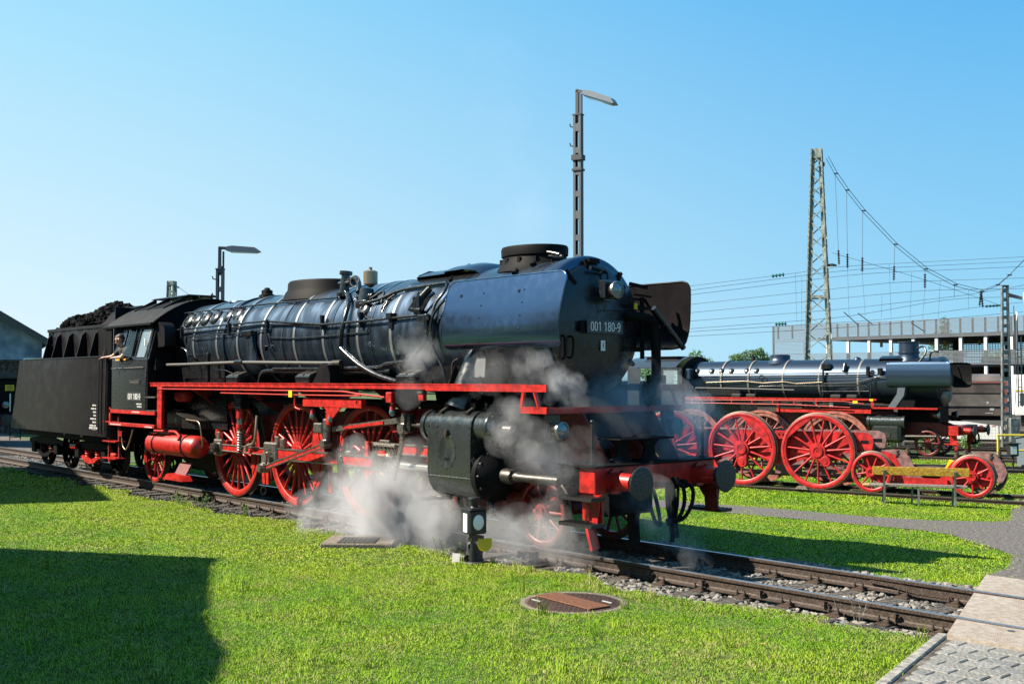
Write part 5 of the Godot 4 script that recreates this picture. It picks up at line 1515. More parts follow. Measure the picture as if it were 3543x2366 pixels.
	for s in [1, -1]:
		put(o, "eaves", MB.new().bx(-16.9, -14.1, 3.63, 3.69, s * 1.38, s * 1.46, 0.01), M.satin_black)
		# raised ventilator with dark openings
		put(o, "ventilator", MB.new().prism([Vector2(s * 0.3, 4.2), Vector2(s * 0.86, 4.03), Vector2(s * 0.86, 4.08), Vector2(s * 0.35, 4.36), Vector2(s * 0.3, 4.36)], V(-16.5, 0, 0), V(0, 0, 1), Vector3.UP, V(0.04, 0, 0)).prism([Vector2(s * 0.3, 4.2), Vector2(s * 0.86, 4.03), Vector2(s * 0.86, 4.08), Vector2(s * 0.35, 4.36), Vector2(s * 0.3, 4.36)], V(-15.75, 0, 0), V(0, 0, 1), Vector3.UP, V(0.04, 0, 0)).prism([Vector2(s * 0.3, 4.2), Vector2(s * 0.86, 4.03), Vector2(s * 0.86, 4.08), Vector2(s * 0.35, 4.36), Vector2(s * 0.3, 4.36)], V(-14.85, 0, 0), V(0, 0, 1), Vector3.UP, V(0.04, 0, 0)), M.satin_black)
		put(o, "ventilator_opening", MB.new().prism([Vector2(s * 0.3, 4.24), Vector2(s * 0.8, 4.06), Vector2(s * 0.8, 4.095), Vector2(s * 0.34, 4.275)], V(-16.45, 0, 0), V(0, 0, 1), Vector3.UP, V(1.58, 0, 0)), M.soot)
	put(o, "ventilator_cover", MB.new().prism([Vector2(-0.4, 4.36), Vector2(0.4, 4.36), Vector2(0.3, 4.4), Vector2(-0.3, 4.4)], V(-16.6, 0, 0), V(0, 0, 1), Vector3.UP, V(1.95, 0, 0)), M.satin_black)
	for x in [-14.6, -13.95]:
		put(o, "lifting_hook", MB.new().tube([V(x, 4.25, 0.1), V(x, 4.32, 0.1), V(x + 0.03, 4.36, 0.1), V(x + 0.08, 4.34, 0.1), V(x + 0.09, 4.3, 0.1)], 0.014, 6), M.soot)
	put(L, "cab_rear", MB.new().bx(-16.25, -16.2, 1.71, 3.6, 0.9, 1.46).bx(-16.25, -16.2, 1.71, 3.6, -1.46, -0.9), M.black)
	put(L, "cab_floor", MB.new().bx(-16.4, -14.2, 1.66, 1.73, -1.45, 1.45), M.soot)
	put(L, "boiler_backhead", MB.new().bx(-14.6, -14.2, 1.8, 3.6, -0.8, 0.8, 0.1), M.soot)
	# window cowls on the front sheet
	for s in [1, -1]:
		put(L, "window_cowl", MB.new().prism([Vector2(0, 0), Vector2(0.44, 0.02), Vector2(0.47, 0.08), Vector2(0.44, 0.42), Vector2(0.34, 0.53), Vector2(0.16, 0.57), Vector2(0, 0.57)], V(-14.16, 3.12, s * (1.05 if s > 0 else 1.31)), Vector3.RIGHT, Vector3.UP, V(0, 0, 0.26)), M.satin_black)
		put(L, "front_cover", MB.new().prism([Vector2(0, 0), Vector2(0.16, 0.0), Vector2(0.17, 0.2), Vector2(0.1, 0.28), Vector2(0, 0.3)], V(-14.16, 2.62, s * (1.22 if s > 0 else 1.4)), Vector3.RIGHT, Vector3.UP, V(0, 0, 0.16)), M.satin_black)


func arc_pts(roof: Array, x: float) -> Array:
	var out := []
	for k in 17:
		out.append(V(x, roof[k].y - 0.01, roof[k].x))
	return out


func front_end(L: Node) -> void:
	# low platform before the smokebox
	var o := put(L, "front_platform", MB.new().bx(-1.75, -1.22, 2.0, 2.02, -1.42, 1.42), M.soot)
	put(o, "edge", MB.new().bx(-1.23, -1.215, 1.94, 2.025, -1.43, 1.43).bx(-1.75, -1.215, 1.94, 2.025, 1.42, 1.44).bx(-1.75, -1.215, 1.94, 2.025, -1.44, -1.42).bx(-1.75, -1.2, 2.018, 2.03, 1.36, 1.445), M.red)
	for s in [1, -1]:
		put(L, "platform_riser", MB.new().bar(V(-1.74, 2.0, s * 1.43), V(-1.66, 2.33, s * 1.43), 0.03, 0.05).bar(V(-1.37, 2.02, s * 1.43), V(-1.5, 2.33, s * 1.43), 0.05, 0.03, Vector3.RIGHT).bx(-1.72, -1.2, 2.235, 2.335, s * 1.43, s * 1.46), M.red)
		put(L, "riser_panel", MB.new().bx(-1.70, -1.66, 2.02, 2.31, s * 0.95, s * 1.4), M.soot)
		put(L, "front_plate", MB.new().prism([Vector2(-1.75, 1.94), Vector2(-1.22, 1.94), Vector2(-0.72, 1.27), Vector2(-1.1, 1.27), Vector2(-1.35, 1.55), Vector2(-1.75, 1.6)], V(0, 0, s * 0.72), Vector3.RIGHT, Vector3.UP, V(0, 0, s * 0.03)), M.red_frame)
		headlamp(L, V(-1.18, 1.71, s * 1.2), 0.12)
		put(L, "lamp_bracket", MB.new().bx(-1.42, -1.3, 1.6, 1.95, s * 1.08, s * 1.32, 0.03).bx(-1.4, -1.32, 1.55, 1.62, s * 1.1, s * 1.3), M.black)
		put(L, "lamp_cable", MB.new().tube(rounded([V(-1.24, 1.6, s * 1.15), V(-1.22, 1.4, s * 1.12), V(-1.16, 1.2, s * 1.08)], 0.06), 0.012, 6), M.black)
		put(L, "hand_post", MB.new().cyl(V(-0.64, 1.27, s * 1.15), V(-0.64, 1.83, s * 1.15), 0.02, -1, 8).ball(V(-0.64, 1.845, s * 1.15), V(0.03, 0.03, 0.03), 8, 6).cyl(V(-0.64, 1.27, s * 1.15), V(-0.64, 1.3, s * 1.15), 0.05, -1, 8), M.signal_iron)
		# buffer beam end, steps and rail guard
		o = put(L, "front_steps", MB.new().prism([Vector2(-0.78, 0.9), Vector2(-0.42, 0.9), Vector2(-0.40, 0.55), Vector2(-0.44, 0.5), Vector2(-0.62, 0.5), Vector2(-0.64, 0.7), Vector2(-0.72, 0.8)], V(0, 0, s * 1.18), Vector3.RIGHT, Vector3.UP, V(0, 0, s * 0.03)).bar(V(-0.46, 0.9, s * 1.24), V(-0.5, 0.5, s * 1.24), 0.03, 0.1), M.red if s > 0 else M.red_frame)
		for y in [0.87, 0.53]:
			var st := MB.new()
			st.bx(-0.96, -0.36, y - 0.04, y - 0.015, s * 1.2, s * 1.46)
			for k in 9:
				st.bx(-0.96 + k * 0.0735, -0.94 + k * 0.0735, y - 0.015, y + 0.01, s * 1.2, s * 1.46)
			for k in 4:
				st.bx(-0.96, -0.36, y - 0.014, y + 0.004, s * (1.2 + k * 0.08), s * (1.215 + k * 0.08))
			put(o, "tread", st, M.signal_iron)
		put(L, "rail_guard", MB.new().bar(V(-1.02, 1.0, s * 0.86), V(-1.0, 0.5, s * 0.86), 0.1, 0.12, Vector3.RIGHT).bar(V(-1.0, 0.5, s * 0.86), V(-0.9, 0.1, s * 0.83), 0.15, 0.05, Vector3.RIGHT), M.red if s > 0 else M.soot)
	put(L, "buffer_beam", MB.new().bx(-0.80, -0.50, 0.9, 1.25, -1.24, 1.24, 0.012), M.red)
	put(L, "beam_deck", MB.new().bx(-1.15, -0.42, 1.253, 1.275, -1.3, 1.3), M.soot)
	for z in [0.877, -0.877]:
		buffer(L, 0.0, 1.055, z, 0.5, M.red)
	# brackets for the lamps above the beam
	for z in [0.42, -0.14]:
		put(L, "bracket_table", MB.new().bx(-1.0, -0.55, 1.58, 1.605, z - 0.28, z + 0.28, 0.008).prism([Vector2(z - 0.2, 1.275), Vector2(z + 0.2, 1.275), Vector2(z + 0.12, 1.36), Vector2(z + 0.1, 1.46), Vector2(z + 0.14, 1.52), Vector2(z + 0.24, 1.58), Vector2(z - 0.24, 1.58), Vector2(z - 0.14, 1.52), Vector2(z - 0.1, 1.46), Vector2(z - 0.12, 1.36)], V(-0.80, 0, 0), V(0, 0, 1), Vector3.UP, V(0.03, 0, 0)), M.soot)
	# draw hook, screw coupling and hoses
	put(L, "draw_hook", MB.new().prism([Vector2(-0.5, 1.0), Vector2(-0.28, 1.0), Vector2(-0.22, 1.08), Vector2(-0.15, 1.08), Vector2(-0.12, 0.98), Vector2(-0.2, 0.92), Vector2(-0.5, 0.93)], V(0, 0, -0.03), Vector3.RIGHT, Vector3.UP, V(0, 0, 0.06)), M.soot)
	put(L, "screw_coupling", MB.new().tube([V(-0.2, 0.98, 0.07), V(-0.22, 0.72, 0.08), V(-0.24, 0.5, 0.06)], 0.022, 8).tube([V(-0.2, 0.98, -0.07), V(-0.22, 0.72, -0.08), V(-0.24, 0.5, -0.06)], 0.022, 8).cyl(V(-0.24, 0.5, 0), V(-0.25, 0.2, 0.0), 0.03, -1, 8).cyl(V(-0.24, 0.5, -0.12), V(-0.24, 0.5, 0.12), 0.03, -1, 8), M.soot)
	for q in [[0.34, 0.95], [-0.3, 0.95], [0.5, 0.9], [-0.5, 0.92]]:
		put(L, "air_hose", MB.new().tube(rounded([V(-0.48, q[1], q[0]), V(-0.3, q[1] + 0.02, q[0]), V(-0.24, 0.72, q[0] * 0.9), V(-0.28, 0.48, q[0] * 0.62), V(-0.4, 0.42, q[0] * 0.2)], 0.1), 0.028, 8), M.soot)
		put(L, "air_cock", MB.new().box(V(-0.46, q[1] + 0.02, q[0]), V(0.12, 0.12, 0.08), Basis.IDENTITY, 0.02), M.soot)
	put(L, "coupling_shackle", MB.new().prism([Vector2(0.30, 0.95), Vector2(0.62, 0.95), Vector2(0.5, 0.55), Vector2(0.46, 0.12), Vector2(0.34, 0.12), Vector2(0.36, 0.5)], V(-0.62, 0, 0), V(0, 0, 1), Vector3.UP, V(0.1, 0, 0)), M.soot)
	put(L, "brake_rigging", MB.new().bx(-1.4, -1.0, 0.5, 0.8, -0.45, 0.45), M.soot)


func tender() -> void:
	var T := thing("tender", "black coal tender with white stencilled data coupled behind the numbered locomotive", "tender", V(-16.45, 0, 0))
	var X := -16.45
	# tank with a leaning rear edge and rounded corners
	var b := MB.new()
	var lay := [[-23.95, 1.03], [-23.25, 2.95]]
	var outline := func(xr: float) -> Array:
		var pts := []
		for k in 7:
			var a := PI / 2 * k / 6.0
			pts.append(Vector2(xr + 0.35 - 0.35 * sin(a), 1.5 - 0.35 + 0.35 * cos(a)))
		for k in 7:
			var a := PI / 2 * k / 6.0
			pts.append(Vector2(xr + 0.35 - 0.35 * cos(a), -1.5 + 0.35 - 0.35 * sin(a)))
		for k in 5:
			var a := PI / 2 * k / 4.0
			pts.append(Vector2(-16.5 - 0.12 + 0.12 * sin(a), -1.5 + 0.12 - 0.12 * cos(a)))
		for k in 5:
			var a := PI / 2 * k / 4.0
			pts.append(Vector2(-16.5 - 0.12 + 0.12 * cos(a), 1.5 - 0.12 + 0.12 * sin(a)))
		return pts
	var lo: Array = outline.call(lay[0][0])
	var hi: Array = outline.call(lay[1][0])
	var n := lo.size()
	for i in n:
		var j := (i + 1) % n
		var p := V(lo[i].x - X, lay[0][1], lo[i].y)
		var q := V(lo[j].x - X, lay[0][1], lo[j].y)
		var r := V(hi[j].x - X, lay[1][1], hi[j].y)
		var s := V(hi[i].x - X, lay[1][1], hi[i].y)
		var pv: Vector2 = (lo[i] - lo[(i + n - 1) % n]).normalized()
		var tv: Vector2 = (lo[j] - lo[i]).normalized()
		var nv: Vector2 = (lo[(j + 1) % n] - lo[j]).normalized()
		var n0 := (pv + tv).normalized() if pv.dot(tv) > 0.7 else tv
		var n1 := (tv + nv).normalized() if nv.dot(tv) > 0.7 else tv
		var N0 := V(-n0.y, 0, n0.x)
		var N1 := V(-n1.y, 0, n1.x)
		b.tri(p, q, r, N0, N1, N1)
		b.tri(p, r, s, N0, N1, N0)
		b.flat(V(-20.0 - X, lay[1][1], 0), s, r, Vector3.UP)
		b.flat(V(-20.0 - X, lay[0][1], 0), p, q, Vector3.DOWN)
	put(T, "tank", b, M.satin_black)
	put(T, "tank_rim", MB.new().bx(-22.5 - X, -16.7 - X, 2.94, 2.975, 1.46, 1.515, 0.01), M.satin_black)
	put(T, "rain_strip", MB.new().bx(-17.05 - X, -17.0 - X, 1.1, 2.95, 1.5, 1.512).bx(-16.82 - X, -16.8 - X, 1.1, 2.95, 1.5, 1.52), M.satin_black)
	var st := put(T, "stencil_panel", MB.new().bx(-17.6 - X, -17.05 - X, 1.2, 1.25, 1.5, 1.503), M.letter_grey)
	rng.seed = 3
	for k in 8:
		var y := 1.78 - k * 0.082
		var w := rng.randf_range(0.08, 0.42)
		var x1 := -17.16 - X
		put(st, "stencil_line", MB.new().bx(x1 - w, x1 - w * 0.35, y - 0.02, y + 0.018, 1.5, 1.503).bx(x1 - w * 0.25, x1, y - 0.02, y + 0.018, 1.5, 1.503), M.letter_grey)
	# coal bunker above the tank with its stiffeners
	var bk := put(T, "coal_bunker", MB.new().bx(-22.1 - X, -17.3 - X, 2.95, 3.78, 0.98, 1.0).bx(-22.1 - X, -17.3 - X, 2.95, 3.78, -1.0, -0.98).bx(-22.1 - X, -22.06 - X, 2.95, 3.78, -1.0, 1.0).bx(-17.34 - X, -17.3 - X, 2.95, 4.2, -1.0, 1.0), M.satin_black)
	put(bk, "bunker_rim", MB.new().bx(-22.12 - X, -17.28 - X, 3.72, 3.80, 1.0, 1.03, 0.008).bx(-22.12 - X, -17.28 - X, 3.72, 3.80, -1.03, -1.0, 0.008), M.satin_black)
	for s in [1, -1]:
		for x in [-21.85, -21.15, -20.25, -19.3, -18.4, -17.5]:
			put(bk, "stiffener", MB.new().prism([Vector2(1.0 * s, 3.66), Vector2(1.1 * s, 3.56), Vector2(1.25 * s, 2.96), Vector2(1.0 * s, 2.96)], V(x - X, 0, 0), V(0, 0, 1), Vector3.UP, V(0.04, 0, 0)), M.soot)
	put(bk, "handle", MB.new().tube([V(-22.0 - X, 3.36, 1.02), V(-21.7 - X, 3.36, 1.02)], 0.014, 6), M.oily)
	put(T, "front_wall", MB.new().prism([Vector2(-1.05, 2.9), Vector2(1.05, 2.9), Vector2(1.02, 3.8), Vector2(0.7, 4.12), Vector2(0.35, 4.27), Vector2(-0.35, 4.27), Vector2(-0.7, 4.12), Vector2(-1.02, 3.8)], V(-18.35 - X, 0, 0), V(0, 0, 1), Vector3.UP, V(1.1, 0, 0)), M.soot)
	put(T, "front_bulkhead", MB.new().bx(-17.0 - X, -16.65 - X, 1.7, 3.5, 1.0, 1.2).bx(-17.0 - X, -16.65 - X, 1.7, 3.5, -1.2, -1.0).bx(-17.0 - X, -16.5 - X, 2.9, 3.62, 0.95, 1.4), M.soot)
	put(T, "gangway_screen", MB.new().bx(-16.5 - X, -16.25 - X, 1.6, 3.3, -1.3, 1.3), M.soot)
	put(T, "hand_rail", MB.new().tube([V(-16.55 - X, 1.2, 1.53), V(-16.55 - X, 3.1, 1.5)], 0.016, 6).tube([V(-16.62 - X, 2.9, 1.55), V(-16.62 - X, 3.15, 1.5)], 0.02, 6), M.oily)
	put(T, "filler_lid", MB.new().bx(-22.7 - X, -22.25 - X, 2.95, 3.02, 0.5, 1.1, 0.02), M.satin_black)
	# frame and two bogies
	put(T, "frame", MB.new().bx(-23.4 - X, -16.6 - X, 0.85, 1.05, -1.2, 1.2), M.soot)
	for s in [1.0, -1.0]:
		for x in [-22.9, -21.1, -19.5, -17.7]:
			var w := wheel(T, "tender_wheel", V(x - X, 0.5, s * 0.76), s, 0.5, 10, 0.14, 0, 0, [], M.soot, M.tread, M.soot)
		for c in [-22.0, -18.6]:
			var o := put(T, "bogie_frame", MB.new().prism([Vector2(c - 1.35, 0.62), Vector2(c + 1.35, 0.62), Vector2(c + 1.35, 0.74), Vector2(c + 0.6, 0.82), Vector2(c - 0.6, 0.82), Vector2(c - 1.35, 0.74)], V(-X, 0, s * 1.02), Vector3.RIGHT, Vector3.UP, V(0, 0, s * 0.05)), M.soot)
			put(o, "axle_box", MB.new().bx(c - 1.05 - X, c - 0.75 - X, 0.36, 0.66, s * 0.92, s * 1.12, 0.03).bx(c + 0.75 - X, c + 1.05 - X, 0.36, 0.66, s * 0.92, s * 1.12, 0.03), M.soot)
			for k in 2:
				put(o, "coil_spring", coil(V(c - 0.35 + 0.7 * k - X, 0.3, s * 1.0), 0.08, 0.32, 5.0, 0.022), M.red if c > -20 else M.red_frame)
			put(o, "leaf_spring", MB.new().prism([Vector2(c - 0.6, 0.42), Vector2(c - 0.3, 0.3), Vector2(c, 0.26), Vector2(c + 0.3, 0.3), Vector2(c + 0.6, 0.42), Vector2(c + 0.5, 0.46), Vector2(c, 0.36), Vector2(c - 0.5, 0.46)], V(-X, 0, s * 1.04), Vector3.RIGHT, Vector3.UP, V(0, 0, s * 0.08)), M.red if c > -20 else M.red_frame)
		put(T, "brake_cylinder", MB.new().cyl(V(-19.9 - X, 0.66, s * 1.05), V(-19.5 - X, 0.66, s * 1.05), 0.11, 0.11, 14), M.red)
		put(T, "red_tag", MB.new().bx(-19.0 - X, -18.8 - X, 0.93, 1.01, s * 1.2, s * 1.215).bx(-20.2 - X, -20.08 - X, 0.94, 1.0, s * 1.2, s * 1.215), M.red)
		put(T, "hose_block", MB.new().box(V(-16.9 - X, 0.55, s * 1.1), V(0.3, 0.14, 0.2), Basis.IDENTITY, 0.04).cyl(V(-17.2 - X, 0.4, s * 1.12), V(-17.2 - X, 0.7, s * 1.12), 0.05, -1, 10), M.red)
	for z in [0.877, -0.877]:
		buffer_rear(T, V(-23.55 - X, 1.05, z))
	# coal
	var H := thing("coal_heap", "heap of black coal lumps piled high in the tender", "coal", V(-20.0, 2.95, 0))
	var core := func(x: float, z: float) -> float:
		var a := clampf(1.0 - absf(x + 19.4) / 3.3, 0.0, 1.0)
		return 3.60 + 0.72 * pow(a, 0.75) * (1.0 - z * z * 0.6) + 0.1 * sin(x * 3.1) * cos(z * 4.0)
	var cb := MB.new()
	for i in 22:
		for j in 8:
			var q := []
			for d in [[0, 0], [1, 0], [1, 1], [0, 1]]:
				var x: float = -22.05 + (i + d[0]) * 0.2145
				var z: float = -0.97 + (j + d[1]) * 0.2425
				q.append(V(x + 20.0, core.call(x, z) - 2.95 - 0.06, z))
			var nn: Vector3 = (q[2] - q[0]).cross(q[1] - q[3]).normalized()
			cb.quad(q[0], q[1], q[2], q[3], nn if nn.y > 0 else -nn)
	put(H, "core", cb, M.coal)
	rng.seed = 23
	for g in 2:
		var xf := []
		var co := []
		for i in 800:
			var x := rng.randf_range(-22.0, -17.5)
			var z := rng.randf_range(-0.95, 0.95)
			var s := rng.randf_range(0.05, 0.13)
			xf.append(Transform3D(Basis.from_euler(V(rng.randf() * 3, rng.randf() * 6, rng.randf() * 3)).scaled(V(s * 1.2, s, s)), V(x + 20.0, core.call(x, z) - 2.95 + rng.randf_range(-0.03, 0.06), z)))
			co.append(Color(1, 1, 1))
		scatter(H, "coal_lumps" if g == 0 else "coal_lumps_001", stone_mesh(200 + g), M.coal, xf, co)


func buffer_rear(t: Node, p: Vector3) -> void:
	put(t, "buffer", MB.new().lathe([Vector2(-0.5, 0), Vector2(-0.5, 0.12), Vector2(-0.05, 0.1), Vector2(-0.05, 0.22), Vector2(0, 0.22), Vector2(0.01, 0)], p + V(-0.05, 0, 0), Vector3.LEFT, 20), M.soot)


func second_locomotive() -> void:
	var L := thing("black_locomotive", "dark black steam locomotive standing on the next track behind the red wheel sets", "locomotive", V(-11.92, -0.557, -29.45), 10.0)
	var Y := 2.9
	var o := put(L, "boiler", MB.new().lathe([Vector2(-10.36, 0), Vector2(-10.36, 0.86), Vector2(-6.55, 0.89), Vector2(-1.90, 0.905), Vector2(-1.90, 0)], V(0, Y, 0), Vector3.RIGHT, 64), M.old_black)
	for x in [-8.82, -7.52, -5.93, -4.34, -2.69]:
		put(o, "boiler_band", MB.new().lathe([Vector2(x - 0.035, 0.8), Vector2(x - 0.035, 0.914), Vector2(x + 0.035, 0.914), Vector2(x + 0.035, 0.8)], V(0, Y, 0), Vector3.RIGHT, 64), M.band_pale)
	put(L, "smokebox", MB.new().lathe([Vector2(-1.90, 0), Vector2(-1.90, 0.93), Vector2(0.3, 0.93), Vector2(0.3, 0.97), Vector2(0.44, 0.97), Vector2(0.46, 0.85), Vector2(0.62, 0.5), Vector2(0.66, 0)], V(0, Y, 0), Vector3.RIGHT, 64), M.old_black)
	put(L, "smokebox_door", MB.new().lathe([Vector2(0.45, 0.86), Vector2(0.5, 0.84), Vector2(0.63, 0.55), Vector2(0.69, 0.2), Vector2(0.70, 0)], V(0, Y, 0), Vector3.RIGHT, 40), M.door_black)
	put(L, "firebox", MB.new().bx(-10.36, -7.92, 1.3, 2.9, -0.84, 0.84, 0.05), M.black)
	o = put(L, "chimney", MB.new().lathe([Vector2(-0.1, 0.42), Vector2(0.0, 0.38), Vector2(0.12, 0.35), Vector2(0.2, 0.35), Vector2(0.21, 0.385), Vector2(0.26, 0.385), Vector2(0.27, 0.35), Vector2(0.62, 0.345), Vector2(0.63, 0.375), Vector2(0.68, 0.375), Vector2(0.68, 0.31), Vector2(0.3, 0.3), Vector2(0.3, 0)], V(-0.93, Y + 0.9, 0), Vector3.UP, 36, 0, TAU, 1.1, 1.1), M.old_black)
	put(L, "steam_dome", MB.new().lathe([Vector2(-0.15, 0.6), Vector2(-0.02, 0.48), Vector2(0.06, 0.42), Vector2(0.2, 0.43), Vector2(0.25, 0.38), Vector2(0.26, 0)], V(-6.44, Y + 0.88, 0), Vector3.UP, 32), M.old_black)
	put(L, "feedwater_hood", MB.new().lathe([Vector2(-1.96, 0.9), Vector2(-1.96, 1.02), Vector2(-1.25, 1.03), Vector2(-1.0, 0.99), Vector2(-0.92, 0.9)], V(0, Y, 0), Vector3.RIGHT, 18, -0.5, 0.5), M.old_black)
	put(L, "valve_cover", MB.new().lathe([Vector2(-0.02, 0.15), Vector2(0.05, 0.13), Vector2(0.09, 0.07), Vector2(0.1, 0)], V(-3.04, Y + 0.9, 0), Vector3.UP, 20), M.old_black)
	put(L, "safety_valve", MB.new().lathe([Vector2(0, 0.12), Vector2(0.12, 0.08), Vector2(0.2, 0.06), Vector2(0.2, 0)], V(-7.69, Y + 0.88, 0), Vector3.UP, 12), M.soot)
	put(L, "bent_pipe", MB.new().tube(rounded([V(-0.5, 4.2, 0.3), V(-0.2, 4.3, 0.4), V(-0.05, 4.0, 0.55), V(-0.3, 3.65, 0.7)], 0.1), 0.04, 8).tube(rounded([V(0.0, 3.7, 0.4), V(0.05, 4.1, 0.35), V(0.35, 4.05, 0.35)], 0.1), 0.04, 8), M.black)
	for x in [-10.07, -9.33, -8.85, -8.37, -7.63, -7.18]:
		washout(L, V(x, 3.34, 0.765), V(0, 0.5, 0.866), 0.13)
	pipe(L, "handrail", [V(-10.19, 3.2, 0.95), V(-6.89, 3.22, 0.95), V(-4.17, 3.23, 0.95), V(-1.90, 3.25, 0.95)], 0.022, M.black)
	pipe(L, "handrail", [V(-10.19, 3.12, 0.96), V(-6.55, 3.12, 0.96), V(-2.01, 3.16, 0.96)], 0.018, M.black)
	pipe(L, "wire_pipe", [V(-9.50, 2.84, 0.96), V(-7.69, 2.9, 0.95), V(-6.78, 2.82, 0.96), V(-5.87, 2.88, 0.95), V(-5.31, 2.8, 0.95), V(-4.17, 2.86, 0.95)], 0.015, M.copper)
	pipe(L, "reach_rod", [V(-9.96, 2.6, 1.1), V(-7.46, 2.57, 1.1), V(-5.31, 2.53, 1.1)], 0.03, M.cast_grey)
	pipe(L, "steam_pipe", [V(-7.12, 2.3, 1.05), V(-7.01, 2.68, 1.05), V(-5.99, 2.7, 1.05), V(-2.24, 2.72, 1.05), V(-2.13, 2.5, 1.05), V(-4.17, 2.48, 1.05)], 0.02, M.black)
	pipe(L, "loop_pipe", [V(-2.13, 2.25, 1.05), V(-2.07, 3.05, 1.0), V(-1.4, 3.1, 1.0), V(-0.9, 3.1, 1.0)], 0.025, M.black)
	pipe(L, "oil_pipe", [V(-4.17, 2.8, 1.0), V(-2.69, 2.85, 0.98), V(-1.8, 3.1, 0.95)], 0.014, M.cast_grey)
	o = put(L, "feed_pump", MB.new().box(V(-4.06, 3.5, 0.72), V(0.4, 0.3, 0.3), Basis.IDENTITY, 0.06).cyl(V(-4.11, 2.3, 1.0), V(-4.11, 3.4, 0.95), 0.045, -1, 8).cyl(V(-3.26, 3.3, 0.9), V(-3.26, 3.6, 0.75), 0.08, -1, 10), M.black)
	put(L, "fittings", MB.new().box(V(-2.24, 3.3, 0.95), V(0.14, 0.4, 0.14), Basis.IDENTITY, 0.03).box(V(-1.75, 3.3, 0.95), V(0.2, 0.25, 0.14), Basis.IDENTITY, 0.03).box(V(-1.35, 3.2, 1.0), V(0.16, 0.3, 0.14), Basis.IDENTITY, 0.03), M.black)
	put(L, "valve_wheel", MB.new().lathe([Vector2(-0.012, 0.1), Vector2(-0.012, 0.125), Vector2(0.012, 0.125), Vector2(0.012, 0.1), Vector2(-0.012, 0.1)], V(-6.84, 3.05, 0.98), V(0, 0, 1), 18), M.black)
	var prof := [Vector2(1.2, 2.66), Vector2(1.3, 2.72), Vector2(1.36, 2.85), Vector2(1.38, 3.1), Vector2(1.37, 3.35), Vector2(1.33, 3.58), Vector2(1.3, 3.63)]
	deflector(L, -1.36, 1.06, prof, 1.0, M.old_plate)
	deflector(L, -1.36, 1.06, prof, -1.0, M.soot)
	put(L, "deflector_stay", MB.new().bar(V(0.75, 3.5, -0.7), V(0.78, 2.75, -1.3), 0.04, 0.04), M.black)
	put(L, "steam_inlet_pipe", MB.new().prism([Vector2(-1.35, 1.88), Vector2(-1.05, 1.88), Vector2(-0.72, 2.35), Vector2(-0.66, 2.72), Vector2(-0.95, 2.72), Vector2(-1.0, 2.4)], V(0, 0, 1.0), Vector3.RIGHT, Vector3.UP, V(0, 0, 0.25)), M.pipe_blue)
	put(L, "smokebox_saddle", MB.new().bx(-1.2, 0.4, 1.3, 2.4, -0.6, 0.6), M.soot)
	put(L, "ash_chute", MB.new().lathe([Vector2(-0.1, 0.05), Vector2(0.1, 0.26), Vector2(0.3, 0.32), Vector2(0.45, 0.3)], V(0.5, 2.05, 0.3), Vector3.UP, 20), M.galv)
	# running boards
	for s in [1, -1]:
		o = put(L, "running_board", MB.new().bx(-10.53, -1.75, 2.17, 2.2, s * 0.7, s * 1.4).bx(-1.85, 0.6, 1.85, 1.875, s * 0.6, s * 1.4), M.soot)
		put(o, "edge", MB.new().bx(-10.53, -1.75, 2.14, 2.21, s * 1.4, s * 1.42).bx(-1.96, -1.85, 1.85, 2.15, s * 1.4, s * 1.42).bx(-1.90, 0.6, 1.815, 1.885, s * 1.4, s * 1.42), M.red)
		put(o, "red_pipe", MB.new().tube([V(-10.30, 2.08, s * 1.42), V(-5.99, 2.1, s * 1.42), V(-3.04, 2.09, s * 1.42), V(-2.24, 2.0, s * 1.42)], 0.02, 6).tube([V(-10.30, 1.95, s * 1.42), V(-5.19, 1.93, s * 1.42), V(-2.81, 1.85, s * 1.42)], 0.02, 6), M.red)
		for k in 7:
			put(o, "hanger", MB.new().bx(-9.96 + k * 0.95, -9.91 + k * 0.95, 1.93, 2.14, s * 1.4, s * 1.43), M.red)
		put(o, "yellow_tag", MB.new().bx(-2.69, -2.49, 2.02, 2.12, s * 1.43, s * 1.45).bx(-2.01, -1.86, 2.12, 2.2, s * 1.43, s * 1.45), M.yellow)
		put(L, "motion_bracket", MB.new().bx(-5.99, -2.01, 1.62, 1.78, s * 1.2, s * 1.3).bx(-5.99, -5.90, 1.62, 2.14, s * 1.2, s * 1.35), M.red)
		put(L, "frame", MB.new().prism([Vector2(-10.41, 0.8), Vector2(-10.41, 1.4), Vector2(-2.01, 1.7), Vector2(-0.6, 1.5), Vector2(0.0, 1.45), Vector2(0.6, 1.2), Vector2(1.3, 1.15), Vector2(1.3, 0.85), Vector2(0.5, 0.75), Vector2(0.0, 1.1), Vector2(-0.6, 0.7), Vector2(-2.24, 0.75)], V(0, 0, s * 0.56), Vector3.RIGHT, Vector3.UP, V(0, 0, -s * 0.05)), M.red_frame)
		wheel(L, "leading_wheel", V(0, 0.5, s * 0.8), s, 0.5, 10, 0.14, 0, 0, [], M.red_frame, M.tread, M.red_frame)
		for x in [-2.81, -4.74, -6.67, -8.60]:
			wheel(L, "driving_wheel", V(x, 0.8, s * 0.8), s, 0.8, 12, 0.18, 0, 0, [], M.red_frame, M.tread, M.red_frame)
		o = put(L, "cylinder", MB.new().cyl(V(-2.13, 1.3, s * 1.05), V(-0.7, 1.3, s * 1.05), 0.27, 0.27, 24).bx(-2.01, -0.85, 0.5, 1.2, s * 0.7, s * 1.35, 0.12), M.cyl_black)
		put(o, "flange", MB.new().cyl(V(-2.18, 1.3, s * 1.05), V(-2.07, 1.3, s * 1.05), 0.3, -1, 24).cyl(V(-0.8, 1.3, s * 1.05), V(-0.7, 1.3, s * 1.05), 0.3, -1, 24), M.cyl_black)
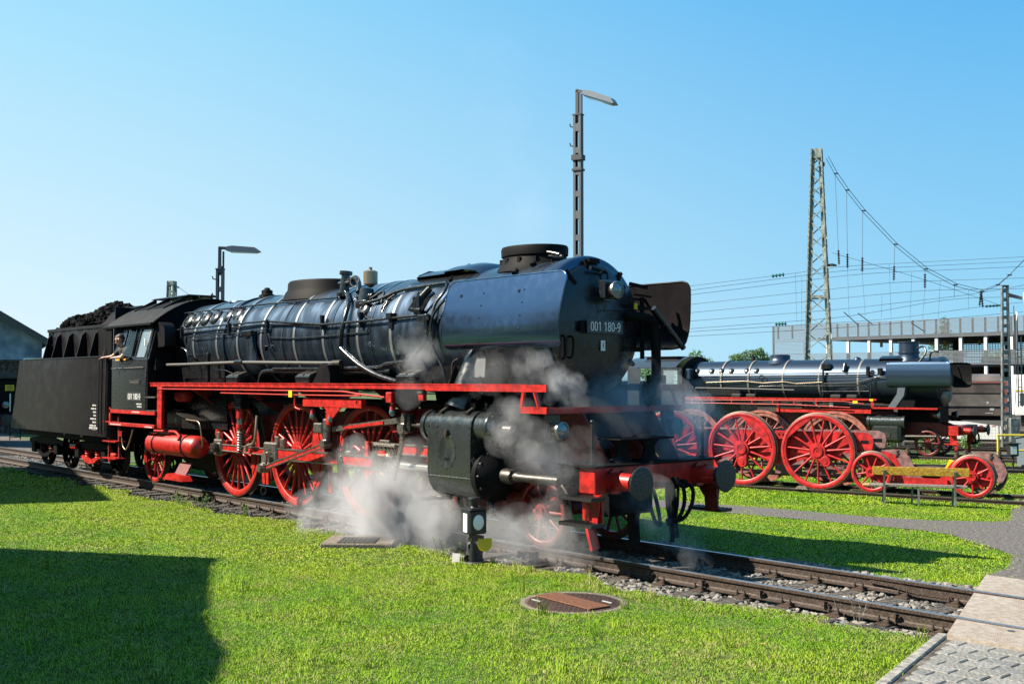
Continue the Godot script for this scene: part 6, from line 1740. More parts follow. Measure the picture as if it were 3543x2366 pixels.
		put(o, "rod_sleeve", MB.new().cyl(V(-0.85, 0.75, s * 1.08), V(0.45, 0.78, s * 1.08), 0.065, -1, 14), M.oily)
		put(o, "cover", MB.new().cyl(V(-1.35, 0.8, s * 1.35), V(-1.35, 0.8, s * 1.37), 0.12, -1, 16), M.oily)
		put(L, "front_steps", MB.new().bx(0.95, 1.2, 0.45, 0.85, s * 1.05, s * 1.1).bx(0.8, 1.35, 0.5, 0.53, s * 1.05, s * 1.35).bx(1.05, 1.15, 0.1, 0.5, s * 0.8, s * 0.86), M.red)
		headlamp(L, V(0.55, 1.6, s * 1.15), 0.12)
		put(L, "deck_stand", MB.new().bx(0.0, 0.3, 1.45, 1.75, s * 0.45, s * 0.6, 0.05), M.red)
	put(L, "buffer_beam", MB.new().bx(0.95, 1.3, 0.85, 1.2, -1.25, 1.25), M.red)
	for z in [0.877, -0.877]:
		buffer(L, 1.82, 1.02, z, 0.5, M.red)
	put(L, "air_hose", MB.new().tube(rounded([V(1.35, 0.95, 0.4), V(1.6, 0.9, 0.35), V(1.65, 0.55, 0.2), V(1.4, 0.5, 0.0)], 0.1), 0.035, 8).tube(rounded([V(1.35, 0.95, -0.4), V(1.6, 0.9, -0.35), V(1.65, 0.55, -0.2), V(1.4, 0.5, 0.0)], 0.1), 0.035, 8), M.soot)
	for x in [-5.65, -4.85, -0.5]:
		pass
	for x in [-7.92, -7.23, -3.49, -2.81]:
		put(L, "lubricator_box", MB.new().box(V(x, 2.28, 1.1), V(0.45, 0.16, 0.3), Basis.IDENTITY, 0.04), M.oily)
	# cab
	for s in [1, -1]:
		o = put(L, "cab_side", MB.new().bx(-13.25, -10.47, 1.5, 2.62, s * 1.5, s * 1.47).bx(-13.25, -12.57, 2.62, 3.5, s * 1.5, s * 1.47).bx(-11.49, -11.38, 2.62, 3.5, s * 1.5, s * 1.47).bx(-10.64, -10.47, 2.62, 3.5, s * 1.5, s * 1.47).bx(-11.43, -10.53, 3.4, 3.5, s * 1.5, s * 1.47), M.cab_blue)
		put(o, "pane", MB.new().bx(-11.38, -10.64, 2.62, 3.4, s * 1.485, s * 1.48), M.glass)
	var roof := []
	for k in 15:
		var a := lerpf(-1.0, 1.0, k / 14.0)
		roof.append(Vector2(a * 1.5, 3.5 + 0.5 * (1.0 - a * a)))
	var inner := roof.duplicate()
	inner.reverse()
	for p in inner:
		roof.append(p - Vector2(0, 0.04))
	o = put(L, "cab_roof", MB.new().prism(roof, V(-13.48, 0, 0), V(0, 0, 1), Vector3.UP, V(2.75, 0, 0), 0.9), M.cab_blue)
	put(o, "ventilator", MB.new().bx(-12.68, -11.09, 3.86, 3.98, 0.4, 0.75).bx(-12.80, -10.98, 3.98, 4.02, -0.8, 0.8), M.soot)
	put(L, "cab_front", MB.new().prism(roof.slice(0, 15) + [Vector2(1.5, 1.5), Vector2(-1.5, 1.5)], V(-10.44, 0, 0), V(0, 0, 1), Vector3.UP, V(0.05, 0, 0), 2.0), M.soot)
	put(L, "window_cowl", MB.new().bx(-10.41, -10.07, 2.95, 3.45, 1.05, 1.35, 0.05), M.old_black)
	put(L, "tender_tank", MB.new().bx(-21.88, -13.82, 1.0, 2.9, -1.48, 1.48, 0.1), M.satin_black)


func third_locomotive() -> void:
	var L := thing("shunted_locomotive", "black locomotive front with a yellow plate, half hidden behind the coal tender", "locomotive", V(-38.2, -0.27, -1.77), -8.0)
	put(L, "body", MB.new().bx(-6.0, -0.02, 1.35, 2.72, -1.4, 1.4, 0.06), M.soot)
	put(L, "deck", MB.new().prism([Vector2(-1.45, 2.74), Vector2(1.45, 2.74), Vector2(1.0, 2.98), Vector2(0.4, 3.08), Vector2(-0.4, 3.08), Vector2(-1.0, 2.98)], V(-6.0, 0, 0), V(0, 0, 1), Vector3.UP, V(6.05, 0, 0)), M.black)
	put(L, "deck_rim", MB.new().tube([V(0.06, 2.74, -1.45), V(0.06, 2.8, -0.7), V(0.06, 2.74, 0.3)], 0.03, 6), M.oily)
	put(L, "walkway", MB.new().bx(-6.2, 0.1, 1.25, 1.36, -1.45, 1.45), M.soot)
	put(L, "yellow_plate", MB.new().bx(0.0, 0.03, 2.22, 2.46, -1.2, -0.86), M.yellow)
	for k in 3:
		put(L, "plate_line", MB.new().bx(0.03, 0.035, 2.26 + k * 0.065, 2.28 + k * 0.065, -1.15, -0.92), M.soot)
	put(L, "white_post", MB.new().bx(0.0, 0.05, 1.35, 2.1, -1.08, -1.03), M.white_paint)
	put(L, "buffer_beam", MB.new().bx(-0.2, 0.05, 0.85, 1.2, -1.3, 1.3), M.red_frame)
	for z in [0.877, -0.877]:
		buffer(L, 0.55, 1.03, z, 0.5, M.soot)
	headlamp(L, V(0.25, 1.65, -0.86), 0.13)
	for s in [1.0, -1.0]:
		for x in [-1.2, -3.0]:
			wheel(L, "wheel", V(x, 0.5, s * 0.8), s, 0.5, 10, 0.14, 0, 0, [], M.red, M.tread, M.red)
	put(L, "ladder", MB.new().bx(0.2, 0.24, 0.2, 1.3, -1.45, -1.42).bx(0.2, 0.24, 0.2, 1.3, -1.05, -1.02).bx(0.2, 0.24, 0.3, 0.33, -1.45, -1.02).bx(0.2, 0.24, 0.7, 0.73, -1.45, -1.02), M.soot)


func exhibit() -> void:
	# running gear on show: three coupled axles in a cut frame, then a two axle bogie
	var E := thing("wheel_frame_exhibit", "bright red frame with three tall spoked driving axles on show", "locomotive frame", V(-7.155, -0.497, -14.55), 14.0)
	var xs := [0.0, -2.15, -4.35]
	var cr := [-0.85, -1.45, -1.2]
	var rad := [0.34, 0.37, 0.36]
	var cws := [[1.75, 2.75, 0.9], [0.05, 1.55, 0.72], [2.6, 3.5, 0.9]]
	for k in 3:
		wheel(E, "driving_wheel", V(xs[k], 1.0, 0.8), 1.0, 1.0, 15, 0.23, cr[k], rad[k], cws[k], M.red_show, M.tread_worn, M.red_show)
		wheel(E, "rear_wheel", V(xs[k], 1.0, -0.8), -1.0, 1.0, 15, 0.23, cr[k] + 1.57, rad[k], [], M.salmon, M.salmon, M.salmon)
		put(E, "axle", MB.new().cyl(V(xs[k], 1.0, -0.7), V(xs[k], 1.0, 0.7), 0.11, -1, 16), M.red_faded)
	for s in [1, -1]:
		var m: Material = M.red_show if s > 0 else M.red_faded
		var o := put(E, "frame_plate", MB.new().prism([Vector2(-5.6, 1.5), Vector2(1.2, 1.53), Vector2(1.38, 1.46), Vector2(1.42, 1.28), Vector2(1.38, 1.08), Vector2(1.15, 1.06), Vector2(1.05, 0.98), Vector2(0.6, 0.98), Vector2(0.5, 0.75), Vector2(-0.5, 0.75), Vector2(-0.8, 0.6), Vector2(-1.35, 0.6), Vector2(-1.65, 0.75), Vector2(-2.7, 0.75), Vector2(-2.95, 0.6), Vector2(-3.6, 0.6), Vector2(-3.85, 0.75), Vector2(-5.6, 0.75)], V(0, 0, s * 0.6), Vector3.RIGHT, Vector3.UP, V(0, 0, -s * 0.04)), m)
		put(o, "slot", MB.new().bx(1.08, 1.3, 1.23, 1.32, s * 0.603, s * 0.55), M.soot)
		for k in 2:
			put(o, "hanger", MB.new().prism([Vector2(-1.3 - 2.2 * k, 1.5), Vector2(-0.85 - 2.2 * k, 1.5), Vector2(-0.95 - 2.2 * k, 1.3), Vector2(-1.2 - 2.2 * k, 1.3)], V(0, 0, s * 0.6), Vector3.RIGHT, Vector3.UP, V(0, 0, s * 0.05)), m)
			for q in 4:
				put(o, "bolt", MB.new().cyl(V(-1.25 - 2.2 * k + q * 0.12, 1.44, s * 0.64), V(-1.25 - 2.2 * k + q * 0.12, 1.44, s * 0.68), 0.025, -1, 6), m)
	for x in [-5.4, -3.2, -1.08, 0.85]:
		put(E, "cross_stay", MB.new().bx(x - 0.03, x + 0.03, 0.95, 1.45, -0.55, 0.55), M.red_faded)
	for x in [-3.2, -1.08]:
		put(E, "axle_box", MB.new().bx(x - 0.25, x + 0.25, 0.55, 1.2, -0.56, -0.5).bx(x - 0.2, x + 0.2, 0.35, 0.55, -0.5, 0.5), M.red_faded)
	put(E, "brake_gear", MB.new().bx(-4.0, 0.9, 0.28, 0.36, 0.25, 0.33).bx(-4.0, 0.9, 0.28, 0.36, -0.33, -0.25).bar(V(-1.1, 0.3, 0.3), V(-1.0, 0.8, 0.3), 0.06, 0.08).bar(V(0.95, 0.3, 0.3), V(1.0, 0.8, 0.3), 0.06, 0.08), M.red_faded)
	for s in [1, -1]:
		for k in 5:
			put(E, "leaf_spring", MB.new().bx(-0.55 + k * 0.05, 0.55 - k * 0.05, 0.5 - k * 0.025, 0.52 - k * 0.025, s * 0.45, s * 0.55), M.red_faded)
	var B := thing("bogie_exhibit", "red two axle bogie on show behind the yellow backed bench", "bogie", V(-7.155, -0.497, -14.55), 14.0)
	for x in [1.41, 3.86]:
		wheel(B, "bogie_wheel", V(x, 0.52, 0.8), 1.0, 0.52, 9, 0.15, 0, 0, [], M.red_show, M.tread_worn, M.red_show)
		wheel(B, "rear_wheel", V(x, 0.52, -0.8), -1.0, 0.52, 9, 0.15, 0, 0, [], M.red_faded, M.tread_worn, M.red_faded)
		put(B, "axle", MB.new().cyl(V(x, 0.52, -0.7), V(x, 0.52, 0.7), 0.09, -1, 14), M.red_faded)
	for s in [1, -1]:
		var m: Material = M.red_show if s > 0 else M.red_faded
		var fp := [Vector2(1.15, 0.9), Vector2(1.3, 1.02), Vector2(1.75, 1.05), Vector2(1.95, 0.98), Vector2(2.08, 0.75), Vector2(2.2, 0.42), Vector2(3.05, 0.42), Vector2(3.15, 0.6), Vector2(3.35, 0.85), Vector2(3.6, 1.02), Vector2(4.05, 1.02), Vector2(4.3, 0.88), Vector2(4.42, 0.55), Vector2(4.3, 0.3), Vector2(3.9, 0.24), Vector2(1.6, 0.24), Vector2(1.15, 0.4)]
		var o := put(B, "side_frame", MB.new().prism(fp, V(0, 0, s * 0.6), Vector3.RIGHT, Vector3.UP, V(0, 0, -s * 0.04)), m)
		for k in 9:
			put(o, "rivet", MB.new().lathe([Vector2(0, 0.022), Vector2(0.015, 0.016), Vector2(0.02, 0)], V(2.3 + k * 0.1, 0.33, s * 0.6), V(0, 0, s), 8), m)
		for x in [2.0, 3.45, 4.25]:
			put(o, "spring_bolt", MB.new().cyl(V(x, 0.9, s * 0.5), V(x, 1.08, s * 0.5), 0.035, -1, 8).cyl(V(x, 0.96, s * 0.5), V(x, 1.02, s * 0.5), 0.065, -1, 8).cyl(V(x, 1.05, s * 0.5), V(x, 1.09, s * 0.5), 0.05, -1, 6), M.rust)
	put(B, "riveted_plate", MB.new().bx(2.3, 3.25, 0.24, 0.42, 0.62, 0.66), M.red_show)
	put(B, "bolster", MB.new().bx(2.2, 3.2, 0.5, 0.6, -0.55, 0.55).cyl(V(2.75, 0.6, 0), V(2.75, 0.66, 0), 0.4, -1, 24), M.rust)
	put(B, "yellow_jack", MB.new().prism([Vector2(3.1, 0.62), Vector2(3.4, 0.62), Vector2(3.34, 0.75), Vector2(3.38, 0.85), Vector2(3.25, 0.9), Vector2(3.18, 0.75)], V(0, 0, 0.3), Vector3.RIGHT, Vector3.UP, V(0, 0, 0.12)), M.yellow)


func yard_things() -> void:
	# bench
	var B := thing("bench", "weathered bench with a yellow plank backrest facing away across the path", "bench", V(-3.72, -0.56, -12.95), 30.0)
	put(B, "backrest", MB.new().bx(-0.98, 1.16, 0.70, 0.90, 0.17, 0.21, 0.01), M.wood_yellow)
	var o := put(B, "seat", MB.new().bx(-1.2, 1.14, 0.425, 0.465, -0.28, -0.05, 0.01), M.wood_grey)
	put(B, "seat", MB.new().bx(-1.18, 1.12, 0.42, 0.46, -0.03, 0.15, 0.01), M.wood_grey)
	put(B, "plank_end", MB.new().bx(-1.22, -1.05, 0.424, 0.468, -0.04, 0.152, 0.008), M.wood_orange)
	for x in [-0.72, 0.85]:
		put(B, "leg", MB.new().bar(V(x, 0, 0.12), V(x, 0.45, 0.14), 0.04, 0.05, Vector3.RIGHT).bar(V(x, 0.45, 0.14), V(x, 0.82, 0.235), 0.04, 0.05, Vector3.RIGHT), M.galv)
		put(B, "leg", MB.new().bar(V(x - 0.04, 0, -0.26), V(x - 0.02, 0.43, -0.2), 0.035, 0.045, Vector3.RIGHT), M.galv)
		put(B, "brace", MB.new().bar(V(x, 0.41, 0.14), V(x, 0.41, -0.24), 0.035, 0.04), M.galv)
	put(B, "leg", MB.new().bar(V(0.06, 0, 0.14), V(0.04, 0.43, 0.12), 0.035, 0.045, Vector3.RIGHT), M.galv)
	put(B, "leg", MB.new().bar(V(-0.1, 0, -0.26), V(-0.08, 0.43, -0.22), 0.035, 0.045, Vector3.RIGHT), M.galv)
	# points lantern by the near rail
	var S := thing("points_lantern", "black points lantern with white panes and a half yellow weight beside the near rail", "railway signal", V(-2.33, -0.15, 1.8), 0)
	put(S, "post", MB.new().lathe([Vector2(0, 0.055), Vector2(0.2, 0.05), Vector2(0.2, 0.04), Vector2(0.42, 0.04)], Vector3.ZERO, Vector3.UP, 14).cyl(V(0, 0.3, 0), V(0, 0.42, 0), 0.06, -1, 14), M.signal_iron)
	var hs := 0.135
	var rot := deg_to_rad(78.0)
	var head := put(S, "lamp_box", MB.new().box(Vector3.ZERO, V(hs * 2, 0.33, hs * 2), Basis.IDENTITY, 0.02), M.signal_iron)
	head.position = V(0.02, 0.58, 0)
	head.rotation.y = rot
	put(head, "roof", MB.new().prism([Vector2(-hs - 0.012, 0.163), Vector2(hs + 0.012, 0.163), Vector2(hs - 0.04, 0.195), Vector2(-hs + 0.04, 0.195)], V(0, 0, -hs * 1.06), Vector3.RIGHT, Vector3.UP, V(0, 0, hs * 2.12)), M.signal_iron)
	put(head, "chimney", MB.new().lathe([Vector2(0.19, 0.06), Vector2(0.215, 0.048), Vector2(0.22, 0.056), Vector2(0.31, 0.075), Vector2(0.315, 0.085), Vector2(0.335, 0.08), Vector2(0.345, 0.04), Vector2(0.345, 0)], Vector3.ZERO, Vector3.UP, 18), M.signal_iron)
	put(head, "disc_pane", MB.new().lathe([Vector2(0, 0.105), Vector2(0.004, 0.1), Vector2(0.005, 0)], V(0.0, 0.0, hs + 0.001), V(0, 0, 1), 28, 0, TAU, 1.0, 0.8), M.enamel)
	put(head, "side_pane", MB.new().bx(-hs - 0.006, -hs + 0.002, -0.14, 0.12, -0.06, 0.075), M.opal)
	put(head, "pane_frame", MB.new().bx(-hs - 0.008, -hs + 0.002, 0.12, 0.135, -0.075, 0.075).bx(-hs - 0.008, -hs + 0.002, -0.155, -0.14, -0.075, 0.075).bx(-hs - 0.008, -hs + 0.002, -0.155, 0.135, 0.065, 0.08).bx(-hs - 0.008, -hs + 0.002, -0.155, 0.135, -0.08, -0.065), M.signal_iron)
	put(S, "bracket", MB.new().bx(-0.05, 0.05, 0.3, 0.36, -0.06, 0.06, 0.01).bx(0.03, 0.2, 0.36, 0.4, -0.03, 0.03), M.signal_iron)
	var wp := []
	for k in 13:
		var a := PI * k / 12.0
		wp.append(Vector2(cos(a) * 0.1, -sin(a) * 0.10))
	var wb := put(S, "weight", MB.new().prism([Vector2(-0.09, 0.08), Vector2(0.1, 0.08)] + wp, V(0.05, 0.27, -0.08), V(0.66, 0, -0.75).normalized(), Vector3.UP, V(-0.03, 0, -0.03)), M.yellow)
	wb.position = V(0.1, 0.0, 0.0)
	put(S, "lever_stand", MB.new().prism([Vector2(-0.3, 0.0), Vector2(0.02, 0.0), Vector2(0.02, 0.2), Vector2(-0.06, 0.24), Vector2(-0.14, 0.22), Vector2(-0.2, 0.1), Vector2(-0.3, 0.08)], V(0, 0, -0.16), Vector3.RIGHT, Vector3.UP, V(0, 0, 0.14)), M.cast_grey)
	put(S, "lever_arm", MB.new().tube(rounded([V(-0.05, 0.1, 0.02), V(-0.12, 0.24, 0.0), V(-0.03, 0.28, -0.05), V(0.02, 0.1, -0.08)], 0.06), 0.032, 8).bar(V(-0.34, 0.02, 0.06), V(-0.24, 0.16, 0.04), 0.05, 0.09).cyl(V(-0.25, 0.07, 0.07), V(-0.06, 0.07, 0.07), 0.045, -1, 12), M.signal_iron)
	put(S, "number_tag", MB.new().box(V(-0.2, 0.06, 0.14), V(0.12, 0.13, 0.012), Basis(Vector3.UP, 0.5) * Basis(Vector3.RIGHT, -0.3)), M.letter_grey)
	put(S, "foot", MB.new().bx(-0.28, 0.12, -0.02, 0.02, -0.2, 0.12, 0.008), M.cast_grey)
	# concrete slab with a cast cover in the lawn
	var C := thing("concrete_slab", "weathered concrete slab with a dark iron hatch set in the lawn", "slab", V(-4.87, -0.19, 1.97), 47.0)
	put(C, "slab", MB.new().box(V(0, 0.05, 0), V(1.12, 0.12, 0.9), Basis.IDENTITY, 0.02), M.concrete)
	o = put(C, "iron_hatch", MB.new().box(V(-0.02, 0.115, 0.12), V(0.58, 0.02, 0.56), Basis.IDENTITY, 0.004), M.cast_grey)
	for k in 8:
		put(o, "rib", MB.new().box(V(-0.27 + k * 0.07, 0.127, 0.12), V(0.02, 0.006, 0.5)), M.cast_grey)
	# round rusty cover
	var H := thing("manhole_cover", "round rusty chequered manhole cover with a wide strip across it", "manhole cover", V(0.52, -0.165, 2.65), -5.0)
	put(H, "collar", MB.new().lathe([Vector2(-0.06, 0.50), Vector2(-0.06, 0.625), Vector2(0.012, 0.62), Vector2(0.02, 0.6), Vector2(0.016, 0.55), Vector2(0.0, 0.545)], Vector3.ZERO, Vector3.UP, 56), M.concrete)
	put(H, "plate", MB.new().lathe([Vector2(-0.05, 0), Vector2(-0.05, 0.555), Vector2(0.012, 0.555), Vector2(0.016, 0.55), Vector2(0.016, 0)], Vector3.ZERO, Vector3.UP, 56), M.rust_dark)
	var ck := MB.new()
	for i in 27:
		for j in 27:
			var p := Vector2(i - 13, j - 13) * 0.04
			if p.length() < 0.53 and absf(p.y + 0.05) > 0.16:
				ck.box(V(p.x, 0.019, p.y), V(0.03, 0.006, 0.01), Basis(Vector3.UP, 0.785 if (i + j) % 2 else -0.785))
	tag(put(H, "chequer_ribs", ck, M.rust_dark), "", "", "", "stuff")
	put(H, "strip", MB.new().box(V(-0.02, 0.03, -0.0), V(0.98, 0.014, 0.31), Basis.IDENTITY, 0.003), M.rust_plate)
	for q in [[0.25, -0.3], [-0.3, 0.3]]:
		put(H, "lifting_slot", MB.new().box(V(q[0], 0.024, q[1]), V(0.16, 0.01, 0.022)), M.letter_grey)
	# yellow railing round a grey container at the right edge
	var R := thing("yellow_railing", "yellow tube railing round the grey bin at the right edge", "railing", V(-7.95, -0.69, -26.9), 48.0)
	put(R, "post", MB.new().cyl(V(-0.25, 0, 0), V(-0.25, 1.15, 0), 0.035, -1, 10), M.yellow_rail)
	put(R, "post", MB.new().cyl(V(2.6, 0, 0), V(2.6, 1.15, 0), 0.035, -1, 10), M.yellow_rail)
	put(R, "top_rail", MB.new().cyl(V(-0.28, 1.15, 0), V(2.63, 1.15, 0), 0.035, -1, 10), M.yellow_rail)
	put(R, "middle_rail", MB.new().cyl(V(0.2, 0.62, 0.02), V(2.6, 0.62, 0.02), 0.03, -1, 10), M.yellow_rail)
	var G := thing("grey_bin", "blue grey steel bin with sloping lid behind the yellow railing", "container", V(-7.4, -0.69, -28.0), 48.0)
	put(G, "body", MB.new().prism([Vector2(-0.5, 0), Vector2(0.5, 0), Vector2(0.6, 1.15), Vector2(-0.6, 1.0)], V(-0.4, 0, 0), V(0, 0, 1), Vector3.UP, V(2.4, 0, 0)), M.bin_blue)
	put(G, "lid", MB.new().bar(V(0.8, 1.03, -0.62), V(0.8, 1.18, 0.62), 2.5, 0.04), M.bin_blue)
	var P := thing("lever_lantern", "small black points lantern with a white pane and yellow lever weight by the railing", "railway signal", V(-7.0, -0.67, -25.6), 48.0)
	put(P, "post", MB.new().cyl(V(-0.1, 0, 0), V(-0.1, 0.5, 0), 0.035, -1, 10), M.signal_iron)
	put(P, "lamp_box", MB.new().box(V(-0.1, 0.72, 0), V(0.3, 0.42, 0.26), Basis.IDENTITY, 0.02).bx(-0.3, 0.12, 0.92, 0.95, -0.15, 0.15), M.signal_iron)
	put(P, "pane", MB.new().bx(-0.22, -0.02, 0.58, 0.84, 0.13, 0.138), M.opal)
	put(P, "weight", MB.new().lathe([Vector2(-0.06, 0), Vector2(-0.06, 0.16), Vector2(0.06, 0.16), Vector2(0.06, 0)], V(0.45, 0.32, 0), V(1, 0, 0.6).normalized(), 18, 0, TAU, 1.2, 1.0), M.yellow)
	put(P, "lever", MB.new().bar(V(0.45, 0.3, 0), V(0.1, 0.05, 0), 0.05, 0.05).bx(-0.25, 0.5, 0, 0.08, -0.15, 0.15, 0.01).cyl(V(0.3, 0.12, 0.1), V(0.3, 0.12, -0.1), 0.1, -1, 12), M.signal_iron)
	# weeds along the track
	rng.seed = 41
	var weeds := [[-12.4, 1.6, "leafy green weed in the cinders below the red rail guard"], [-11.75, 1.74, "leafy weed in the ballast left of the rear driving wheel"], [-11.1, 1.66, "leafy weed in the ballast right below the rear driving wheel's hub"], [-9.3, 1.62, "small leafy weed in the ballast below the middle driving wheel"], [-3.0, 1.72, "grassy weed left of the points lantern's foot"], [3.3, 1.2, "dry seeding stalks beside the near rail by the crossing"]]
	for k in 6:
		var x: float = weeds[k][0]
		var z: float = weeds[k][1]
		var wd := thing("weed", weeds[k][2], "weed", V(x, gh(x, z) - 0.02, z))
		var sb := MB.new()
		var lb := MB.new()
		for q in 11:
			var a := rng.randf() * TAU
			var h := rng.randf_range(0.1, 0.3)
			var r := rng.randf_range(0.02, 0.22)
			var c := V(cos(a) * r, 0, sin(a) * r * 0.6)
			var lean := V(cos(a), 0, sin(a)) * h * 0.3
			sb.tube([c, c + V(0, h * 0.5, 0) + lean * 0.4, c + V(0, h, 0) + lean], 0.003, 4)
			for e in (10 if k < 4 else 4):
				var t := rng.randf_range(0.25, 1.0)
				var p := c + V(0, h * t, 0) + lean * t
				var a2 := rng.randf() * TAU
				var d := V(cos(a2), rng.randf_range(0.1, 0.8), sin(a2)) * rng.randf_range(0.02, 0.05)
				var sd := V(-sin(a2), 0, cos(a2)) * 0.01
				lb.flat(p, p + d * 0.5 + sd, p + d, V(0, 1, 0))
				lb.flat(p, p + d, p + d * 0.5 - sd, V(0, 1, 0))
		tag(put(wd, "stems", sb, M.leaf1 if k < 5 else M.wood_grey), "", "", "", "stuff")
		tag(put(wd, "leaves", lb, M.weed_leaf if k < 5 else M.wood_grey), "", "", "", "stuff")


# smooth union of tapered capsules, meshed with surface nets
func body_mesh(caps: Array, cell: float, k: float) -> ArrayMesh:
	var lo := Vector3(1e9, 1e9, 1e9)
	var hi := -lo
	for c in caps:
		for i in 2:
			var r: float = c[2 + i]
			lo = lo.min(c[i] - Vector3.ONE * (r + cell * 2.5))
			hi = hi.max(c[i] + Vector3.ONE * (r + cell * 2.5))
	var n := Vector3i(((hi - lo) / cell).ceil()) + Vector3i.ONE
	var f := PackedFloat32Array()
	f.resize(n.x * n.y * n.z)
	for z in n.z:
		for y in n.y:
			for x in n.x:
				var p := lo + Vector3(x, y, z) * cell
				var d := 1e9
				for c in caps:
					var ab: Vector3 = c[1] - c[0]
					var t := clampf((p - c[0]).dot(ab) / maxf(ab.length_squared(), 1e-9), 0.0, 1.0)
					var e: float = (p - c[0] - ab * t).length() - lerpf(c[2], c[3], t)
					var h := clampf(0.5 + 0.5 * (d - e) / k, 0.0, 1.0)
					d = lerpf(d, e, h) - k * h * (1.0 - h)
				f[x + n.x * (y + n.y * z)] = d
	var at := {}
	var vs := PackedVector3Array()
	var ns := PackedVector3Array()
	for z in n.z - 1:
		for y in n.y - 1:
			for x in n.x - 1:
				var s := Vector3.ZERO
				var m := 0
				var g := Vector3.ZERO
				for e in 12:
					var ax := e / 4
					var o := Vector3i.ZERO
					o[(ax + 1) % 3] = e & 1
					o[(ax + 2) % 3] = (e >> 1) & 1
					var a := Vector3i(x, y, z) + o
					var b := a
					b[ax] += 1
					var fa := f[a.x + n.x * (a.y + n.y * a.z)]
					var fb := f[b.x + n.x * (b.y + n.y * b.z)]
					g[ax] += fb - fa
					if (fa < 0.0) != (fb < 0.0):
						s += Vector3(a).lerp(Vector3(b), fa / (fa - fb))
						m += 1
				if m:
					at[Vector3i(x, y, z)] = vs.size()
					vs.append(lo + s / m * cell)
					ns.append(g.normalized())
	var b := MB.new()
	for c in at:
		for ax in 3:
			var d := Vector3i.ZERO
			d[ax] = 1
			var q: Vector3i = c + d
			if q.x >= n.x or q.y >= n.y or q.z >= n.z:
				continue
			var f0 := f[c.x + n.x * (c.y + n.y * c.z)]
			var f1 := f[q.x + n.x * (q.y + n.y * q.z)]
			if (f0 < 0.0) == (f1 < 0.0):
				continue
			var u := Vector3i.ZERO
			var w := Vector3i.ZERO
			u[(ax + 1) % 3] = 1
			w[(ax + 2) % 3] = 1
			var ids := []
			for k2 in [c, c - u, c - u - w, c - w]:
				if at.has(k2):
					ids.append(at[k2])
			if ids.size() == 4:
				b.tri(vs[ids[0]], vs[ids[1]], vs[ids[2]], ns[ids[0]], ns[ids[1]], ns[ids[2]])
				b.tri(vs[ids[0]], vs[ids[2]], vs[ids[3]], ns[ids[0]], ns[ids[2]], ns[ids[3]])
	return b.mesh()


func hand(at: Vector3, dirn: Vector3, up: Vector3) -> Array:
	var s := dirn.cross(up).normalized()
	var out := [[at, at + dirn * 0.07, 0.028, 0.026], [at + s * 0.02, at + dirn * 0.07 + s * 0.022, 0.02, 0.016]]
	for k in 4:
		var o := at + dirn * 0.075 + s * (k - 1.5) * 0.019
		var l: float = [0.062, 0.072, 0.07, 0.055][k]
		out.append([o, o + dirn * l * 0.55 - up * 0.008, 0.0095, 0.0088])
		out.append([o + dirn * l * 0.55 - up * 0.008, o + dirn * l * 0.85 - up * 0.035, 0.0088, 0.008])
	out.append([at + dirn * 0.02 - s * 0.025, at + dirn * 0.06 - s * 0.055 - up * 0.01, 0.013, 0.0095])
	return out


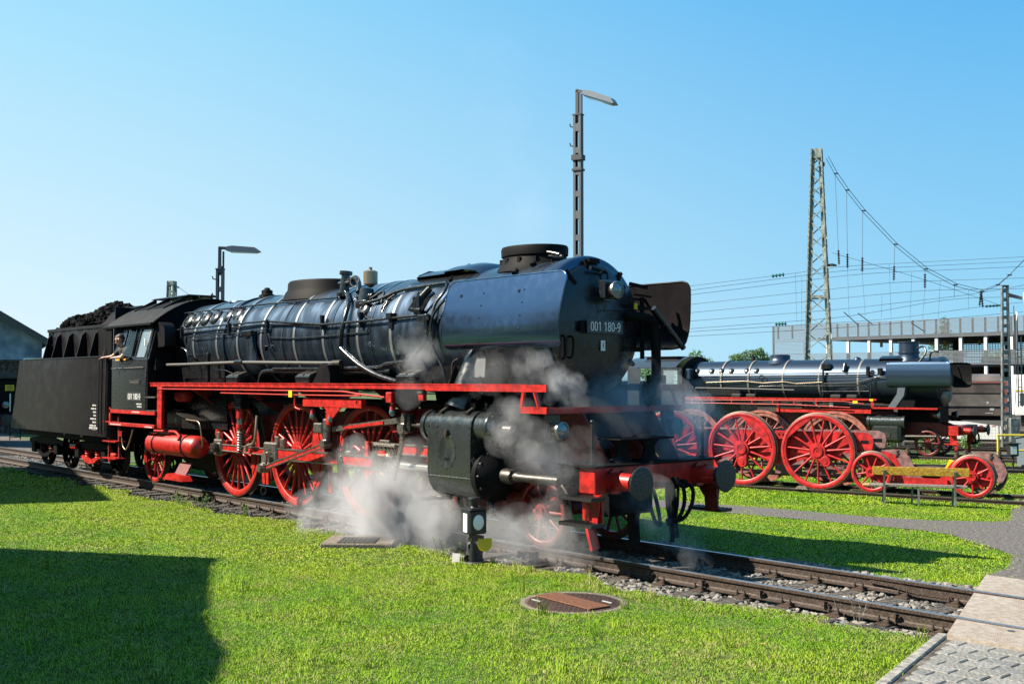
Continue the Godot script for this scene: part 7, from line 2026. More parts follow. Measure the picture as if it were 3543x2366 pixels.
func person(label: String, at: Vector3, turn: float, lean: bool) -> void:
	var P := thing("person", label, "person", at, turn)
	# frame: +z faces out of the window, feet on the footplate at y 0
	var hip := V(0, 0.92, 0.0)
	var chest := V(0, 1.22, 0.12 if lean else 0.02)
	var neck := V(0, 1.44, 0.22 if lean else 0.03)
	var head := V(0.0, 1.60, 0.30 if lean else 0.06)
	var shl := V(-0.18, 1.38, 0.19 if lean else 0.02)
	var shr := V(0.18, 1.38, 0.19 if lean else 0.02)
	var elr := V(0.27, 1.2, 0.36) if lean else V(0.25, 1.1, 0.08)
	var ell := V(-0.24, 1.22, 0.38) if lean else V(-0.25, 1.1, 0.05)
	var har := V(0.06, 1.19, 0.44) if lean else V(0.2, 1.0, 0.3)
	var hal := V(-0.36, 1.2, 0.5) if lean else V(-0.2, 1.0, 0.25)
	var clothes := [[hip, chest, 0.15, 0.16], [chest, neck - V(0, 0.08, 0.02), 0.16, 0.11], [shl, shr, 0.075, 0.075], [shl, shl.lerp(ell, 0.6), 0.07, 0.06], [shr, shr.lerp(elr, 0.6), 0.07, 0.06], [V(-0.1, 0.5, 0.02), hip + V(-0.08, 0, 0), 0.075, 0.1], [V(0.1, 0.5, 0.02), hip + V(0.08, 0, 0), 0.075, 0.1], [V(-0.11, 0.08, -0.02), V(-0.1, 0.5, 0.02), 0.05, 0.075], [V(0.11, 0.08, -0.02), V(0.1, 0.5, 0.02), 0.05, 0.075], [V(-0.11, 0.05, -0.02), V(-0.12, 0.04, 0.14), 0.05, 0.04], [V(0.11, 0.05, -0.02), V(0.12, 0.04, 0.14), 0.05, 0.04]]
	put_mesh(P, "clothes", body_mesh(clothes, 0.022, 0.05), M.shirt)
	var f := V(-0.5, -0.35, 0.8).normalized() if lean else V(0.7, -0.1, 0.7).normalized()
	var rt := f.cross(Vector3.UP).normalized()
	var up := rt.cross(f).normalized()
	var skin := [[neck - V(0, 0.04, 0), head - V(0, 0.06, 0), 0.055, 0.052], [head + up * 0.035 - f * 0.02, head + up * 0.03 + f * 0.01, 0.088, 0.086], [head - up * 0.03 + f * 0.025, head - up * 0.085 + f * 0.05, 0.066, 0.036], [head + up * 0.005 + f * 0.09, head - up * 0.03 + f * 0.11, 0.011, 0.017], [head - up * 0.062 + f * 0.075 - rt * 0.018, head - up * 0.062 + f * 0.075 + rt * 0.018, 0.012, 0.012]]
	for s in [-1, 1]:
		skin.append([head + rt * s * 0.088 + up * 0.02, head + rt * s * 0.09 - up * 0.025, 0.018, 0.012])
	skin.append([shl.lerp(ell, 0.55), ell, 0.048, 0.042])
	skin.append([ell, hal, 0.042, 0.028])
	skin.append([shr.lerp(elr, 0.55), elr, 0.048, 0.042])
	skin.append([elr, har, 0.042, 0.028])
	skin += hand(hal, (hal - ell).normalized(), Vector3.UP)
	skin += hand(har, (har - elr).normalized(), Vector3.UP)
	put_mesh(P, "body", body_mesh(skin, 0.012, 0.014), M.skin)
	put_mesh(P, "hair", body_mesh([[head + up * 0.06 - f * 0.035, head + up * 0.06 + f * 0.005, 0.088, 0.08], [head + up * 0.02 - f * 0.06, head - up * 0.03 - f * 0.05, 0.07, 0.05], [head - up * 0.075 + f * 0.045, head - up * 0.12 + f * 0.05, 0.042, 0.03]], 0.014, 0.03), M.hair)
	for s in [-1, 1]:
		put(P, "eye", MB.new().ball(head + up * 0.012 + f * 0.082 + rt * s * 0.032, V(0.011, 0.008, 0.011), 8, 6), M.eye)


func people() -> void:
	person("person in a dark shirt leaning out of the cab window with bare forearms", V(-15.6, 1.72, 1.26), 0.0, true)
	person("person standing inside the cab, seen through the forward window glass", V(-14.72, 1.73, 0.72), 30.0, false)


func buildings() -> void:
	# parking deck with louvred screens
	var B := thing("parking_deck", "long grey parking building with louvred screens and white columns behind the locomotives", "building", V(-40.8, 0.0, -59.6), -1.64)
	var W := 62.0
	var D := 17.0
	for q in [[5.33, 5.52], [3.28, 3.5], [1.0, 1.25]]:
		put(B, "floor_slab", MB.new().bx(4.0 if q[0] > 3 else 4.0, W, q[0], q[1], -D, -0.25), M.deck)
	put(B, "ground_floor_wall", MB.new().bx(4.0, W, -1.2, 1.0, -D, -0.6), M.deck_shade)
	var sl := MB.new().bx(0, W, -0.022, 0.022, -0.05, 0.05).mesh()
	var sl2 := MB.new().bx(0, W, -0.021, 0.021, -0.05, 0.05).mesh()
	for k in 12:
		put_mesh(B, "slat", sl, M.slat).position = V(0, 6.49 - k * 0.08, 0)
	for k in 4:
		put_mesh(B, "slat", sl2, M.slat).position = V(0, 5.52 - k * 0.072, 0)
	for k in 12:
		put_mesh(B, "slat", sl2, M.slat).position = V(0, 4.33 - k * 0.082, 0)
	for k in 10:
		put_mesh(B, "slat", sl2, M.slat).position = V(0, 2.38 - k * 0.082, 0)
	# end of the screen at the left corner, slats up the full height
	var es := MB.new().bx(0, 2.9, -0.022, 0.022, -0.05, 0.05).mesh()
	for k in 10:
		put_mesh(B, "slat", es, M.slat).position = V(0, 5.24 - k * 0.098, 0)
		put_mesh(B, "slat", es, M.slat).position = V(0, 3.34 - k * 0.098, 0)
	var col := MB.new().bx(-0.1, 0.1, 0, 2.05, -0.14, 0.04).mesh()
	var thin := MB.new().bx(-0.06, 0.06, 0, 0.95, -0.12, -0.06).mesh()
	for k in 34:
		var x := 4.9 + k * 1.72
		put_mesh(B, "column", col, M.column).position = V(x, 3.4, -0.1)
		put_mesh(B, "column", col, M.column).position = V(x, 1.25, -0.1)
		put_mesh(B, "screen_post", thin, M.slat_dark).position = V(x, 5.55, 0)
		put_mesh(B, "screen_post", thin, M.slat_dark).position = V(x + 0.86, 5.55, 0)
	for k in 3:
		put_mesh(B, "screen_post", thin, M.slat_dark).position = V(0.5 + k * 1.3, 5.55, 0)
	put(B, "corner_post", MB.new().bx(2.9, 3.05, 1.0, 5.5, -0.2, -0.1).bx(0.0, 0.1, -1.0, 6.5, -0.15, -0.05), M.slat_dark)
	# far side: expanded metal, dark posts, yellow lamps
	var wv := MB.new()
	for k in 11:
		wv.bx(4.0, W, 3.52 + k * 0.17, 3.58 + k * 0.17, -D - 0.06, -D)
	for k in 260:
		wv.bx(4.0 + k * 0.223, 4.03 + k * 0.223, 3.5, 5.33, -D - 0.05, -D - 0.01)
	tag(put(B, "metal_mesh", wv, M.slat), "", "", "", "stuff")
	for k in 14:
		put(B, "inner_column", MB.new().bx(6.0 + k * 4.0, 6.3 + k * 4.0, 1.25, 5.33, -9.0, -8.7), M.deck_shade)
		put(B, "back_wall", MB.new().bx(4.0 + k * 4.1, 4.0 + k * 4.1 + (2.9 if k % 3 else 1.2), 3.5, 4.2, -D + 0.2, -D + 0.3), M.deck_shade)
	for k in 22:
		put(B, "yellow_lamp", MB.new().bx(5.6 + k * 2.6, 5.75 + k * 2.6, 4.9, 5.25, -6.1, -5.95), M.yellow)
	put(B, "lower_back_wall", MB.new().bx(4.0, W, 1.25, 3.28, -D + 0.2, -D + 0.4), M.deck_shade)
	# gabled shed at the left edge
	var S := thing("gabled_shed", "pale plastered gable of a shed with dark lower wall at the left edge", "building", V(-52.15, -0.3, -9.0), 74.0)
	put(S, "gable_wall", MB.new().prism([Vector2(-18, 3.75), Vector2(-0.3, 3.75), Vector2(-0.3, 4.75), Vector2(-9.15, 10.3), Vector2(-18, 4.75)], V(0, 0, -0.3), Vector3.RIGHT, Vector3.UP, V(0, 0, 0.3)), M.plaster)
	put(S, "lower_wall", MB.new().bx(-18, -0.32, -1.0, 3.75, -0.35, -0.05), M.shed_wall)
	put(S, "lintel_band", MB.new().bx(-18, -0.31, 3.68, 3.78, -0.1, 0.03), M.shed_wall)
	put(S, "side_wall", MB.new().bx(-0.6, -0.32, -1.0, 4.9, -25.0, -0.36), M.plaster)
	put(S, "pale_door", MB.new().bx(-3.3, -2.75, 0.0, 3.4, -0.05, 0.02), M.galv)
	for q in [[-9.15, 10.42, 0.15, 4.72], [-9.15, 10.42, -18.45, 4.72]]:
		put(S, "roof_slope", MB.new().bar(V(q[0], q[1], -12), V(q[2], q[3], -12), 25.4, 0.16, V(0, 1, 0)), M.roof_tile)
		put(S, "verge_board", MB.new().bar(V(q[0], q[1] - 0.18, 0.72), V(q[2], q[3] - 0.18, 0.72), 0.06, 0.26, V(0, 1, 0)), M.roof_tile)
	put(S, "annex_roof", MB.new().bx(-1.25, -0.3, 3.55, 3.85, 0.9, 1.6), M.enamel)
	# round house blocks beside and behind the camera: out of the picture, but their shadows lie on the lawn
	var R := thing("roundhouse_shed", "brown roundhouse shed whose shadow falls on the foreground lawn", "building", V(-8, -0.15, 16))
	var fp := [Vector2(-18.5, 16.5), Vector2(-10.4, 11.1), Vector2(-9.84, 11.5), Vector2(-6.4, 13.2), Vector2(-5.3, 13.55), Vector2(-4.4, 14.1), Vector2(-2.4, 15.4), Vector2(2.6, 17.8), Vector2(6, 30), Vector2(-25, 30)]
	var fq := []
	for p in fp:
		fq.append(p - Vector2(-8, 16))
	put(R, "wall", MB.new().prism(fq, V(0, 0, 0), Vector3.RIGHT, V(0, 0, 1), V(0, 7.45, 0), 2.0), M.shed_wall)
	put(R, "roof", MB.new().prism(fq, V(0, 7.45, 0), Vector3.RIGHT, V(0, 0, 1), V(0, 0.2, 0), 2.0), M.roof_tile)
	var R2 := thing("workshop_block", "brown workshop block whose shadow reaches the rear of the tender", "building", V(-24, -0.15, 11))
	fq = []
	for p in [Vector2(-19.15, 9.8), Vector2(-29.4, 7.15), Vector2(-34, 14), Vector2(-22, 17)]:
		fq.append(p - Vector2(-24, 11))
	put(R2, "wall", MB.new().prism(fq, V(0, 0, 0), Vector3.RIGHT, V(0, 0, 1), V(0, 7.95, 0), 2.0), M.shed_wall)
	put(R2, "roof", MB.new().prism(fq, V(0, 7.95, 0), Vector3.RIGHT, V(0, 0, 1), V(0, 0.2, 0), 2.0), M.roof_tile)
	# rolling stock on the far tracks
	var w := thing("freight_wagon", "brown sliding wall freight wagon behind the black locomotive's buffers", "freight wagon", V(-15.95, gh(-16, -44) + 0.15, -44.3), 30.0)
	put(w, "body", MB.new().prism([Vector2(-1.4, 1.2), Vector2(1.4, 1.2), Vector2(1.4, 2.85), Vector2(1.3, 2.95), Vector2(-1.3, 2.95), Vector2(-1.4, 2.85)], V(-14, 0, 0), V(0, 0, 1), Vector3.UP, V(14, 0, 0)), M.wagon)
	put(w, "roof", MB.new().prism([Vector2(-1.3, 2.95), Vector2(1.3, 2.95), Vector2(1.1, 3.15), Vector2(0.5, 3.28), Vector2(-0.5, 3.28), Vector2(-1.1, 3.15)], V(-13.9, 0, 0), V(0, 0, 1), Vector3.UP, V(13.7, 0, 0)), M.wagon_light)
	put(w, "top_rail", MB.new().bx(-14, 0.02, 2.82, 2.9, 1.4, 1.44), M.wagon_red)
	put(w, "end_post", MB.new().bx(-0.04, 0.06, 1.2, 2.9, 1.36, 1.45), M.wagon_red)
	for y in [1.62, 2.3]:
		put(w, "side_rib", MB.new().bx(-14, -0.05, y - 0.025, y + 0.025, 1.4, 1.425), M.soot)
	for k in 3:
		put(w, "side_panel", MB.new().bx(-4.6 * (k + 1) + 0.1, -4.6 * k - 0.15, 1.66, 2.26, 1.4, 1.415), M.wagon_light if k % 2 == 0 else M.wagon)
	put(w, "notice", MB.new().bx(-0.75, -0.55, 1.45, 1.56, 1.4, 1.412).bx(-0.95, -0.6, 1.3, 1.34, 1.4, 1.412).bx(-0.9, -0.8, 1.78, 1.9, 1.415, 1.42), M.letter_grey)
	put(w, "underframe", MB.new().bx(-13.8, -0.1, 0.95, 1.2, -1.2, 1.2).bx(-10, -4, 0.6, 0.9, -0.3, 0.3), M.soot)
	for s in [1.0, -1.0]:
		for x in [-12.0, -2.2]:
			wheel(w, "wheel", V(x, 0.46, s * 0.78), s, 0.46, 8, 0.4, 0, 0, [], M.soot, M.tread, M.soot)
	var c := thing("white_coach", "white passenger coach with a yellow line at the right edge behind the wagon", "railway coach", V(-19.2, gh(-19, -52) + 0.15, -52.7), 30.0)
	put(c, "body", MB.new().prism([Vector2(-1.45, 1.0), Vector2(1.45, 1.0), Vector2(1.45, 2.9), Vector2(1.2, 3.3), Vector2(-1.2, 3.3), Vector2(-1.45, 2.9)], V(0, 0, 0), V(0, 0, 1), Vector3.UP, V(24, 0, 0)), M.white_paint)
	put(c, "yellow_line", MB.new().bx(0, 24, 2.32, 2.42, 1.45, 1.46), M.yellow)
	put(c, "window_band", MB.new().bx(0.2, 24, 1.55, 2.25, 1.45, 1.462), M.deck_shade)
	put(c, "underframe", MB.new().bx(0.5, 23.5, 0.3, 1.0, -1.0, 1.0), M.soot)
	for s in [1.0, -1.0]:
		for x in [2.2, 4.4, 19.0, 21.2]:
			wheel(c, "wheel", V(x, 0.46, s * 0.78), s, 0.46, 8, 0.4, 0, 0, [], M.soot, M.tread, M.soot)
	var lb := thing("white_barrier", "long low white panel wall with red marks along its top, under the brown wagon", "barrier", V(-13.2, gh(-13, -38) , -38.38), 30.0)
	put(lb, "panel", MB.new().prism([Vector2(-4.5, 0.4), Vector2(0, 0.4), Vector2(0, 0.98), Vector2(-0.4, 1.03), Vector2(-1.6, 1.2), Vector2(-4.5, 1.25)], V(0, 0, -0.15), Vector3.RIGHT, Vector3.UP, V(0, 0, 0.15)), M.white_paint)
	put(lb, "foot", MB.new().bx(-4.4, -4.3, 0, 0.45, -0.12, -0.04).bx(-0.2, -0.1, 0, 0.45, -0.12, -0.04).bx(-2.3, -2.2, 0, 0.45, -0.12, -0.04), M.galv)
	for k in 5:
		put(lb, "red_mark", MB.new().bx(-1.6 + k * 0.27, -1.45 + k * 0.27, 1.02 - k * 0.01, 1.06 - k * 0.01, 0.0, 0.004), M.red)
	var F := thing("wire_fence", "thin grey wire mesh fence before the low white panel wall", "fence", V(-12.2, gh(-12, -36), -36.6), 30.0)
	for k in 7:
		put(F, "post", MB.new().cyl(V(-6.0 + k * 1.4, 0, 0), V(-6.0 + k * 1.4, 1.1, 0), 0.03, -1, 8), M.galv)
	var fm := MB.new()
	for k in 8:
		fm.bar(V(-6, 0.15 + k * 0.125, 0), V(2.4, 0.15 + k * 0.125, 0), 0.006, 0.006)
	for k in 60:
		fm.bar(V(-6 + k * 0.14, 0.1, 0), V(-6 + k * 0.14, 1.06, 0), 0.006, 0.006)
	tag(put(F, "mesh", fm, M.galv), "", "", "", "stuff")


# tapering lattice mast: four corner angles, zigzag braces, tie plates
func lattice(T: Node, h: float, w0: float, w1: float, n: int, mt: Material, brace: float, plates: Array) -> void:
	var half := func(y: float) -> float: return lerpf(w0, w1, y / h) * 0.5
	for sx in [-1, 1]:
		for sz in [-1, 1]:
			put(T, "corner_angle", MB.new().bar(V(sx * w0 * 0.5, 0, sz * w0 * 0.5), V(sx * w1 * 0.5, h, sz * w1 * 0.5), brace * 1.9, brace * 0.5, Vector3.RIGHT).bar(V(sx * (w0 * 0.5 - brace * 0.5), 0, sz * (w0 * 0.5 - brace)), V(sx * (w1 * 0.5 - brace * 0.5), h, sz * (w1 * 0.5 - brace)), brace * 0.5, brace * 1.9, Vector3.RIGHT), mt)
	for f in 4:
		var r := Basis(Vector3.UP, f * PI / 2)
		var y := 0.0
		var k := 0
		while y < h * 0.97:
			var y2 := minf(y + lerpf(w0, w1, y / h) * 0.72 + 0.12, h * 0.985)
			var s := 1.0 if k % 2 == 0 else -1.0
			put(T, "brace", MB.new().bar(r * V(-s * half.call(y), y, half.call(y)), r * V(s * half.call(y2), y2, half.call(y2)), brace * 0.4, brace, r * V(0, 0, 1)), mt)
			y = y2
			k += 1
	for q in plates:
		var p: float = half.call(q[0]) + 0.02
		put(T, "tie_plate", MB.new().bx(-p, p, q[0], q[0] + q[1], p - 0.03, p).bx(-p, p, q[0], q[0] + q[1], -p, -p + 0.03).bx(-p, -p + 0.03, q[0], q[0] + q[1], -p + 0.03, p - 0.03).bx(p - 0.03, p, q[0], q[0] + q[1], -p + 0.03, p - 0.03), mt)


func street_lamp(label: String, at: Vector3, h: float, turn: float, droop: float, ll: float) -> void:
	var T := thing("street_lamp", label, "street lamp", at, turn, "yard lamps")
	# pole of two channels with battens, arm and luminaire
	for s in [-1, 1]:
		put(T, "channel", MB.new().bx(s * 0.085 - 0.035, s * 0.085 + 0.035, 0, h - 0.7, -0.09, -0.075).bx(s * 0.12 - 0.007, s * 0.12 + 0.007, 0, h - 0.7, -0.075, 0.075).bx(s * 0.085 - 0.035, s * 0.085 + 0.035, 0, h - 0.7, 0.075, 0.09), M.mast_pale)
	for k in int(h / 0.62):
		put(T, "batten", MB.new().bx(-0.06, 0.06, k * 0.62, k * 0.62 + 0.22 - 0.06 * (k % 2), -0.088, 0.088), M.mast_pale)
	put(T, "top_cap", MB.new().bx(-0.14, 0.14, h - 0.72, h - 0.68, -0.1, 0.1), M.mast_dark)
	put(T, "collar", MB.new().bx(-0.16, 0.16, h - 2.0, h - 1.85, -0.13, 0.13).bx(-0.15, 0.15, h - 2.3, h - 2.24, -0.12, 0.12), M.mast_dark)
	for y in [h - 1.05, h - 1.6]:
		put(T, "climbing_step", MB.new().tube([V(-0.11, y, 0), V(-0.24, y + 0.04, 0), V(-0.26, y + 0.12, 0)], 0.02, 6), M.mast_dark)
	put(T, "arm", MB.new().bar(V(-0.02, h - 0.9, 0), V(-0.02, h, 0), 0.09, 0.09, Vector3.RIGHT).bar(V(-0.06, h, 0), V(0.3, h - droop * 0.3, 0), 0.09, 0.09).bar(V(0.1, h - 0.75, 0), V(0.1, h - 0.12, 0), 0.06, 0.05, Vector3.RIGHT), M.mast_dark)
	var o := put(T, "luminaire", MB.new().prism([Vector2(0.2, -0.02), Vector2(0.26, 0.08), Vector2(0.42, 0.11), Vector2(0.35 + ll * 0.8, 0.1), Vector2(0.3 + ll, 0.0), Vector2(0.3 + ll, -0.035), Vector2(0.2, -0.05)], V(0, h - 0.03, -0.17), V(1, -droop, 0).normalized(), V(droop, 1, 0).normalized(), V(0, 0, 0.34)), M.lum_case)
	put(o, "glass_bowl", MB.new().prism([Vector2(0.24, -0.052), Vector2(0.27 + ll, -0.037), Vector2(0.2 + ll, -0.075), Vector2(0.35, -0.1)], V(0, h - 0.03, -0.14), V(1, -droop, 0).normalized(), V(droop, 1, 0).normalized(), V(0, 0, 0.28)), M.lens)


func insulator(T: Node, a: Vector3, b: Vector3, mt: Material, n := 6, r := 0.07) -> void:
	var d := (b - a)
	var pr := [Vector2(0, 0)]
	var L := d.length()
	for k in n:
		var t := L * (k + 0.2) / n
		pr.append(Vector2(t, 0.03)); pr.append(Vector2(t + L * 0.3 / n, r)); pr.append(Vector2(t + L * 0.5 / n, r)); pr.append(Vector2(t + L * 0.6 / n, 0.03))
	pr.append(Vector2(L, 0))
	put(T, "insulator", MB.new().lathe(pr, a, d.normalized(), 10), mt)


func masts() -> void:
	street_lamp("tall grey yard lamp rising behind the numbered smokebox", V(-12.35, -0.5, -10.24), 11.1, 20.0, 0.42, 0.95)
	street_lamp("smaller yard lamp with a level arm rising behind the boiler, left", V(-23.65, -0.3, -4.95), 7.02, 48.0, 0.06, 1.0)
	var T := thing("lattice_mast", "tall green grey lattice mast carrying the overhead wires behind the black locomotive", "mast", V(-23.3, -0.85, -39.0), 28.6)
	lattice(T, 15.5, 1.6, 0.5, 18, M.mast_green, 0.115, [[15.0, 0.5], [7.55, 0.14], [3.95, 0.14], [0.0, 0.2]])
	put(T, "floodlight", MB.new().prism([Vector2(0.3, 0.02), Vector2(0.75, 0.08), Vector2(0.98, 0.0), Vector2(0.98, -0.06), Vector2(0.3, -0.06)], V(0, 9.3, -0.1), Vector3.RIGHT, Vector3.UP, V(0, 0, 0.2)), M.mast_dark)
	put(T, "wire_clamp", MB.new().box(V(0.3, 14.7, -0.1), V(0.2, 0.2, 0.1)), M.mast_dark)
	var T2 := thing("short_lattice_mast", "distant grey green lattice mast top showing above the cab roof", "mast", V(-50.5, -0.6, -15.3), 40.0)
	lattice(T2, 8.65, 0.75, 0.36, 14, M.mast_green, 0.06, [[8.4, 0.25], [5.0, 0.1]])
	put(T2, "lamp_arm", MB.new().bar(V(0.1, 7.45, 0.1), V(0.35, 7.45, 0.1), 0.06, 0.06).prism([Vector2(0.25, 0), Vector2(1.15, 0.03), Vector2(1.2, 0.14), Vector2(1.05, 0.18), Vector2(0.3, 0.1)], V(0, 7.42, 0), Vector3.RIGHT, Vector3.UP, V(0, 0, 0.25)), M.lum_case)
	put(T2, "stay_wire", MB.new().tube([V(0.18, 8.45, 0.1), V(0.35, 8.35, 0.05), V(2.0, 7.2, -0.1), V(6.0, 5.0, -0.3)], 0.012, 4), M.wire)
	insulator(T2, V(0.2, 8.43, 0.1), V(0.5, 8.24, 0.08), M.wire, 2, 0.05)
	# semaphore signal at the right
	var S := thing("semaphore_signal", "grey latticed semaphore signal mast with two round ended arms at the right edge", "railway signal", V(-13.08, -0.83, -38.35), 48.6)
	for s in [-1, 1]:
		put(S, "channel", MB.new().bar(V(s * 0.21, 0, 0), V(s * 0.115, 7.5, 0), 0.16, 0.07, Vector3.RIGHT), M.galv)
	for k in 19:
		put(S, "batten", MB.new().bx(-0.2 + k * 0.005, 0.2 - k * 0.005, k * 0.4, k * 0.4 + 0.16, -0.06, -0.04).bx(-0.2 + k * 0.005, 0.2 - k * 0.005, k * 0.4, k * 0.4 + 0.16, 0.04, 0.06), M.galv)
	put(S, "cap", MB.new().bx(-0.14, 0.16, 7.46, 7.54, -0.09, 0.09), M.mast_dark)
	var o := put(S, "upper_arm", MB.new().prism([Vector2(0.1, 7.18), Vector2(0.75, 7.0), Vector2(0.75, 6.86), Vector2(0.1, 7.0)], V(0, 0, 0.1), Vector3.RIGHT, Vector3.UP, V(0, 0, 0.03)), M.mast_pale)
	put(o, "disc", MB.new().lathe([Vector2(-0.015, 0), Vector2(-0.015, 0.27), Vector2(0.015, 0.27), Vector2(0.015, 0)], V(0.82, 6.93, 0.1), V(0.93, 0, 0.36).normalized(), 24), M.white_paint)
	o = put(S, "lower_arm", MB.new().bx(0.42, 0.48, 4.6, 6.2, 0.0, 0.22, 0.02), M.mast_pale)
	put(o, "disc", MB.new().lathe([Vector2(-0.015, 0), Vector2(-0.015, 0.22), Vector2(0.015, 0.22), Vector2(0.015, 0)], V(0.45, 6.1, 0.12), V(0.97, 0, 0.25).normalized(), 24), M.white_paint)
	put(S, "ladder", MB.new().bx(0.52, 0.56, 2.0, 5.2, 0.0, 0.04).bx(0.68, 0.72, 2.0, 5.2, 0.0, 0.04), M.galv)
	for k in 9:
		put(S, "rung", MB.new().bx(0.52, 0.72, 2.2 + k * 0.34, 2.23 + k * 0.34, 0.0, 0.03), M.galv)
	put(S, "drive_box", MB.new().bx(0.05, 0.5, 0.4, 1.5, -0.25, 0.25, 0.03), M.galv)
	put(S, "control_rod", MB.new().tube([V(0.3, 1.4, 0.1), V(0.42, 3.2, 0.1), V(0.35, 6.6, 0.1)], 0.018, 5), M.mast_dark)
	# overhead line strung across the yard
	var L := thing("overhead_line", "thin overhead wires with hanging brown insulators strung across the right sky", "overhead wires")
	var span := [V(-22.14,13.87,-38.09),V(-21.86,13.03,-38.46),V(-21.49,12.17,-38.92),V(-20.96,11.10,-39.58),V(-19.91,9.36,-40.87),V(-18.90,8.08,-42.07),V(-17.91,7.26,-43.24),V(-17.01,6.92,-44.28),V(-16.45,7.26,-44.90),V(-16.04,7.77,-45.34),V(-15.52,8.56,-45.90),V(-13.2,12.5,-48.3)]
	for k in 2:
		var pts := []
		for p in span:
			pts.append(p + V(0.07, 0.12, -0.08) * (k * 1.0))
		put(L, "span_cable", MB.new().tube(pts, 0.016, 5), M.wire)
	for k in range(1, 10):
		put(L, "cable_clamp", MB.new().box(span[k] + V(0.03, 0.06, -0.04), V(0.22, 0.07, 0.07), Basis(Vector3.UP, deg_to_rad(48.6))), M.wire)
	for q in [[V(-21.86,13.03,-38.46),V(-21.84,8.28,-38.72), 0.93], [V(-21.49,12.17,-38.92),V(-21.56,8.10,-39.06), 0.9], [V(-20.96,11.10,-39.58),V(-21.06,7.91,-39.63), 0.9], [V(-19.91,9.36,-40.87),V(-19.99,7.46,-40.87), 0.85], [V(-18.90,8.08,-42.07),V(-18.93,7.05,-42.09), 0.78], [V(-17.91,7.26,-43.24),V(-17.94,6.65,-43.24), 0.1], [V(-17.01,6.92,-44.28),V(-17.09,6.15,-44.24), 0.65], [V(-17.00,6.92,-44.29),V(-16.96,6.07,-44.38), 0.65]]:
		put(L, "dropper", MB.new().tube([q[0], q[1]], 0.013, 4), M.wire)
		var d: Vector3 = q[1] - q[0]
		if q[2] > 0.2:
			insulator(L, q[1] - d.normalized() * 0.85, q[1] - d.normalized() * 0.1, M.insulator_brown)
	for w in [[V(-27.41,7.18,-32.45),V(-23.35,7.92,-37.02),V(-21.84,8.28,-38.72),V(-15.25,8.79,-46.19)], [V(-27.42,6.95,-32.45),V(-21.56,8.10,-39.06),V(-15.25,8.56,-46.19)], [V(-27.43,6.72,-32.46),V(-21.06,7.91,-39.63),V(-15.26,8.28,-46.20)], [V(-27.44,6.23,-32.47),V(-21.66,7.18,-38.99),V(-19.99,7.46,-40.87),V(-15.28,7.69,-46.21)], [V(-27.45,5.81,-32.48),V(-18.93,7.05,-42.09),V(-15.29,7.13,-46.23)], [V(-27.46,5.39,-32.49),V(-21.68,6.07,-39.02),V(-17.32,6.82,-43.94),V(-15.29,7.37,-46.22)], [V(-27.47,5.00,-32.50),V(-21.70,5.63,-39.03),V(-17.94,6.65,-43.24),V(-15.30,6.69,-46.24)], [V(-27.48,4.85,-32.50),V(-20.13,5.54,-40.81),V(-16.83,6.23,-44.52),V(-15.31,6.46,-46.24)], [V(-27.48,4.62,-32.51),V(-21.91,5.08,-38.81),V(-15.59,5.92,-45.95)], [V(-22.06,8.98,-38.43),V(-18.92,7.60,-42.08),V(-16.23,6.19,-45.21)]]:
		put(L, "contact_wire", MB.new().tube(rounded(w, 0.8), 0.010, 4), M.wire)
	for q in [[V(-23.35,7.92,-37.02),V(-23.37,5.39,-37.14)], [V(-23.13,7.74,-37.28),V(-23.21,5.08,-37.33)], [V(-20.12,8.37,-40.67),V(-20.13,5.54,-40.81)], [V(-21.56,8.10,-39.06),V(-21.57,5.69,-39.17)], [V(-21.06,7.91,-39.63),V(-21.01,5.69,-39.80)], [V(-19.36,7.99,-41.56),V(-19.48,5.54,-41.55)], [V(-18.39,7.53,-42.69),V(-18.51,5.62,-42.64)], [V(-20.41,6.80,-40.42),V(-20.46,5.62,-40.43)], [V(-17.44,7.07,-43.79),V(-17.47,6.00,-43.81)], [V(-18.93,7.05,-42.09),V(-19.05,5.54,-42.04)]]:
		put(L, "thin_dropper", MB.new().tube(q, 0.007, 4), M.wire)
	insulator(L, V(-24.19, 7.76, -36.08), V(-23.72, 7.86, -36.61), M.insulator_green, 4, 0.1)
	insulator(L, V(-24.13, 5.27, -36.28), V(-23.71, 5.31, -36.75), M.insulator_green, 4, 0.1)
	insulator(L, V(-16.9, 6.2, -44.45), V(-16.3, 6.25, -45.1), M.insulator_green, 5, 0.07)
	for q in [[V(-21.7, 5.9, -38.9), V(-21.1, 5.2, -39.3)], [V(-21.2, 5.85, -39.4), V(-20.6, 5.25, -39.8)], [V(-19.4, 5.35, -41.5), V(-18.9, 4.9, -41.9)]]:
		put(L, "registration_arm", MB.new().tube(q, 0.025, 5), M.mast_dark)


func leaf_cloud(T: Node, called: String, blobs: Array, n: int, s: float, mt: Material, sd: int) -> void:
	var r := RandomNumberGenerator.new()
	r.seed = sd
	var b := MB.new()
	var tot := 0.0
	for q in blobs:
		tot += q[1].x * q[1].y
	for q in blobs:
		for i in int(n * q[1].x * q[1].y / tot):
			var d := V(r.randfn(), r.randfn(), r.randfn()).normalized() * pow(r.randf(), 0.4)
			var p: Vector3 = q[0] + d * q[1] * r.randf_range(0.8, 1.1)
			var nn := (d + V(r.randfn(), r.randfn() + 0.6, r.randfn()) * 0.7).normalized()
			var u := nn.cross(V(r.randfn(), r.randfn(), r.randfn())).normalized() * s * r.randf_range(0.5, 1.2)
			var w := nn.cross(u).normalized() * s * r.randf_range(0.3, 0.7)
			b.flat(p - u, p + w, p + u, nn)
			b.flat(p - u, p + u, p - w, nn)
	tag(put(T, called, b, mt), "", "", "", "stuff")


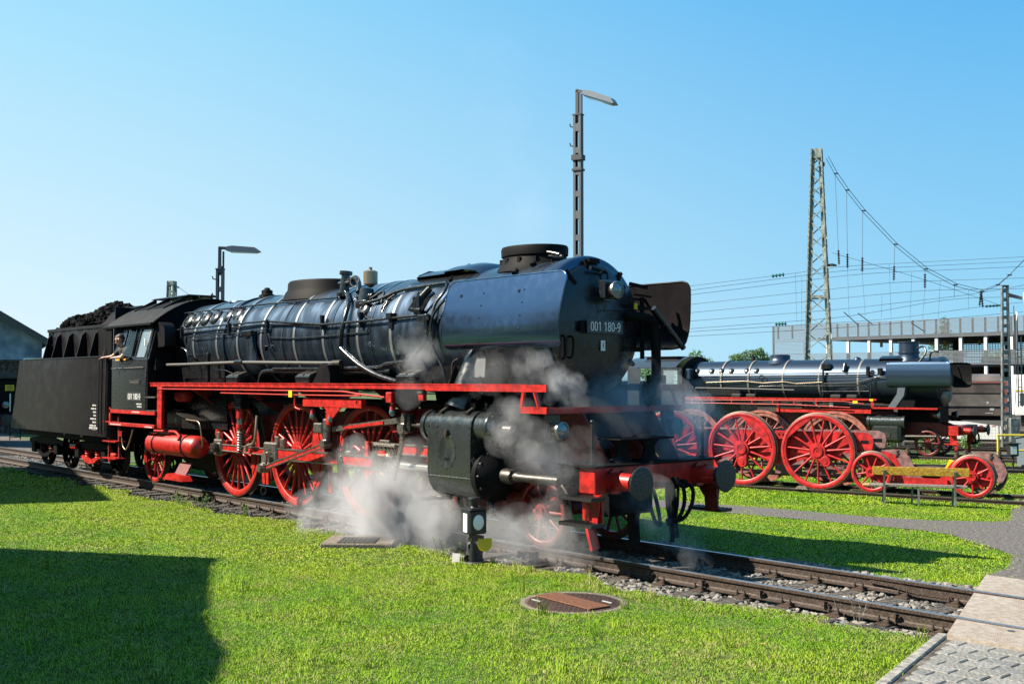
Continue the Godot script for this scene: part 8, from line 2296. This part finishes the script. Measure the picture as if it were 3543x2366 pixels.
func trees() -> void:
	var q := [
		["pine_tree", "dark spreading pine crown standing above the black locomotive's boiler", V(-57.4, -1.0, -78.7), [[V(-0.6, 5.6, 0.4), V(1.3, 0.5, 1.1)], [V(0.4, 6.0, -0.4), V(1.2, 0.45, 1.0)], [V(-1.0, 5.0, 0.8), V(0.9, 0.4, 0.8)], [V(0.2, 5.1, 0), V(1.5, 0.6, 1.2)]], 2, 5.2, 1700, 0.14],
		["leafy_tree", "light green leafy tree beside the dark pine, left of the parking building", V(-56.6, -1.0, -79.6), [[V(0.3, 5.3, -0.3), V(0.8, 1.0, 0.8)], [V(0.9, 4.9, -0.9), V(0.7, 0.9, 0.7)], [V(0.2, 6.2, 0), V(0.4, 0.5, 0.4)]], 1, 4.6, 1300, 0.13],
		["round_tree", "dark green round tree beside the far wind deflector's lower edge", V(-60.8, -1.0, -74.9), [[V(0, 5.0, 0), V(1.1, 1.5, 1.1)], [V(0.8, 4.6, -0.8), V(0.9, 1.2, 0.9)], [V(-1.5, 4.6, 1.6), V(1.2, 1.2, 1.2)], [V(-3.2, 4.2, 3.6), V(1.5, 1.0, 1.5)]], 0, 4.4, 2600, 0.15],
		["conifer_tree", "grey green conifer seen through the louvred top of the parking building", V(-36.6, -1.0, -78.5), [[V(0, 8.0, 0), V(0.45, 0.9, 0.45)], [V(0, 7.2, 0), V(0.9, 0.7, 0.9)], [V(0, 6.4, 0), V(1.5, 0.6, 1.5)], [V(0, 5.6, 0), V(1.9, 0.6, 1.9)]], 2, 7.6, 1800, 0.13],
		["roadside_tree", "yellow green tree behind the parking building's upper floor, left part", V(-34.0, -1.0, -84.0), [[V(0, 4.6, 0), V(2.2, 1.6, 2.0)], [V(2.5, 4.4, 0), V(1.6, 1.4, 1.6)]], 1, 4.0, 1800, 0.2],
		["roadside_tree", "yellow green tree behind the parking building's upper floor, middle part", V(-24.5, -1.0, -84.0), [[V(0, 4.6, 0), V(2.4, 1.6, 2.0)], [V(-2.5, 4.2, 0), V(1.6, 1.2, 1.6)]], 1, 4.0, 1800, 0.2],
	]
	for t in q:
		var T := thing(t[0], t[1], "tree", t[2], 0, "trees behind the yard" )
		put(T, "trunk", MB.new().tube([V(0, 0, 0), V(0.05, t[5] * 0.5, 0), V(0.0, t[5], 0)], 0.14, 8), M.bark)
		for b in t[3]:
			put(T, "limb", MB.new().tube([V(0, t[5] * 0.6, 0), b[0]], 0.05, 6), M.bark)
		leaf_cloud(T, "crown", t[3], t[6], t[7], M["leaf%d" % t[4]], 60 + int(absf(t[2].x)))
	# shrubs low behind the second locomotive
	rng.seed = 15
	for k in 6:
		var p: Vector3 = [V(-15.5, -0.7, -32.3), V(-14.3, -0.7, -33.2), V(-17.2, -0.7, -30.8), V(-13.4, -0.75, -35.4), V(-44.5, -0.5, -10.5), V(-46, -0.5, -9.4)][k]
		var T := thing("shrub", ["leafy green shrub seen under the black locomotive's running board", "small green shrub between the yard tracks and the locomotive", "green shrub glimpsed through the motion of the black locomotive", "low green shrub below the brown wagon", "green bush beside the shed at the left edge", "pale green bush between the shed and the tender"][k], "shrub", p)
		put(T, "stem", MB.new().tube([V(0, 0, 0), V(0.02, 0.8, 0)], 0.03, 6), M.bark)
		leaf_cloud(T, "leaves", [[V(0, 0.9 if k < 3 else 0.4, 0), V(0.5, 0.9 if k < 3 else 0.4, 0.5)]] if k < 4 else [[V(0, 2.5, 0), V(0.8, 1.6, 0.8)]], 420, 0.07, M.leaf1, 90 + k)


func plume(T: Node, pts: Array, n: int, r0: float, r1: float, den: float, spread: float, sd: int) -> void:
	var r := RandomNumberGenerator.new()
	r.seed = sd
	for i in n:
		var t := r.randf() * (pts.size() - 1)
		var k := int(t)
		var p: Vector3 = pts[k].lerp(pts[k + 1], t - k) + V(r.randfn(), r.randfn() * 0.8, r.randfn()) * spread
		var s := lerpf(r0, r1, pow(r.randf(), 1.5))
		var f := FogVolume.new()
		f.shape = RenderingServer.FOG_VOLUME_SHAPE_ELLIPSOID
		f.size = V(s * r.randf_range(0.8, 1.5), s * r.randf_range(0.8, 1.3), s * r.randf_range(0.8, 1.4)) * 2.0
		f.position = p
		f.rotation = V(r.randf() * 3.0, r.randf() * 6.0, r.randf() * 3.0)
		var key := "steam_%d" % int(den * 100)
		if not M.has(key):
			var m := FogMaterial.new()
			m.albedo = Color(0.97, 0.98, 1.0)
			m.density = den
			M[key] = m
		f.material = M[key]
		f.name = "steam_puff" if T.get_child_count() == 0 else "steam_puff_%03d" % T.get_child_count()
		T.add_child(f, true)
		# a ragged cluster of smaller billows
		for q in 9:
			var g: FogVolume = f.duplicate()
			var w := r.randf_range(0.14, 0.5)
			g.size = V(r.randf_range(0.4, 1.2), r.randf_range(0.7, 2.6), r.randf_range(0.4, 1.2)) * s * w * 2.0
			g.rotation = V(r.randfn() * 0.5, r.randf() * 6.0, r.randfn() * 0.5)
			g.position = p + V(r.randfn(), r.randfn() * 0.9, r.randfn()).limit_length(1.9) * s * 0.75
			g.name = "steam_puff_%03d" % T.get_child_count()
			T.add_child(g, true)


func steam() -> void:
	var T := thing("steam", "white steam billowing low around the leading wheels of the numbered locomotive", "steam")
	T.set_meta("kind", "stuff")
	plume(T, [V(-6.5, 0.25, 1.3), V(-5.6, 0.15, 1.35), V(-4.4, 0.25, 1.3), V(-3.5, 0.3, 1.25)], 46, 0.14, 0.5, 0.3, 0.3, 1)
	plume(T, [V(-6.3, 0.8, 1.45), V(-5.4, 0.7, 1.5), V(-4.4, 0.7, 1.45)], 30, 0.1, 0.42, 0.24, 0.3, 2)
	plume(T, [V(-3.2, 0.15, 1.2), V(-2.0, 0.1, 1.15), V(-1.0, 0.15, 1.2)], 20, 0.16, 0.45, 0.16, 0.2, 3)
	var T2 := thing("steam", "thin grey wisps of steam curling up round the smokebox and front lamps", "steam")
	T2.set_meta("kind", "stuff")
	plume(T2, [V(-2.2, 1.3, 1.35), V(-1.8, 1.75, 1.4), V(-1.55, 2.1, 1.45)], 30, 0.05, 0.2, 0.14, 0.17, 4)
	plume(T2, [V(-2.3, 1.3, 1.4), V(-1.4, 1.5, 1.45), V(-0.8, 1.15, 1.4)], 34, 0.06, 0.26, 0.10, 0.2, 5)
	plume(T2, [V(-1.5, 2.75, 1.2), V(-1.3, 2.4, 1.2), V(-1.0, 2.1, 1.15)], 24, 0.05, 0.17, 0.22, 0.1, 6)
	plume(T2, [V(-2.9, 2.55, 1.3), V(-2.2, 2.6, 1.35), V(-1.7, 2.3, 1.35)], 16, 0.08, 0.27, 0.09, 0.18, 7)
	plume(T2, [V(-4.5, 3.15, 1.3), V(-4.3, 2.75, 1.3), V(-3.95, 2.4, 1.3)], 22, 0.05, 0.22, 0.14, 0.14, 8)
	var T3 := thing("steam", "bluish steam drifting in the shade before the smokebox door and over the buffers", "steam")
	T3.set_meta("kind", "stuff")
	plume(T3, [V(-1.5, 2.2, 0.2), V(-1.1, 2.1, -0.5), V(-0.9, 1.9, -1.0), V(-1.1, 1.6, -1.2)], 30, 0.13, 0.42, 0.22, 0.22, 9)
	plume(T3, [V(-0.9, 1.5, 0.3), V(-0.8, 1.4, -0.4), V(-0.9, 1.5, -1.0)], 14, 0.12, 0.33, 0.15, 0.17, 10)
	plume(T3, [V(-0.8, 1.2, 0.75), V(-0.5, 0.85, 0.6), V(-0.1, 0.5, 0.5)], 14, 0.07, 0.24, 0.18, 0.14, 11)
	plume(T3, [V(-0.5, 0.45, -0.3), V(-0.1, 0.2, -0.1), V(0.4, 0.0, 0.3)], 14, 0.06, 0.22, 0.18, 0.12, 12)
	plume(T3, [V(-3.0, 4.8, 0), V(-3.3, 6.2, 0.2), V(-3.5, 7.6, 0.3)], 9, 0.25, 0.5, 0.012, 0.2, 13)
